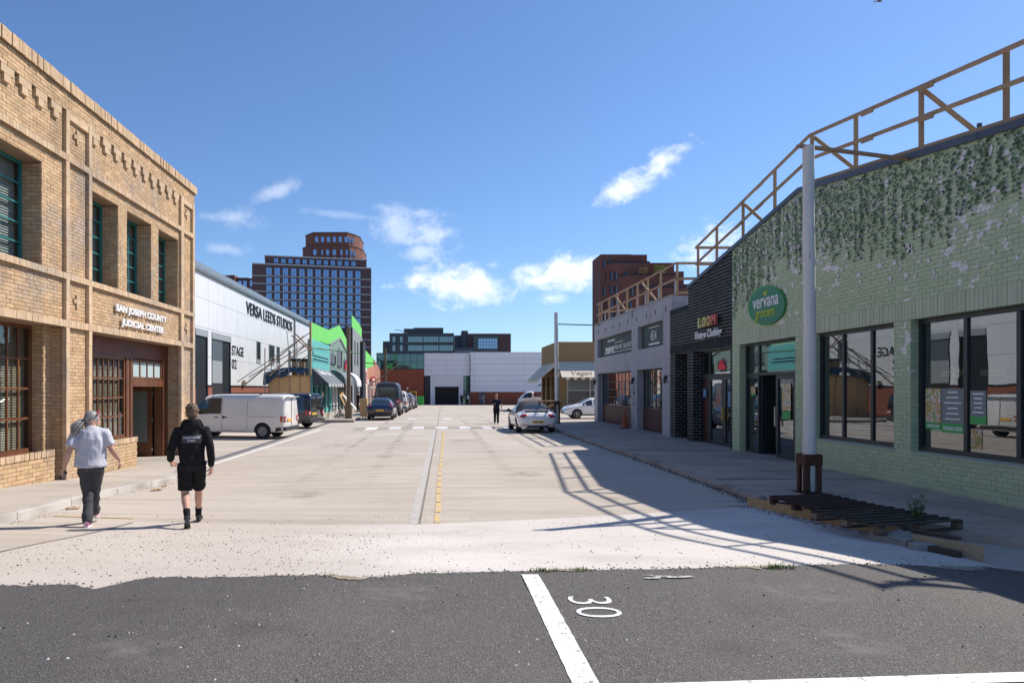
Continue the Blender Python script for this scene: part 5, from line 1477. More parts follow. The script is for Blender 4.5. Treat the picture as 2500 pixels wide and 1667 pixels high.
m_blank = mat('blank_window', (.10, .11, .13), .5)
for (a, b, z0, z1) in ((59.4, 61.9, 4.3, 5.4), (63.2, 66.0, 4.2, 6.0), (67.5, 69.4, 4.2, 5.2)):
    mb = MB(); mb.prism([(LX - .028, a, z0), (LX - .028, b, z0), (LX - .028, b, z1 - .35), (LX - .028, (a + b) / 2, z1), (LX - .028, a, z1 - .35)], (.02, 0, 0)); w = mb.build('window', m_blank, hs_)
    mb = MB(); mb.box(LX - .02, LX + .06, b, b + .18, z0, z1 - .35); mb.box(LX - .02, LX + .06, a, b, z0 - .12, z0); mb.build('window_trim', m_blackw, hs_)
for k in range(12):
    mb = MB(); mb.lathe([(.09, 0), (.06, .06)], (LX - .03, 59.3 + k * .95, 3.95), 8, axis='x'); mb.build('roundel', m_stuccog, hs_)
for y, m in ((58.9, m_tealw), (60.4, m_whitew), (62.3, m_whitew), (64.2, m_stuccog), (66.4, m_stuccog), (68.5, m_ashlar), (70.6, m_ashlar)):
    mb = MB(); mb.box(LX - .02, LX + .12, y - .2, y + .2, .05, 2.75); mb.build('pilaster', m, hs_)
for a, b in ((59.2, 60.1), (60.7, 62.0), (62.6, 63.9), (64.5, 66.1), (66.7, 68.2), (68.8, 70.3)):
    mb = MB(); mb.box(LX - .025, LX + .0, a, b, .2, 2.6); mb.build('shop_window', car_glass('dark_glass'), hs_)
def barrel_awning(label, y0, y1, z0, z1, proj, m):
    t = thing('barrel_awning', label, 'awning', (LX, (y0 + y1) / 2, z0)); mb = MB(); n = 8
    P = [(LX + .05 + proj * math.sin(a), z0 + (z1 - z0) * math.cos(a)) for a in [math.pi / 2 * k / n for k in range(n + 1)]]
    for yy in (y0, y1): mb.poly([(x, yy, z) for x, z in P] + [(LX + .05, yy, z0)])
    for (a, b), (c, d) in zip(P, P[1:]): mb.poly([(a, y0, b), (a, y1, b), (c, y1, d), (c, y0, d)])
    mb.box(LX + .05 + proj - .01, LX + .05 + proj, y0, y1, z0 - .25, z0)
    mb.build('canopy', m, t, smooth=40, fix=True)
barrel_awning('grey green rounded awning on the gabled house front', 58.9, 64.5, 2.6, 3.7, 1.3, mat('grey_green_awning', (.12, .15, .15), .7, (.16, .19, .19), 2))
barrel_awning('white rounded awning right of the grey green awning', 64.8, 68.5, 2.55, 3.75, 1.6, mat('white_awning', (.66, .66, .66), .6))
mb = MB(); mb.prism([(LX + .1, 67.6, 4.0), (LX + .1, 69.2, 4.0), (LX + .1, 69.3, 4.2), (LX + .1, 68.8, 4.5), (LX + .1, 68.6, 4.9), (LX + .1, 68.2, 4.9), (LX + .1, 68.0, 4.5), (LX + .1, 67.5, 4.2)], (.08, 0, 0))
tag(mb.build('red_shop_sign', mat('sign_red', (.55, .03, .06), .5), fix=True), 'red shaped shop sign above the white rounded awning', 'sign')
# tall dark stone front with green panel
tf = thing('tall_stone_front', 'tall dark grey stone set front with black side and slot windows', 'building', (LX, 76, 0))
mb = MB(); mb.prism([(LX - 3.2, 71.02, 0), (LX + .45, 71.02, 0), (LX + .45, 71.02, 8.45), (LX - 3.2, 71.02, 8.2)], (0, .1, 0)); mb.build('side_panel', m_blackw, tf)
TFT = [(71.1, 8.45), (75, 8.35), (80.6, 8.0)]
mb = MB(); mb.prism([(LX + .3, 71.13, 0), (LX + .3, 80.6, 0), (LX + .3, 80.6, 8.0), (LX + .3, 75, 8.35), (LX + .3, 71.13, 8.45)], (.15, 0, 0)); mb.build('wall', m_ashlar, tf)
for (a, b, z0, z1) in ((72.6, 73.6, 4.6, 7.2), (75.0, 76.2, 4.6, 7.2), (72.4, 76.4, .1, 3.2)):
    mb = MB(); mb.box(LX + .45, LX + .462, a, b, z0, z1); mb.build('window', m_blackw, tf)
mb = MB(); mb.box(LX + .45, LX + .8, 78.0, 80.7, 0, 7.5); mb.build('pier', m_blackw, tf)
mb = MB(); mb.prism([(LX + .3, 71.2, 8.46), (LX + .3, 80.6, 8.02), (LX + .3, 80.6, 9.1), (LX + .3, 78, 9.5), (LX + .3, 71.2, 9.75)], (.06, 0, 0)); o = mb.build('green_screen', m_green); tag(o, 'bright green screen panel above the tall dark stone front', 'screen panel')
mb = MB(); mb.bar((LX - 2.8, 71.6, 8.0), (LX + .3, 72, 9.6), .08, .08); mb.build('prop', m_galv, tf)
# further fronts
LX2 = -9.0
def front(name, label, y0, y1, z1, m, wins=(), x=LX2, top=None, mw=m_blank):
    t = thing(name, label, 'building', (x, (y0 + y1) / 2, 0))
    zt = top or [(y0, z1), (y1, z1)]
    mb = MB(); mb.prism([(x - .3, y0, -.4), (x - .3, y1, -.4)] + [(x - .3, y, z) for y, z in reversed(zt)], (.3, 0, 0)); mb.build('wall', m, t)
    for (a, b, c, d) in wins:
        mb = MB(); mb.box(x, x + .012, a, b, c, d); w = mb.build('window', mw, t)
    return t
m_cream2 = mat('white_render', (.62, .58, .52), .8, (.55, .50, .44), 1.5)
m_salmon = mat('salmon_brick', (.45, .20, .12), .85, (.38, .16, .10), 4, speck=(14, .55, .7, (.5, .28, .2)))
m_pinkb = mat('pink_brick', (.40, .17, .13), .85, (.34, .14, .10), 4, speck=(14, .55, .7, (.46, .26, .2)))
front('white_shop_front', 'narrow white rendered shop front with red sign letters', 81, 88.5, 4.9, m_cream2, [(82, 83.5, -.2, 2.5), (85, 87, -.2, 2.5)], top=[(81, 5.6), (84, 5.0), (88.5, 4.6)])
for k, z in enumerate((4.1, 3.7, 3.3, 2.9)):
    mb = MB(); mb.box(LX2 + .0, LX2 + .08, 86.6, 87.4, z - .16, z + .12); tag(mb.build('sign_letter', mat('sign_red', (.55, .03, .06), .5)), ['topmost', 'second', 'third', 'lowest'][k] + ' red block letter down the white shop front', 'sign')
mb = MB(); mb.lathe([(.01, .02), (.45, 0), (.45, -.05), (.01, -.06)], (LX2 + .1, 82.6, 3.1), 16, axis='x'); tag(mb.build('round_sign', mat('sign_orange', (.6, .12, .03), .5)), 'round orange sign on the white shop front', 'sign')
front('salmon_brick_front', 'salmon brick front with a pale doorway and red oval sign', 88.5, 98.5, 5.0, m_salmon, [(89.5, 92, -.4, 2.6), (93.5, 96.5, -.4, 2.6)], top=[(88.5, 4.6), (98.5, 5.4)], mw=mat('dusty_glass', (.16, .17, .18), .3))
mb = MB(); mb.box(LX2 + .005, LX2 + .03, 88.6, 98.4, 2.7, 3.35); tag(mb.build('pale_fascia', m_cream2), 'cream fascia board over the salmon brick shop', 'fascia')
mb = MB(); n = 24; mb.prism([(LX2 + .25, 93.8 + 3.6 * math.cos(2*math.pi*k/n), 3.35 + .42 * math.sin(2*math.pi*k/n)) for k in range(n)], (.1, 0, 0)); ov = mb.build('oval_sign', mat('sign_crimson', (.30, .02, .03), .5), fix=True); tag(ov, 'crimson oval shop sign hanging on the salmon brick front', 'sign')
mb = MB(); mb.prism([(LX2 + .36, 91.6, 3.2), (LX2 + .36, 96, 3.2), (LX2 + .36, 95.2, 3.42), (LX2 + .36, 93.8, 3.52), (LX2 + .36, 92.4, 3.42)], (.01, 0, 0)); mb.build('sign_flourish', m_cream2, ov)
front('pink_brick_front', 'pink brick front with three tall slots at the row end', 98.5, 109, 6.0, m_pinkb, [(100, 101.5, -.4, 3.2), (103, 104.5, -.4, 3.2), (106, 107.5, -.4, 3.2)], top=[(98.5, 6.3), (109, 5.0)])
mb = MB(); mb.prism([(LX2 - .1, 80.8, 5.65), (LX2 - .1, 84, 5.05), (LX2 - .1, 88.5, 4.65), (LX2 - .1, 96, 5.2), (LX2 - .1, 98.4, 4.0), (LX2 - .1, 98.4, 6.35), (LX2 - .1, 89, 6.9), (LX2 - .1, 80.8, 7.4)], (-.06, 0, 0)); tag(mb.build('green_screen', m_green, fix=True), 'stepped green screen panel above the far brick fronts', 'screen panel')
for y in (83.8, 87.8, 93, 97.2):
    t = MB(); t.bar((LX2, y, 2.2), (LX2 + 1.0, y, 2.2), .05, .05); t.ell((LX2 + 1.05, y, 2.2), (.16, .16, .16), 10, 8); tag(t.build('globe_lamp', mat('lamp_white', (.7, .68, .62), .4), fix=True), {83.8: 'globe lamp on the white shop front', 87.8: 'globe lamp by the red letters', 93: 'globe lamp below the oval sign', 97.2: 'farthest globe lamp of the shop row'}[y], 'lamp')

# plywood flank and scaffold beside the teal shop
pf = thing('plywood_flank', 'raw plywood side wall of the teal shop under a blue tarpaulin', 'hoarding', (-11, 50, 0))
for k in range(4):
    x0 = -12.25 + k * .76
    for c, d in ((-.15, 1.35), (1.38, 2.95)):
        mb = MB(); mb.box(x0, x0 + .74, 49.9, 49.93, c, d); mb.build('plywood_sheet', m_ply, pf)
for x in (-12.27, -11.5, -10.74, -9.98, -9.24):
    mb = MB(); mb.box(x - .03, x + .03, 49.84, 49.9, -.15, 3.05); mb.build('stud', m_timber, pf)
mb = MB(); mb.box(-12.3, -9.2, 49.82, 49.88, 2.95, 3.06); mb.build('head_plate', m_timber, pf)
mb = MB(); mb.box(-9.28, -9.14, 49.75, 49.9, 3.05, 6.95); mb.build('corner_post', m_timber, pf)
for k in range(3):
    mb = MB(); x0 = -10.75 + k * .5; mb.box(x0, x0 + .47, 50.6, 50.64, 3.05, 4.1); mb.build('plywood_sheet', m_ply, pf)
mb = MB(); mb.box(-10.8, -9.2, 50.5, 52, 4.1, 4.3); mb.build('roof_felt', m_blackw, pf)
mb = MB(); n = 20; vs = []
for i in range(n + 1):
    s_ = i / n; x = -12.6 + 3.3 * s_; zt = 3.2 + .35 * math.sin(s_ * 2.6) ; drop = .75 * (1 - s_) + .12 + .12 * math.sin(s_ * 17)
    vs += [(x, 50.6, zt + .12), (x, 49.72, zt), (x - .05, 49.68, zt - drop)]
mb.add(vs, [(i*3+j, (i+1)*3+j, (i+1)*3+j+1, i*3+j+1) for i in range(n) for j in range(2)])
tag(mb.build('blue_tarpaulin', mat('tarp_blue', (.02, .055, .10), .6, (.03, .08, .14), 3), smooth=True), 'dark blue tarpaulin draped over the plywood flank', 'tarpaulin')
sf = thing('scaffold', 'raking scaffold tubes propping the back of the teal front', 'scaffold', (-12, 49.5, 0))
for (p, q, r) in (((-14.4, 49.3, 2.55), (-9.3, 50.2, 6.2), .035), ((-13.6, 49.4, 2.9), (-9.3, 50.3, 5.5), .035), ((-12.4, 49.5, 3.1), (-9.3, 50.3, 5.1), .03), ((-11.6, 49.5, 3.1), (-9.3, 50.2, 4.6), .03),
                  ((-12.4, 49.3, -.1), (-12.4, 49.3, 5.0), .04), ((-12.0, 49.6, 3), (-12.0, 49.6, 4.3), .03), ((-11.4, 49.6, 3), (-11.4, 49.6, 4.3), .03), ((-10.75, 49.6, 3), (-10.75, 49.6, 4.35), .03), ((-10.2, 49.8, 3.3), (-10.2, 49.8, 5.4), .03), ((-12.6, 49.2, 3.5), (-11.0, 49.4, 3.35), .03), ((-10.9, 51, 3.5), (-11.2, 51, 6.4), .03)):
    mb = MB(); mb.tube([p, q], r, 7); mb.build('tube', m_galv, sf)
for (p, q) in (((-13.9, 49.2, 2.3), (-9.7, 49.9, 5.9)), ((-12.1, 49.3, 3.0), (-9.6, 49.9, 5.2)), ((-10.5, 49.4, 5.9), (-9.2, 49.4, 4.9)), ((-10.3, 49.5, 6.1), (-9.0, 49.5, 4.8))):
    mb = MB(); mb.bar(p, q, .05, .09); mb.build('timber_raker', m_timber, sf)
# posts and green bars on the left
m_polebr = mat('brown_pole', (.13, .09, .065), .85, (.18, .13, .095), 4, sc3=(4, 4, .3), bump=.008, bscale=8, bsc3=(4, 4, .3))
lp = pole('brown timber post on the left pavement before the stone front', -5.8, 45.0, .10, 6.0, .15, 0, m_polebr)
mb = MB(); mb.box(-6.02, -5.58, 44.78, 45.2, .1, 1.0); mb.build('timber_boot', mat('boot_wood', (.20, .13, .08), .85, (.15, .1, .06), 4), lp)
pole('far timber post rising behind the grey panel van', -6.0, 80.0, -.1, 6.9, .14, 0, m_polebr)
mb = MB(); mb.tube([(-9.15, 49.9, 5.05), (-6.05, 53.5, 4.85)], .05, 8); tag(mb.build('green_bar', m_gtape), 'green bar from the teal front corner past the brown post', 'bar')
mb = MB(); mb.tube([(-9.0, 81.5, 5.15), (-6.0, 80, 5.0)], .05, 8); tag(mb.build('green_bar', m_gtape), 'green bar from the white shop front to the far post', 'bar')
mb = MB(); mb.tube([(-6.0, 80, 5.05), (-3.6, 80, 5.05)], .05, 8); tag(mb.build('green_bar', m_gtape), 'green bar running right from the far post', 'bar')
mb = MB(); mb.bar((-6.0, 80, 3.8), (-4.4, 80, 5.0), .06, .1); mb.bar((-7.4, 80.5, 2.9), (-6.05, 80, 3.7), .06, .1); tag(mb.build('timber_stay', m_timber), 'raking timber stay fixed to the far post', 'timber')
# clutter on the left pavement
for i, (p, q, w, m, lab) in enumerate((((-8.9, 66, .0), (-8.95, 67.2, 2.6), .12, m_timber, 'long timber plank leaning by the white awning'), ((-7.4, 58.5, .1), (-8.6, 60.5, 1.9), .5, m_ply, 'plywood sheet leaning on the row front'), ((-6.6, 58, .1), (-8.2, 60, 1.5), .18, m_whitew, 'white board leaning near the brown post'))):
    mb = MB(); mb.bar(p, q, w, .04); tag(mb.build('leaning_board', m), lab, 'board')
r_ = random.Random(4)
for i, (x, y, s_, m, lab) in enumerate(((-6.6, 61, .5, m_ply, 'open cardboard carton on the left pavement'), (-6.1, 63, .6, m_ply, 'larger cardboard carton behind the open one'), (-6.9, 64.5, .45, m_cream2, 'pale carton beside the wall on the left pavement'))):
    mb = MB(); mb.box(x - s_, x + s_, y - .4, y + .4, .09, .09 + s_ * 1.1); mb.box(x - s_ - .25, x - s_, y - .35, y + .35, .09 + s_ * 1.05, .09 + s_ * 1.1)
    tag(mb.build('carton', m, fix=True), lab, 'box')
mb = MB(); mb.box(-5.5, -5.0, 49.0, 49.6, .08, 1.35); tag(mb.build('timber_crate', m_ply), 'upright plywood crate on the pavement behind the blue hatchback', 'crate')
# bistro table with stone planter
bt = thing('bistro_table', 'dark round cafe table behind the black van', 'table', (-7.1, 45.8, .1))
mb = MB(); mb.lathe([(.6, 0), (.6, .03)], (-7.1, 45.8, .9), 20); mb.build('top', m_blackw, bt)
for a in (0, 2.1, 4.2):
    mb = MB(); mb.tube([(-7.1 + .1 * math.cos(a), 45.8 + .1 * math.sin(a), .9), (-7.1 + .45 * math.cos(a), 45.8 + .45 * math.sin(a), .11)], .02, 6); mb.build('leg', m_blackw, bt)
def rubble(name, label, c, r, n, seed, m):
    rr = random.Random(seed); mb = MB()
    for _ in range(n):
        a, b = rr.random() * 6.28, rr.random(); s_ = .06 + .05 * rr.random()
        mb.ell((c[0] + r * b * math.cos(a), c[1] + r * b * math.sin(a), c[2] + .08 + .5 * (1 - b) * rr.random() * 1.0), (s_, s_, s_ * .7), 6, 4)
    return tag(mb.build(name, m), label, 'rubble', kind='stuff')
rubble('stone_heap', 'heap of pale stones beside the cafe table', (-6.5, 46.2, .1), .45, 60, 3, mat('pale_rubble', (.34, .31, .28), .9, vary=.3))

# ------------------------------------------------------------------ far end: brick and glass block, grey stage shed
FY = 111.0
fb = thing('brick_glass_block', 'red brick block with a mirrored glass upper floor at the street end', 'building', (-5.5, FY, -.5))
mb = MB(); mb.box(-9.8, -2.1, FY, FY + 14, -.6, 5.2); mb.build('wall', mat('far_red_brick', (.26, .072, .038), .85, (.22, .06, .032), .8, speck=(9, .5, .7, (.30, .09, .05))), fb)
mb = MB(); mb.box(-9.8, -2.05, FY + .1, FY + 14, 5.2, 7.9); mb.build('glazed_box', m_frame, fb)
m_mir = mat('mirror_glass', (.10, .16, .18), .03, metal=.85)
for k in range(7):
    for (c, d) in ((5.35, 6.45), (6.52, 7.72)):
        mb = MB(); x = -9.7 + k * 1.09; mb.box(x + .03, x + 1.05, FY + .05, FY + .09, c, d); mb.build('pane', m_mir, fb)
mb = MB(); mb.box(-4.9, -4.6, FY - .2, FY, 2.0, 2.3); mb.build('wall_lamp', m_whitew, fb)
m_clad2 = mat('grey_cladding', (.70, .70, .75), .5, (.74, .74, .79), .3)
m_clad3 = mat('pale_grey_cladding', (.72, .735, .80), .5, (.76, .775, .83), .3)
fs_ = thing('grey_stage_shed', 'large pale grey clad shed with dark vehicle door closing the street', 'shed', (8, FY, -.5))
mb = MB(); mb.box(-2.0, 5.5, FY + .3, FY + 30, -.6, 7.5); mb.build('core', m_lgrey, fs_)
for c, d in ((4.2, 5.05), (5.05, 5.9), (5.9, 6.76), (6.76, 7.62)):
    for (a, b) in ((-2.05, 1.7), (1.7, 5.4)):
        mb = MB(); mb.box(a + .01, b - .01, FY + .22, FY + .3, c + .015, d - .015); mb.build('cladding_panel', m_clad2, fs_)
mb = MB(); mb.box(-2.1, 5.5, FY + .1, FY + .5, 7.62, 7.86); mb.build('gutter', m_clad3, fs_)
mb = MB(); mb.box(-2.0, -1.0, FY + .2, FY + .3, -.6, 4.19); mb.build('dark_side_panel', m_blackw, fs_)
mb = MB(); mb.box(-1.0, -.76, FY, FY + .3, -.6, 3.98); mb.box(4.08, 4.32, FY, FY + .3, -.6, 3.98); mb.box(-1.0, 4.32, FY, FY + .3, 3.98, 4.17); mb.build('door_surround', m_clad3, fs_)
mb = MB(); mb.box(-.76, 4.08, FY + .22, FY + .3, 2.35, 3.98); mb.build('roller_shutter', m_clad2, fs_)
mb = MB(); mb.box(-.76, -.28, FY + .2, FY + .3, -.6, 2.35); mb.box(3.6, 4.08, FY + .2, FY + .3, -.6, 2.35); mb.build('door_jamb', m_clad2, fs_)
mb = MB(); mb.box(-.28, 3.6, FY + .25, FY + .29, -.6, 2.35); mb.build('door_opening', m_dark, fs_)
mb = MB(); mb.box(-.33, 3.65, FY + .15, FY + .25, 2.2, 2.42); mb.build('door_lintel', m_blackw, fs_)
for k in range(6):
    mb = MB(); z = -.6 + k * .8; mb.box(4.36, 5.4, FY + .2, FY + .28, z + .03, z + .77); mb.build('glass_strip_pane', m_mir, fs_)
mb = MB(); mb.box(5.5, 34, FY - .4, FY + 30, -.6, 7.7); mb.build('core', m_lgrey, fs_)
for k in range(7):
    z = 1.55 + k * .905
    for (a, b) in ((5.5, 14.1), (14.1, 23), (23, 34)):
        mb = MB(); mb.box(a + .012, b - .012, FY - .5, FY - .4, z + .02, z + .885); mb.build('cladding_panel', m_clad3, fs_)
mb = MB(); mb.box(5.4, 34, FY - .55, FY + .3, 7.88, 8.0); mb.build('gutter', m_clad3, fs_)
mb = MB(); mb.box(5.5, 34, FY - .52, FY - .4, -.6, 1.54); mb.build('brick_plinth', MATS['far_red_brick'], fs_)
mb = MB(); mb.box(6.9, 7.9, FY - .56, FY - .5, -.6, 1.5); mb.build('personnel_door', mat('slate_door', (.06, .075, .095), .5), fs_)
mb = MB(); mb.tube([(6.15, FY - .6, 7.8), (6.15, FY - .6, 1.5)], .08, 6); mb.build('downpipe', m_clad3, fs_)
mb = MB(); mb.prism([(7, FY + 3, 8.0), (16, FY + 3, 7.9), (16, FY + 12, 8.35), (7.5, FY + 12, 8.5)], (0, 0, .18)); mb.build('roof_vents', m_frame, fs_)

# ------------------------------------------------------------------ cafe with cream awning (right, beyond the side street)
vg = thing('cafe_building', 'tan brick cafe with cream awnings across the side street on the right', 'building', (13, 66, 0))
m_caf = mat('ochre_brick', (.30, .19, .085), .85, (.24, .15, .07), 4, speck=(12, .5, .68, (.38, .25, .12)), bump=.004, bscale=25)
mb = MB(); facade(mb, 11.6, -1, 66, 75.5, -.4, 6.6, [(67, 69, -.1, 3.3, .4), (70, 72, -.1, 3.3, .4), (73, 75, -.1, 3.3, .4)], .4)
mb.poly([(11.6, 66, 3.0), (30, 66, 3.0), (30, 66, 6.6), (11.6, 66, 6.6)]); mb.poly([(11.6, 66, -.4), (12.6, 66, -.4), (12.6, 66, 3.0), (11.6, 66, 3.0)])
mb.poly([(11.6, 66, 6.6), (30, 66, 6.6), (30, 75.5, 6.6), (11.6, 75.5, 6.6)]); mb.poly([(11.6, 75.5, -.4), (30, 75.5, -.4), (30, 75.5, 6.6), (11.6, 75.5, 6.6)])
mb.poly([(12.6, 66, -.4), (30, 66, -.4), (30, 66, .15), (12.6, 66, .15)])
mb.build('wall', m_caf, vg)
mb = MB(); mb.box(11.55, 30, 65.88, 65.99, 3.5, 4.7); mb.build('fascia', mat('cafe_fascia', (.34, .34, .33), .7), vg)
for k in range(6):
    x = 12.7 + k * 2.2; mb = MB(); mb.box(x, x + 2.1, 66.1, 66.18, .2, 1.9); w = mb.build('shop_window', car_glass('dark_glass'), vg)
    mb = MB(); mb.box(x, x + 2.1, 66.05, 66.15, 1.95, 2.9); mb.build('transom_panel', mat('transom_grey', (.17, .18, .18), .4), vg)
    mb = MB(); mb.box(x - .1, x, 66.02, 66.2, .15, 3.0); mb.build('mullion', m_cream2, vg)
mb = MB(); mb.box(12.6, 26, 66.03, 66.16, 1.88, 1.96); mb.build('glazing_bar', m_cream2, vg)
for y in (67, 70, 73):
    mb = MB(); mb.box(11.9, 12.0, y, y + 2, -.1, 3.3); mb.build('shop_window', car_glass('dark_glass'), vg)
for y in (66.5, 69.5, 72.5, 75.2):
    mb = MB(); mb.lathe([(.02, 0), (.16, -.08), (.14, -.14)], (11.35, y, 2.55), 10); mb.bar((11.6, y, 2.6), (11.35, y, 2.56), .04, .04); mb.build('wall_lamp', m_frame, vg)
m_awn = mat('cream_canvas', (.66, .58, .47), .8, (.60, .53, .43), 1.5)
ca = thing('cafe_awning', 'cream canvas awning lettered Vegan over the cafe window', 'awning', (14, 65.5, 3))
mb = MB(); mb.poly([(11.7, 65.88, 4.45), (26, 65.88, 4.45), (26, 63.7, 3.14), (11.7, 63.7, 3.14)]); mb.poly([(11.7, 63.71, 3.12), (26, 63.71, 3.12), (26, 65.87, 4.43), (11.7, 65.87, 4.43)]); mb.build('canopy', m_awn, ca)
for k in range(28):
    mb = MB(); x = 11.72 + k * .36; mb.prism([(x, 63.7, 3.12), (x + .34, 63.7, 3.12), (x + .34, 63.7, 2.93), (x + .17, 63.7, 2.86), (x, 63.7, 2.93)], (0, -.02, 0)); mb.build('valance_tab', m_awn if k % 2 else mat('valance_brown', (.20, .13, .07), .8), ca)
text_mb('Vegan', 1, (12.75, 64.05, 3.37), (1, 0, 0), (0, 2.18, 1.31), .01, bold=.01, shear=.3, width=1.9, height=1.0).build('lettering', mat('awning_letter', (.25, .2, .15), .7), ca)
cb = thing('cafe_awning', 'pale canvas awning on the shaded side of the cafe', 'awning', (10.6, 70.5, 3))
mb = MB(); mb.poly([(11.58, 66.1, 4.6), (11.58, 75, 4.6), (9.9, 75, 2.95), (9.9, 66.1, 2.95)]); mb.poly([(9.91, 66.1, 2.93), (9.91, 75, 2.93), (11.57, 75, 4.58), (11.57, 66.1, 4.58)]); mb.build('canopy', m_awn, cb)
mb = MB(); mb.prism([(11.58, 66.08, 4.6), (9.9, 66.08, 2.95), (11.58, 66.08, 4.3)], (0, .03, 0)); mb.build('gable', m_awn, cb)
mb = MB(); mb.box(9.88, 9.92, 66.1, 75, 2.72, 2.95); mb.build('valance', m_awn, cb)
tb = thing('sawhorse', 'timber sawhorse frame behind the grey pole', 'sawhorse', (8.5, 52, 0))
for (p, q) in (((7.6, 52, 1.15), (9.4, 52, 1.15)), ((7.8, 51.8, 0), (7.9, 52, 1.1)), ((7.8, 52.4, 0), (7.9, 52.05, 1.1)), ((9.1, 51.8, 0), (9.05, 52, 1.1)), ((9.1, 52.4, 0), (9.05, 52.05, 1.1)), ((7.8, 51.9, .5), (9.1, 51.9, .9))):
    mb = MB(); mb.bar(p, q, .07, .1); mb.build('beam', m_timber, tb)

# ------------------------------------------------------------------ skyline
def tower_windows(parent, o, ud, nd, cols, rows, w, h, du, dz, frame_m, pane_m, depth=.25, name='window', skip=None):
    """rows of windows on a plane: each window a part with two panes"""
    o = Vector(o); ud = Vector(ud).normalized(); nd = Vector(nd).normalized(); rz = math.atan2(ud.y, ud.x)
    f = MB(); t = .09
    f.box(-w/2, w/2, -.06, .06, -h/2, -h/2 + t); f.box(-w/2, w/2, -.06, .06, h/2 - t, h/2); f.box(-w/2, -w/2 + t, -.06, .06, -h/2 + t, h/2 - t); f.box(w/2 - t, w/2, -.06, .06, -h/2 + t, h/2 - t); f.box(-w*.17, -w*.17 + .1, -.06, .06, -h/2 + t, h/2 - t); f.box(w*.17 - .1, w*.17, -.06, .06, -h/2 + t, h/2 - t)
    fm = f.mesh(name, frame_m)
    p = MB(); p.box(-w/2 + t, w/2 - t, -.02, .02, -h/2 + t, h/2 - t); pm = p.mesh('pane', pane_m)
    for r in range(rows):
        for c in range(cols):
            if skip and skip(r, c): continue
            q = o + ud * (c * du) + Vector((0, 0, -r * dz)) + nd * .05
            a = at_world(name, fm, parent, q, None, rz)
            b = link('pane', pm, a)
m_brn = mat('brown_brick_far', (.14, .075, .072), .85, (.16, .088, .083), .1)
m_band = mat('pale_band', (.60, .58, .58), .7)
m_pane = mat('sky_pane', (.30, .42, .62), .10, metal=.7)
m_panefr = mat('window_black', (.012, .016, .025), .5)
tw = thing('brown_tower', 'broad dark brown brick apartment tower with pale floor bands', 'tower', (-50, 255, 0))
A = Vector((-67.6, 250, 0)); B = Vector((-24.9, 260, 0)); ud = (B - A).normalized(); nd = Vector((ud.y, -ud.x, 0)); WT = (B - A).length
def slab(mb, s0, s1, z0, z1, d0, d1):
    P = [A + ud * s0 + nd * d1, A + ud * s1 + nd * d1, A + ud * s1 + nd * d0, A + ud * s0 + nd * d0]
    mb.prism([(p.x, p.y, z0) for p in P], (0, 0, z1 - z0)); return mb
slab(MB(), 0, WT, -1, 48.1, -16, 0).build('wall', m_brn, tw, fix=True)
slab(MB(), 4.6, WT - 1.7, 48.1, 51.0, -15, -.8).build('attic', m_brn, tw, fix=True)
slab(MB(), 4.4, WT - 1.5, 51.0, 51.4, -15, -.6).build('attic_coping', m_band, tw, fix=True)
pit = 2.86
for k in range(15):
    z = 48.1 - .35 - (0 if k == 0 else 4.3 + (k - 1) * pit)
    slab(MB(), -.05, WT + .05, z, z + (.45 if k == 0 else .3), -.05, .1).build('floor_band', m_band, tw, fix=True)
spc = MB(); 
ox = A + ud * 6.0
tower_windows(tw, (ox.x, ox.y, 45.3), ud, nd, 12, 1, 2.1, 3.0, 2.98, pit, m_panefr, m_pane, name='window')
tower_windows(tw, (ox.x, ox.y, 42.0), ud, nd, 12, 13, 2.1, 2.35, 2.98, pit, m_panefr, m_pane, name='window')
ox2 = A + ud * 8.6 + nd * -.75
tower_windows(tw, (ox2.x, ox2.y, 49.5), ud, nd, 12, 1, 1.7, 1.9, 2.6, pit, m_panefr, m_pane, name='window')
m_orb = mat('orange_brick_far', (.22, .092, .065), .85, (.18, .074, .053), .15, sc3=(1, 1, .1))
ot = thing('octagonal_tower', 'faceted red brick tower rising behind the brown tower', 'tower', (-44, 300, 0))
cx, cy = -45.0, 300.0
def oct_ring(rx, ry, z0, z1, name, m):
    mb = MB(); mb.prism([(cx + rx * c, cy + ry * s_, z0) for c, s_ in ((-1, -.45), (-.62, -1), (.62, -1), (.85, -.62), (1, -.2), (1, 1), (-1, 1))], (0, 0, z1 - z0)); return mb.build(name, m, ot, fix=True)
oct_ring(12.8, 12, 0, 62.6, 'lower_drum', m_orb); oct_ring(11.6, 11.2, 62.6, 68.0, 'upper_drum', m_orb)
oct_ring(13.0, 12.2, 62.4, 62.8, 'ledge', m_brn); oct_ring(11.8, 11.4, 67.9, 68.3, 'coping', m_brn)
for (r0, ry, zs_) in ((12.8, 12.0, (56.4, 59.6)), (11.6, 11.2, (65.2,))):
    for z in zs_:
        for k in range(6):
            mb = MB(); x = cx - r0 * .55 + k * r0 * .215; mb.box(x, x + 1.3, cy - ry - .08, cy - ry + .02, z - 1.1, z + 1.1); mb.build('window', m_pane, ot)
        for k in range(2):
            t0 = .25 + .4 * k; p = Vector((cx + r0 * .62, cy - ry, 0)).lerp(Vector((cx + r0 * .85, cy - ry * .62, 0)), t0)
            mb = MB(); mb.box(p.x - .5, p.x + .5, p.y - .35, p.y + .35, z - 1.1, z + 1.1); mb.build('window', m_pane, ot)
for k in range(5):
    mb = MB(); x = cx - 12.8 * .62 + k * 12.8 * .31; mb.box(x - .4, x + .4, cy - 12.3, cy - 12, 50, 62.4); mb.build('rib', m_brn, ot)
sl = thing('stepped_apartments', 'low orange brick apartment block left of the brown tower', 'building', (-80, 270, 0))
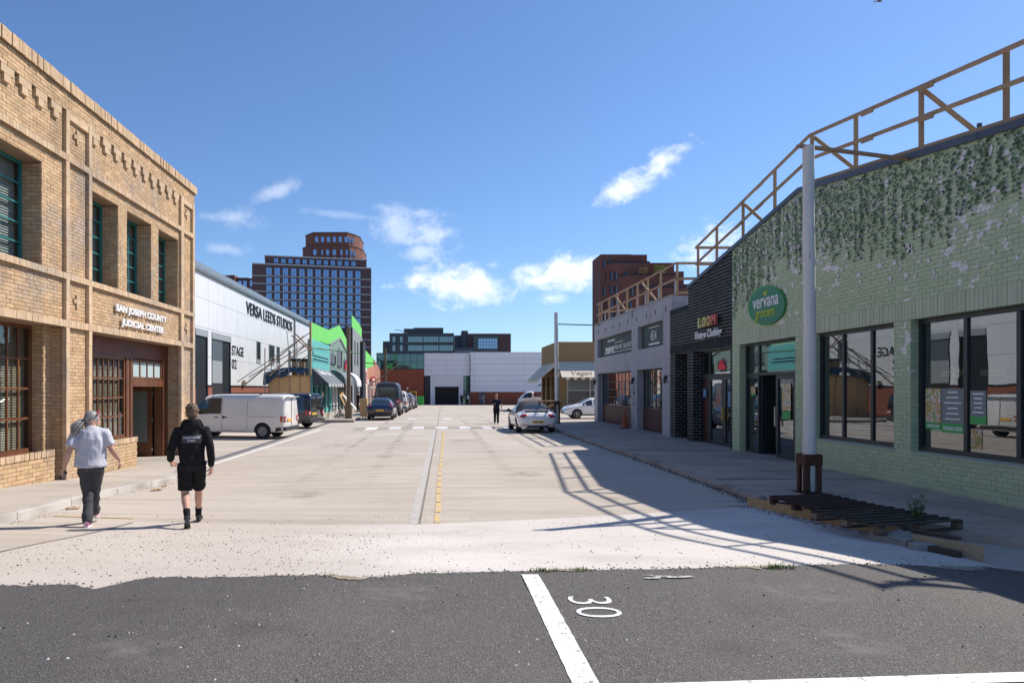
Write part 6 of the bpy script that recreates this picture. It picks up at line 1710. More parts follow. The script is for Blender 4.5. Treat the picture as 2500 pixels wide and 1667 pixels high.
for k, (x0, x1, z1, d) in enumerate(((-91, -84.5, 46.4, 0), (-84.5, -79.5, 46.8, -1.2), (-79.5, -74.5, 46.0, 0), (-74.5, -68.5, 45.6, -1.2))):
    mb = MB(); mb.box(x0, x1 - .02, 270 + d, 285, 0, z1); mb.build('bay', MATS['orange_brick_far'] if k % 2 else m_brn, sl)
    for q in range(2):
        for z in (43.5, 40.3, 37.1, 33.9, 30.7):
            mb = MB(); x = x0 + 1 + q * (x1 - x0 - 1) / 2; mb.box(x, x + (x1 - x0) * .28, 270 + d - .08, 270 + d, z - 1.2, z + 1.2); mb.build('window', m_pane, sl)
of = thing('dark_office_block', 'dark glazed office block behind the street end shed', 'office', (-5, 220, 0))
m_off = mat('charcoal_cladding', (.055, .062, .072), .5, (.07, .077, .087), .3)
mb = MB(); mb.box(-15.2, 5.6, 220, 240, 0, 20.0); mb.build('wall', m_off, of)
mb = MB(); mb.box(-17.5, -15.21, 222, 242, 0, 17.5); mb.build('wing', m_off, of)
mb = MB(); mb.box(-10.8, -7.6, 225, 235, 20, 21.9); mb.box(-7.59, 2.2, 225, 236, 20, 22.2); mb.build('plant_room', mat('louvre_grey', (.06, .06, .065), .7, (.10, .095, .09), 3), of)
for z0 in (17.1, 14.3, 11.5, 8.7):
    for (a, b) in ((-9.2, -4.5), (-4.2, .6), (.9, 5.3)):
        mb = MB(); mb.box(a, b, 219.9, 220.02, z0, z0 + 1.8); g = mb.build('glazing_band', mat('office_glass', (.20, .27, .30), .06, metal=.7), of)
        mb = MB(); n = 6
        for k in range(1, n): mb.box(a + (b - a) * k / n - .04, a + (b - a) * k / n + .04, 219.85, 219.9, z0, z0 + 1.8)
        tag(mb.build('mullions', m_off, g), kind='stuff')
    for x in (-14.2, -11.8):
        mb = MB(); mb.box(x, x + .9, 219.9, 220.02, z0, z0 + 1.8); mb.build('window', MATS['office_glass'], of)
mb = MB(); mb.tube([(-9, 224, 20), (-12.4, 224, 21.4), (-13.6, 224, 21.3)], .12, 6); mb.build('roof_crane', m_galv, of)
ob = thing('maroon_office_block', 'maroon and grey office block right of the dark one', 'office', (17, 250, 0))
mb = MB(); mb.box(11.5, 27.2, 250, 268, 0, 22.3); mb.build('wall', mat('maroon_far', (.14, .065, .065), .8, (.16, .08, .08), .2), ob)
mb = MB(); mb.box(9.2, 11.49, 250.5, 262, 0, 23.4); mb.box(6.6, 9.19, 252, 262, 0, 21.8); mb.build('stair_tower', m_off, ob)
mb = MB(); mb.box(6.2, 13.4, 247, 249.9, 0, 17.0); mb.build('front_wing', mat('grey_far', (.13, .13, .135), .8, (.16, .16, .165), .2), ob)
mb = MB(); mb.box(13.4, 22.5, 249, 249.99, 10, 21.4); mb.build('glazed_bay', mat('grey_far', (.13, .13, .135), .8), ob)
for r in range(3):
    for c in range(7):
        mb = MB(); mb.box(15.2 + c, 16.08 + c, 248.9, 249.0, 16.8 + r * 1.25, 17.9 + r * 1.25); mb.build('window', m_pane, ob)
for c in range(8):
    for r in range(3):
        mb = MB(); mb.box(6.7 + c * .82, 7.2 + c * .82, 246.9, 247, 11.6 + r * 1.7, 12.6 + r * 1.7); mb.build('window', mat('pale_pane', (.3, .36, .45), .2), ob)
# stepped brick tower on the right
st = thing('stepped_brick_tower', 'stepped dark red brick apartment tower above the grey gallery roof', 'tower', (40, 150, 0))
m_dkred = mat('dark_red_brick_far', (.19, .07, .053), .85, (.16, .06, .047), .2, sc3=(1, 1, .3))
TX = 35.0
steps = [(36.5, 43.4, 32.0, 152), (43.4, 47.8, 32.5, 155), (47.8, 55.0, 31.2, 158), (55.0, 57.6, 29.4, 159), (57.6, 59.3, 26.6, 160), (59.3, 60.8, 24, 161)]
for (x0, x1, z1, y) in steps:
    mb = MB(); mb.box(x0, x1 - .02, y, y + 8, 0, z1); mb.build('block', m_dkred, st)
for (x0, x1, z1, y) in ((37.5, 47, 29.8, 150.5), (40.0, 52, 26.8, 149), (43, 55, 23.9, 147.5), (46, 56, 21.0, 146), (49.5, 57, 18, 144.5)):
    mb = MB(); mb.prism([(x0, y + 1.6, 0), (x0 + 2, y, 0), (x1, y, 0), (x1, y + 12, 0), (x0, y + 12, 0)], (0, 0, z1)); mb.build('block', m_dkred, st, fix=True)
    mb = MB(); mb.prism([(x0, y + 1.55, z1), (x0 + 2, y - .05, z1), (x1, y - .05, z1), (x1, y + .4, z1), (x0 + 2, y + .4, z1), (x0, y + 2, z1)], (0, 0, .35)); mb.build('parapet_cap', m_panefr, st, fix=True)
r_ = random.Random(9)
def tall_win(x, y, z):
    mb = MB(); mb.box(x, x + .55, y - .08, y + .02, z, z + 1.9); w = mb.build('window', m_panefr, st)
    mb = MB(); mb.box(x + .32, x + .5, y - .1, y - .081, z + .1, z + 1.8); mb.build('pane', mat('dim_pane', (.13, .18, .26), .15, metal=.6), w)
for k, z in enumerate([29 - 3.05 * q for q in range(8)]):
    for x in (37.0, 38.1): tall_win(x + (.5 if k % 2 else 0), 152, z)
    if z < 27:
        for x in (39.2, 41.0 + .3 * (k % 2), 38.2): tall_win(x, 150.5 if x > 39.6 or True else 152, z)
    if z < 23.5:
        for x in (42.3, 43.6): tall_win(x - .3 * (k % 2), 149, z - .6)
    if z < 20.5:
        for x in (45.4, 47.0): tall_win(x, 147.5, z - 1.0)
    if z < 18:
        for x in (48.4, 50.2, 52.4): tall_win(x, 146, z - 1.2)
def roof_shrub(label, c, r, n, m, seed):
    rr = random.Random(seed); t = thing('roof_shrub', label, 'shrub', c); mb = MB(); st_ = MB()
    for k in range(9):
        a = rr.random() * 6.28; e = (c[0] + r * .6 * math.cos(a), c[1] + .3 * math.sin(a), c[2] + r * (.7 + .8 * rr.random())); st_.tube([c, e], [.05, .02], 4)
    for _ in range(n):
        a, b = rr.random() * 6.28, rr.random() ** .5; p = Vector((c[0] + r * b * math.cos(a), c[1] + r * .5 * b * math.sin(a), c[2] + .3 + r * 1.3 * rr.random())); s_ = .10 + .1 * rr.random()
        d = Vector((rr.gauss(0, 1), rr.gauss(0, 1), rr.gauss(0, 1))).normalized() * s_; e = d.cross(Vector((.3, .8, .5))).normalized() * s_ * .6
        mb.add([p - d, p + e, p + d, p - e], [(0, 1, 2, 3)])
    tag(st_.build('stems', m_brn, t), kind='stuff'); tag(mb.build('leaves', m, t), kind='stuff')
roof_shrub('bright green shrub on a terrace of the stepped tower', (48.6, 148.6, 26.9), 1.35, 300, mat('shrub_green', (.22, .27, .06), .7, vary=.4), 3)
roof_shrub('brownish bare shrub on a terrace of the stepped tower', (45.0, 148.6, 26.9), 1.0, 130, mat('shrub_brown', (.28, .17, .09), .8, vary=.4), 4)
# gull crossing the top of the frame
bd = thing('bird', 'grey gull gliding at the top of the sky', 'bird', (38.9, 60, 36.1))
mb = MB(); mb.ell((38.9, 60, 36.1), (.28, .09, .08), 10, 6); mb.add([(38.75, 60, 36.1), (39.0, 60, 36.1), (38.9, 60.5, 36.35), (38.6, 61.0, 36.2)], [(0, 1, 2, 3)]); mb.add([(38.75, 60, 36.1), (39.0, 60, 36.1), (38.9, 59.5, 36.35), (38.6, 59.0, 36.2)], [(3, 2, 1, 0)]); mb.add([(38.62, 60, 36.1), (38.4, 60.1, 36.1), (38.4, 59.9, 36.1)], [(0, 1, 2)])
mb.build('body', mat('gull_grey', (.12, .12, .13), .8), bd)
# ------------------------------------------------------------------ vehicles
def eval_mesh(o):
    dg = bpy.context.evaluated_depsgraph_get(); dg.update()
    return bpy.data.meshes.new_from_object(o.evaluated_get(dg))
def pchip(xs, ys, x):
    n = len(xs)
    if x <= xs[0]: return ys[0]
    if x >= xs[-1]: return ys[-1]
    h = [xs[i+1] - xs[i] for i in range(n-1)]; d = [(ys[i+1] - ys[i]) / h[i] for i in range(n-1)]
    m = [0.0] * n; m[0] = d[0]; m[-1] = d[-1]
    for i in range(1, n-1):
        m[i] = 0 if d[i-1] * d[i] <= 0 else 2 * d[i-1] * d[i] / (d[i-1] + d[i])
    for i in range(n-1):
        if x <= xs[i+1]:
            t = (x - xs[i]) / h[i]
            return ys[i]*(2*t**3-3*t*t+1) + h[i]*m[i]*(t**3-2*t*t+t) + ys[i+1]*(-2*t**3+3*t*t) + h[i]*m[i+1]*(t**3-t*t)
class Car:
    """body lofted from stations (y, zb, zbelt, zgt, zr, ww, wb, wg), front = +y"""
    SUB = [1, 1, 3, 3, 4, 2, 3, 3]
    def __init__(s, st):
        s.st = sorted(st); s.ys = [a[0] for a in s.st]
    def par(s, y): return [pchip(s.ys, [a[k] for a in s.st], y) for k in range(1, 8)]
    def section(s, y):
        zb, zbelt, zgt, zr, ww, wb, wg = s.par(y)
        zw = zb + (zbelt - zb) * .58; ws = ww - .05
        e = min(.12, wg * .3)
        return [(0, zb), (ws - .07, zb), (ws, zb + .05), (ww, zw), (wb, zbelt), (wg, zgt), (wg - e, zr - (zr - zgt) * .30), (wg * .45, zr - (zr - zgt) * .05), (0, zr)]
    def dense(s, y):
        P = s.section(y); out = []
        for i in range(8):
            p0 = P[max(i-1, 0)]; p1 = P[i]; p2 = P[i+1]; p3 = P[min(i+2, 8)]
            for k in range(s.SUB[i]):
                t = k / s.SUB[i]
                if i in (2, 3, 5, 6, 7):
                    f = lambda a, b, c, d: .5 * (2*b + (c-a)*t + (2*a-5*b+4*c-d)*t*t + (3*b-a-3*c+d)*t**3) if i in (3, 6) else b + (c-b)*t
                    out.append((f(p0[0], p1[0], p2[0], p3[0]), f(p0[1], p1[1], p2[1], p3[1])))
                else:
                    out.append((p1[0] + (p2[0]-p1[0])*t, p1[1] + (p2[1]-p1[1])*t))
        out.append(P[8])
        return out
    def side_x(s, y, z):
        P = s.dense(y); a = s.SUB[0] + s.SUB[1]
        for p, q in zip(P[a:], P[a+1:]):
            if p[1] <= z <= q[1] and q[1] > p[1]: return p[0] + (q[0]-p[0]) * (z-p[1]) / (q[1]-p[1])
        return P[a][0] if z < P[a][1] else 0
    def build(s, root, matf, mats, axles, wr, nsub=4, arch=.05):
        """matf(y_mid, section interval) -> 0 paint 1 glass 2 trim 3 dark"""
        Y = []
        for a, b in zip(s.ys, s.ys[1:]):
            k = max(1, min(nsub, int((b - a) / .06)))
            Y += [a + (b - a) * i / k for i in range(k)]
        Y.append(s.ys[-1])
        idx = [i for i in range(8) for _ in range(s.SUB[i])]
        H = len(idx) + 1; verts = []
        for y in Y:
            D = s.dense(y)
            verts += [(x, y, z) for x, z in D] + [(-x, y, z) for x, z in D[1:-1][::-1]]
        R_ = 2 * H - 2; faces = []; mi = []
        for i in range(len(Y) - 1):
            ym = (Y[i] + Y[i+1]) / 2
            for j in range(R_):
                faces.append((i*R_+j, i*R_+(j+1) % R_, (i+1)*R_+(j+1) % R_, (i+1)*R_+j))
                seg = idx[j] if j < H - 1 else idx[R_ - 1 - j]
                mi.append(matf(ym, seg))
        faces.append(tuple(range(R_))); mi.append(0)
        faces.append(tuple(range((len(Y)-1)*R_, len(Y)*R_))[::-1]); mi.append(0)
        me = bpy.data.meshes.new('b'); me.from_pydata(verts, [], faces)
        for m in mats: me.materials.append(m)
        me.polygons.foreach_set('material_index', mi)
        bm = bmesh.new(); bm.from_mesh(me); bmesh.ops.recalc_face_normals(bm, faces=bm.faces); bm.to_mesh(me); bm.free()
        o = bpy.data.objects.new('b', me); COL.objects.link(o)
        cut = MB()
        for ay in axles:
            for sg_ in (-1, 1):
                cut.lathe([(wr + arch, .0), (wr + arch, .75)], (sg_ * .62 if sg_ > 0 else -1.37, ay, wr + .01), 28, axis='x')
        cm_ = cut.mesh('c', mats, fix=True)
        cm_.polygons.foreach_set('material_index', [3] * len(cm_.polygons))
        c = bpy.data.objects.new('c', cm_); COL.objects.link(c)
        md = o.modifiers.new('x', 'BOOLEAN'); md.operation = 'DIFFERENCE'; md.solver = 'EXACT'; md.object = c
        res = eval_mesh(o)
        bpy.data.objects.remove(o); bpy.data.objects.remove(c)
        names = {0: 'body', 1: 'window', 2: 'trim', 3: 'wheel_arch'}
        out = None
        for k in (0, 1, 2, 3):
            bm = bmesh.new(); bm.from_mesh(res)
            bmesh.ops.delete(bm, geom=[f for f in bm.faces if f.material_index != k], context='FACES')
            if not bm.faces: bm.free(); continue
            groups = [list(bm.faces)]
            if k in (1, 3):
                groups = []; seen = set()
                for f in bm.faces:
                    if f.index in seen: continue
                    stack = [f]; seen.add(f.index); g = []
                    while stack:
                        q = stack.pop(); g.append(q)
                        for e in q.edges:
                            for lf in e.link_faces:
                                if lf.index not in seen: seen.add(lf.index); stack.append(lf)
                    groups.append(g)
            for g in groups:
                vi = {}; vs = []; fs = []
                for f in g:
                    row = []
                    for v in f.verts:
                        if v.index not in vi: vi[v.index] = len(vs); vs.append(v.co.copy())
                        row.append(vi[v.index])
                    fs.append(tuple(row))
                mb = MB(); mb.add(vs, fs)
                ob_ = mb.build(names[k], mats[k], root, smooth=38 if k != 3 else False)
                if k == 0: out = ob_
            bm.free()
        bpy.data.meshes.remove(res)
        return out
    def line(s, root, name, pts, w, m, side, off=.004):
        """thin strip following the body side: pts (y, z)"""
        P = []
        for a, b in zip(pts, pts[1:]):
            for k in range(6): P.append((a[0] + (b[0]-a[0])*k/6, a[1] + (b[1]-a[1])*k/6))
        P.append(pts[-1]); vs = []
        for i, p in enumerate(P):
            a, b = P[max(i-1, 0)], P[min(i+1, len(P)-1)]; d = Vector((b[0]-a[0], b[1]-a[1])).normalized(); n = Vector((-d.y, d.x)) * w / 2
            for q in (1, -1):
                y, z = p[0] + n.x * q, p[1] + n.y * q
                vs.append((side * (s.side_x(y, z) + off), y, z))
        mb = MB(); mb.add(vs, [(2*i, 2*i+1, 2*i+3, 2*i+2) for i in range(len(P)-1)])
        return mb.build(name, m, root, fix=True)
    def patch(s, root, name, pts, m, side, off=.006):
        """filled panel on the body side from outline points (y, z)"""
        cy = sum(p[0] for p in pts) / len(pts); cz = sum(p[1] for p in pts) / len(pts)
        P = []
        for a, b in zip(pts, pts[1:] + pts[:1]):
            for k in range(4): P.append((a[0] + (b[0]-a[0])*k/4, a[1] + (b[1]-a[1])*k/4))
        vs = [(side * (s.side_x(cy, cz) + off + .004), cy, cz)] + [(side * (s.side_x(y, z) + off), y, z) for y, z in P]
        n = len(P); mb = MB(); mb.add(vs, [(0, 1+i, 1+(i+1) % n) for i in range(n)])
        return mb.build(name, m, root, fix=True)
m_tyre = mat('tyre_rubber', (.018, .018, .019), .85, (.03, .029, .028), 8)
m_alloy = mat('alloy_silver', (.50, .50, .51), .3, metal=.8)
m_steelrim = mat('painted_steel_rim', (.20, .20, .20), .5, (.26, .25, .24), 6)
m_blacktrim = mat('black_plastic_trim', (.022, .022, .024), .6)
m_archd = mat('arch_dark', (.008, .008, .008), .9)
m_redl = mat('tail_lamp_red', (.42, .012, .012), .12, spec=.8, coat=.5)
m_clearl = mat('lamp_clear', (.62, .62, .62), .1, spec=.8, coat=.5)
m_yplate = mat('plate_yellow', (.72, .44, .02), .4)
m_chrome = mat('chrome_trim', (.7, .7, .7), .15, metal=1)
def wheel(root, x, y, r, w, rim_m, spokes):
    sg_ = 1 if x > 0 else -1
    t = MB(); xo = x + sg_ * w / 2; xi = x - sg_ * w / 2
    prof = [(r * .62, xi - x), (r * .93, xi - x), (r, (xi - x) * .8), (r, (xo - x) * .8), (r * .94, xo - x), (r * .66, xo - x), (r * .62, (xo - x) * .8)]
    t.lathe(prof, (x, y, r), 26, axis='x', cap=False); o = t.build('wheel', m_tyre, root, smooth=40, fix=True)
    q = MB(); q.lathe([(r * .66, (xo - x) * .85), (r * .60, (xo - x) * .80), (r * .58, (xo - x) * .35), (.02, (xo - x) * .4)], (x, y, r), 24, axis='x', cap=False); q.build('rim_well', m_archd if spokes else rim_m, o, smooth=40, fix=True)
    d = MB()
    if spokes:
        for k in range(spokes):
            a = 2 * math.pi * k / spokes
            d.bar((x + (xo - x) * .78, y, r), (x + (xo - x) * .88, y + r * .63 * math.cos(a), r + r * .63 * math.sin(a)), .03, .055, up=(1, 0, 0))
        d.lathe([(r * .67, (xo - x) * .80), (r * .67, (xo - x) * .95), (r * .61, (xo - x) * .95), (r * .61, (xo - x) * .8)], (x, y, r), 26, axis='x', cap=False)
    else:
        d.lathe([(r * .60, (xo - x) * .9), (r * .52, (xo - x) * .98), (r * .42, (xo - x) * .8), (r * .2, (xo - x) * .9), (.02, (xo - x) * .92)], (x, y, r), 24, axis='x', cap=False)
    tag(d.build('rim', rim_m, o, smooth=35), kind='stuff')
def plate(root, y, z, m=m_yplate, txt=None, rear=True, w=.52, x=0):
    mb = MB(); sgn = -1 if rear else 1
    mb.box(x - w/2, x + w/2, y, y + sgn * .012, z - .056, z + .056); o = mb.build('number_plate', m, root)
    if txt: text_mb(txt, .1, (x - w * .45, y + sgn * .013, z - .036), (1, 0, 0), (0, 0, 1), .002, bold=.003, width=w * .9, height=.074).build('plate_text', m_archd, o)
    return o
def mirror(root, x, y, z, m):
    sg_ = 1 if x > 0 else -1
    mb = MB(); mb.ell((x + sg_ * .10, y, z), (.10, .055, .075), 12, 8); mb.bar((x - sg_ * .02, y, z - .05), (x + sg_ * .06, y, z - .03), .04, .04); mb.build('wing_mirror', m, root, smooth=40)
def finish_wheels(root, axles, half, r, w, rim_m, spokes):
    for y in axles:
        for sg_ in (-1, 1): wheel(root, sg_ * (half - w / 2 - .015), y, r, w, rim_m, spokes)

VAN = [(-2.47, .44, 1.10, 1.66, 1.82, .86, .85, .70), (-2.42, .36, 1.11, 1.74, 1.90, .93, .91, .77), (-2.3, .30, 1.11, 1.79, 1.945, .95, .935, .80), (-1.6, .28, 1.11, 1.80, 1.955, .955, .94, .81), (.3, .28, 1.10, 1.80, 1.955, .955, .94, .81), (.42, .28, 1.10, 1.80, 1.955, .955, .94, .81), (1.0, .28, 1.09, 1.78, 1.94, .955, .94, .79), (1.25, .28, 1.08, 1.70, 1.87, .95, .935, .765), (1.95, .28, 1.05, 1.15, 1.27, .945, .925, .84), (2.10, .29, 1.0, 1.06, 1.15, .94, .90, .80), (2.34, .31, .84, .89, .97, .90, .86, .74), (2.44, .36, .68, .72, .78, .82, .78, .66), (2.48, .42, .58, .60, .64, .72, .68, .56)]
def van(name, label, loc, rz, paint, scale=(1, 1, 1), glass_side=False, rear='door', rim=m_steelrim, spokes=0, wr=.335, rails=False, detail=True, group=None, plate_m=m_yplate):
    t = thing(name, label, 'van', loc, rz, local=True, group=group); t.scale = scale
    c = Car(VAN); gl = car_glass('van_glass', (.02, .028, .03))
    def mf(y, seg):
        if seg == 4 and (.45 < y < 1.82): return 1
        if glass_side and seg == 4 and (-2.15 < y < -.75 or -.6 < y < .3): return 1
        if seg in (6, 7) and 1.27 < y < 1.95: return 1
        if seg == 5 and 1.30 < y < 1.95: return 2
        return 0
    ax = (-1.48, 1.52)
    c.build(t, mf, [paint, gl, m_blacktrim, m_archd], ax, wr)
    finish_wheels(t, ax, .955, wr, .22, rim, spokes)
    m_seam = mat('seam_shadow', (.05, .05, .05), .8)
    if detail:
        for sg_ in (-1, 1):
            for pts in ([(.38, .36), (.38, 1.74)], [(-.78, .36), (-.78, 1.74)], [(1.62, .60), (1.60, 1.02)], [(-.74, .98), (-2.05, .98)], [(.36, .36), (-.76, .36)]):
                c.line(t, 'panel_seam', pts, .014, m_seam, sg_)
            for (a, b, z) in ((.72, .54, .95), (.12, .30, .95)):
                c.line(t, 'door_handle', [(a, z), (b, z)], .035, m_blacktrim, sg_, .02)
            c.patch(t, 'handle_recess', [(.36, .90), (.36, 1.0), (.24, 1.0), (.24, .90)], m_blacktrim, sg_)
            c.patch(t, 'pressed_panel', [(.26, 1.16), (.26, 1.66), (-.66, 1.66), (-.66, 1.16)], paint, sg_, .012)
            c.patch(t, 'pressed_panel', [(-.88, 1.16), (-.88, 1.66), (-1.95, 1.64), (-2.02, 1.20)], paint, sg_, .012)
            c.patch(t, 'tail_lamp', [(-2.30, .74), (-2.30, 1.0), (-2.44, 1.0), (-2.44, .74)], m_redl, sg_)
            c.patch(t, 'head_lamp', [(2.06, .78), (2.16, .92), (2.38, .78), (2.36, .68)], m_clearl, sg_)
            c.patch(t, 'bumper_corner', [(-2.05, .32), (-2.10, .50), (-2.45, .52), (-2.44, .40)], m_blacktrim, sg_, .012)
    for sg_ in (-1, 1):
        mb = MB(); mb.box(sg_ * .66, sg_ * .885, -2.50, -2.42, .74, 1.0); bevel(mb.build('tail_lamp', m_redl, t), .02)
        mb = MB(); mb.box(sg_ * .68, sg_ * .87, -2.506, -2.49, .83, .90); mb.build('lamp_band', m_clearl, t)
        mirror(t, sg_ * .93, 1.42, 1.16, m_blacktrim)
    mb = MB(); mb.prism([(-.93, -2.42, .36), (-.88, -2.54, .37), (.88, -2.54, .37), (.93, -2.42, .36), (.93, -2.42, .56), (.88, -2.54, .54), (-.88, -2.54, .54), (-.93, -2.42, .56)][:4], (0, 0, .17)); bevel(mb.build('rear_bumper', m_blacktrim, t), .03, 2)
    mb = MB(); mb.box(-.90, .90, 2.30, 2.50, .36, .56); bevel(mb.build('front_bumper', m_blacktrim, t), .05, 2)
    if rear == 'glass':
        mb = MB(); mb.box(-.60, .60, -2.485, -2.468, 1.16, 1.66); bevel(mb.build('rear_window', gl, t), .01)
    mb = MB(); mb.box(-.006, .006, -2.49, -2.466, .56, 1.78); mb.build('door_split', m_seam, t)
    mb = MB(); mb.prism([(-.72, -2.44, 1.80), (.72, -2.44, 1.80), (.68, -2.60, 1.83), (-.68, -2.60, 1.83)], (0, 0, .03)); mb.build('roof_spoiler', paint, t)
    plate(t, -2.49, .82, plate_m, x=-.28)
    if rails:
        for sg_ in (-1, 1):
            mb = MB(); mb.tube([(sg_ * .66, .9, 1.93), (sg_ * .67, .75, 1.985), (sg_ * .67, -1.2, 1.985), (sg_ * .66, -1.35, 1.94)], .022, 8); mb.build('roof_rail', m_blacktrim, t)
    return t
m_wpaint = mat('dusty_white_paint', (.74, .725, .695), .3, (.69, .67, .64), 1.2, coat=.4, dirt=((.56, .52, .46), 2, .58, .8))
m_wclean = mat('white_car_paint', (.74, .74, .745), .22, coat=.8)
m_blkp = mat('black_car_paint', (.010, .011, .015), .18, coat=1.0)
m_gryp = mat('dark_grey_van_paint', (.035, .043, .058), .25, coat=.7)
m_blup = mat('navy_car_paint', (.012, .022, .055), .2, coat=1.0)
m_silv = mat('silver_car_paint', (.42, .43, .45), .28, metal=.5, coat=.6)
# heading: +y local; rotated so the noses point left
van('panel_van', 'dusty white panel van with black roof rails parked nose to the left', (-9.2, 31.75, -.20), R(82), m_wpaint, (1, 1.03, 1.03), rails=True, plate_m=mat('plate_orange', (.75, .38, .03), .4))
van('panel_van', 'glossy black van parked behind the white panel van', (-9.15, 38.75, -.12), R(72), m_blkp, (1, 1.05, .99), glass_side=True, rear='glass', rim=m_alloy, spokes=12)
# row of parked vehicles on the left kerb, noses away from the camera
tv = van('panel_van', 'tall dark grey high roof van parked behind the blue hatchback', (-3.75, 54.2, -.02), 0, m_gryp, (1.06, 1.1, 1.32), rear='glass', rim=m_steelrim)
van('panel_van', 'white panel van parked beyond the tall grey van', (-3.55, 62.5, -.06), 0, m_wclean, (1, 1.02, 1.0), rim=m_steelrim)

def hatch_stations(L=1.0): return [(-2.19, .52, .78, .82, .86, .76, .74, .62), (-2.14, .36, .84, .89, .93, .84, .82, .70), (-2.02, .28, .91, .96, 1.01, .885, .865, .76), (-1.92, .26, .93, 1.0, 1.06, .895, .875, .76), (-1.62, .25, .935, 1.14, 1.25, .90, .88, .69), (-1.30, .24, .93, 1.27, 1.40, .90, .88, .635), (-.75, .22, .92, 1.325, 1.455, .90, .88, .63), (-.1, .22, .915, 1.335, 1.465, .90, .88, .63), (.42, .22, .91, 1.28, 1.41, .90, .88, .635), (1.12, .22, .90, .97, 1.04, .90, .875, .77), (1.3, .22, .885, .93, .985, .90, .87, .77), (1.8, .24, .79, .83, .89, .885, .85, .74), (2.05, .28, .67, .71, .76, .85, .81, .69), (2.16, .34, .57, .60, .64, .76, .72, .60), (2.19, .42, .52, .54, .56, .66, .62, .5)]
def hatch(name, label, loc, rz, paint, scale=(1, 1, 1), rim=m_alloy, spokes=5, bars=False, txt=None, cat='car'):
    t = thing(name, label, cat, loc, rz, local=True); t.scale = scale
    c = Car(hatch_stations()); gl = car_glass('van_glass')
    def mf(y, seg):
        if seg == 4 and (-1.45 < y < -.72 or -.62 < y < .18 or .24 < y < .95): return 1
        if seg in (6, 7) and (-1.92 < y < -1.36): return 1
        if seg in (6, 7) and (.45 < y < 1.12): return 1
        return 0
    ax = (-1.32, 1.33); wr = .32
    c.build(t, mf, [paint, gl, m_blacktrim, m_archd], ax, wr)
    finish_wheels(t, ax, .90, wr, .21, rim, spokes)
    m_seam = mat('seam_shadow', (.05, .05, .05), .8)
    for sg_ in (-1, 1):
        for pts in ([(1.0, .34), (.98, .88)], [(-.05, .30), (-.05, .90)], [(-.95, .55), (-.98, .90)]): c.line(t, 'door_seam', pts, .012, m_seam, sg_)
        for y in (.15, -.82): c.line(t, 'door_handle', [(y, .80), (y - .17, .80)], .03, paint, sg_, .02)
        c.patch(t, 'tail_lamp', [(-1.72, .86), (-1.80, .98), (-2.06, .93), (-2.10, .78)], m_redl, sg_)
        c.patch(t, 'head_lamp', [(1.62, .74), (1.70, .80), (2.0, .69), (2.06, .60)], m_clearl, sg_)
        c.line(t, 'sill', [(-.9, .29), (.95, .29)], .07, m_blacktrim, sg_, .012)
        mb = MB(); mb.ell((sg_ * .67, -2.06, .90), (.15, .07, .09), 12, 8); mb.build('tail_lamp', m_redl, t, smooth=50)
        mb = MB(); mb.ell((sg_ * .655, -1.80, 1.08), (.055, .16, .14), 10, 8); mb.build('tail_lamp', m_redl, t, smooth=50)
        mirror(t, sg_ * .88, .82, .98, paint)
    mb = MB(); mb.box(-.78, .78, -2.22, -2.05, .30, .50); bevel(mb.build('rear_bumper', m_blacktrim, t), .05, 2)
    mb = MB(); mb.box(-.55, .55, 2.08, 2.205, .34, .50); bevel(mb.build('grille', m_blacktrim, t), .03, 2)
    for sg_ in (-1, 1):
        mb = MB(); mb.box(sg_ * .5, sg_ * .72, -2.226, -2.20, .47, .51); mb.build('reflector', m_redl, t)
    plate(t, -2.195, .64, txt=txt)
    if bars:
        for y in (-.55, .25):
            mb = MB(); mb.bar((-.72, y, 1.56), (.72, y, 1.56), .08, .03); mb.box(-.60, -.55, y - .03, y + .03, 1.40, 1.55); mb.box(.55, .60, y - .03, y + .03, 1.40, 1.55); mb.build('roof_bar', m_blacktrim, t)
    return t
hatch('hatchback', 'dark blue hatchback with roof bars parked on the left kerb', (-3.75, 47.2, 0), 0, m_blup, bars=True)
hatch('hatchback', 'white hatchback nosing out from behind the grey gallery', (10.95, 47.6, 0), R(90), m_wclean, spokes=5)
hatch('estate_car', 'dark green estate car in the parked row past the white van', (-3.5, 70.2, -.1), 0, mat('dark_green_paint', (.015, .03, .028), .2, coat=1), (1, 1.05, 1.12))
hatch('people_carrier', 'silver people carrier in the parked row', (-3.35, 76.5, -.16), 0, m_silv, (1, 1.05, 1.2))
hatch('city_car', 'farthest small blue car in the parked row', (-3.2, 82.6, -.22), 0, mat('steel_blue_paint', (.05, .08, .16), .25, coat=.8), (.95, .95, 1.05))

# white convertible
BT = [(-2.14, .44, .60, .63, .66, .62, .60, .48), (-2.11, .34, .70, .74, .78, .76, .74, .62), (-1.98, .27, .80, .84, .90, .86, .84, .72), (-1.75, .25, .88, .93, .99, .90, .88, .74), (-1.48, .24, .92, .98, 1.05, .905, .885, .72), (-1.30, .24, .925, 1.05, 1.14, .905, .885, .68), (-1.0, .23, .925, 1.19, 1.31, .905, .885, .62), (-.55, .22, .92, 1.30, 1.435, .905, .88, .60), (0, .22, .915, 1.34, 1.48, .905, .88, .60), (.42, .22, .915, 1.29, 1.43, .905, .88, .61), (.95, .22, .91, .99, 1.07, .905, .875, .74), (1.1, .22, .90, .95, 1.01, .90, .87, .74), (1.55, .24, .83, .88, .95, .89, .85, .70), (1.9, .27, .70, .75, .82, .86, .81, .64), (2.08, .33, .56, .60, .66, .76, .71, .54), (2.14, .42, .50, .52, .56, .62, .58, .42)]
bt_ = thing('convertible', 'white convertible with black soft top parked at the right kerb', 'car', (4.62, 33.6, 0), R(1.5), local=True)
c = Car(BT); m_soft = mat('black_canvas_roof', (.022, .022, .024), .85, (.03, .03, .032), 20, bump=.002, bscale=80)
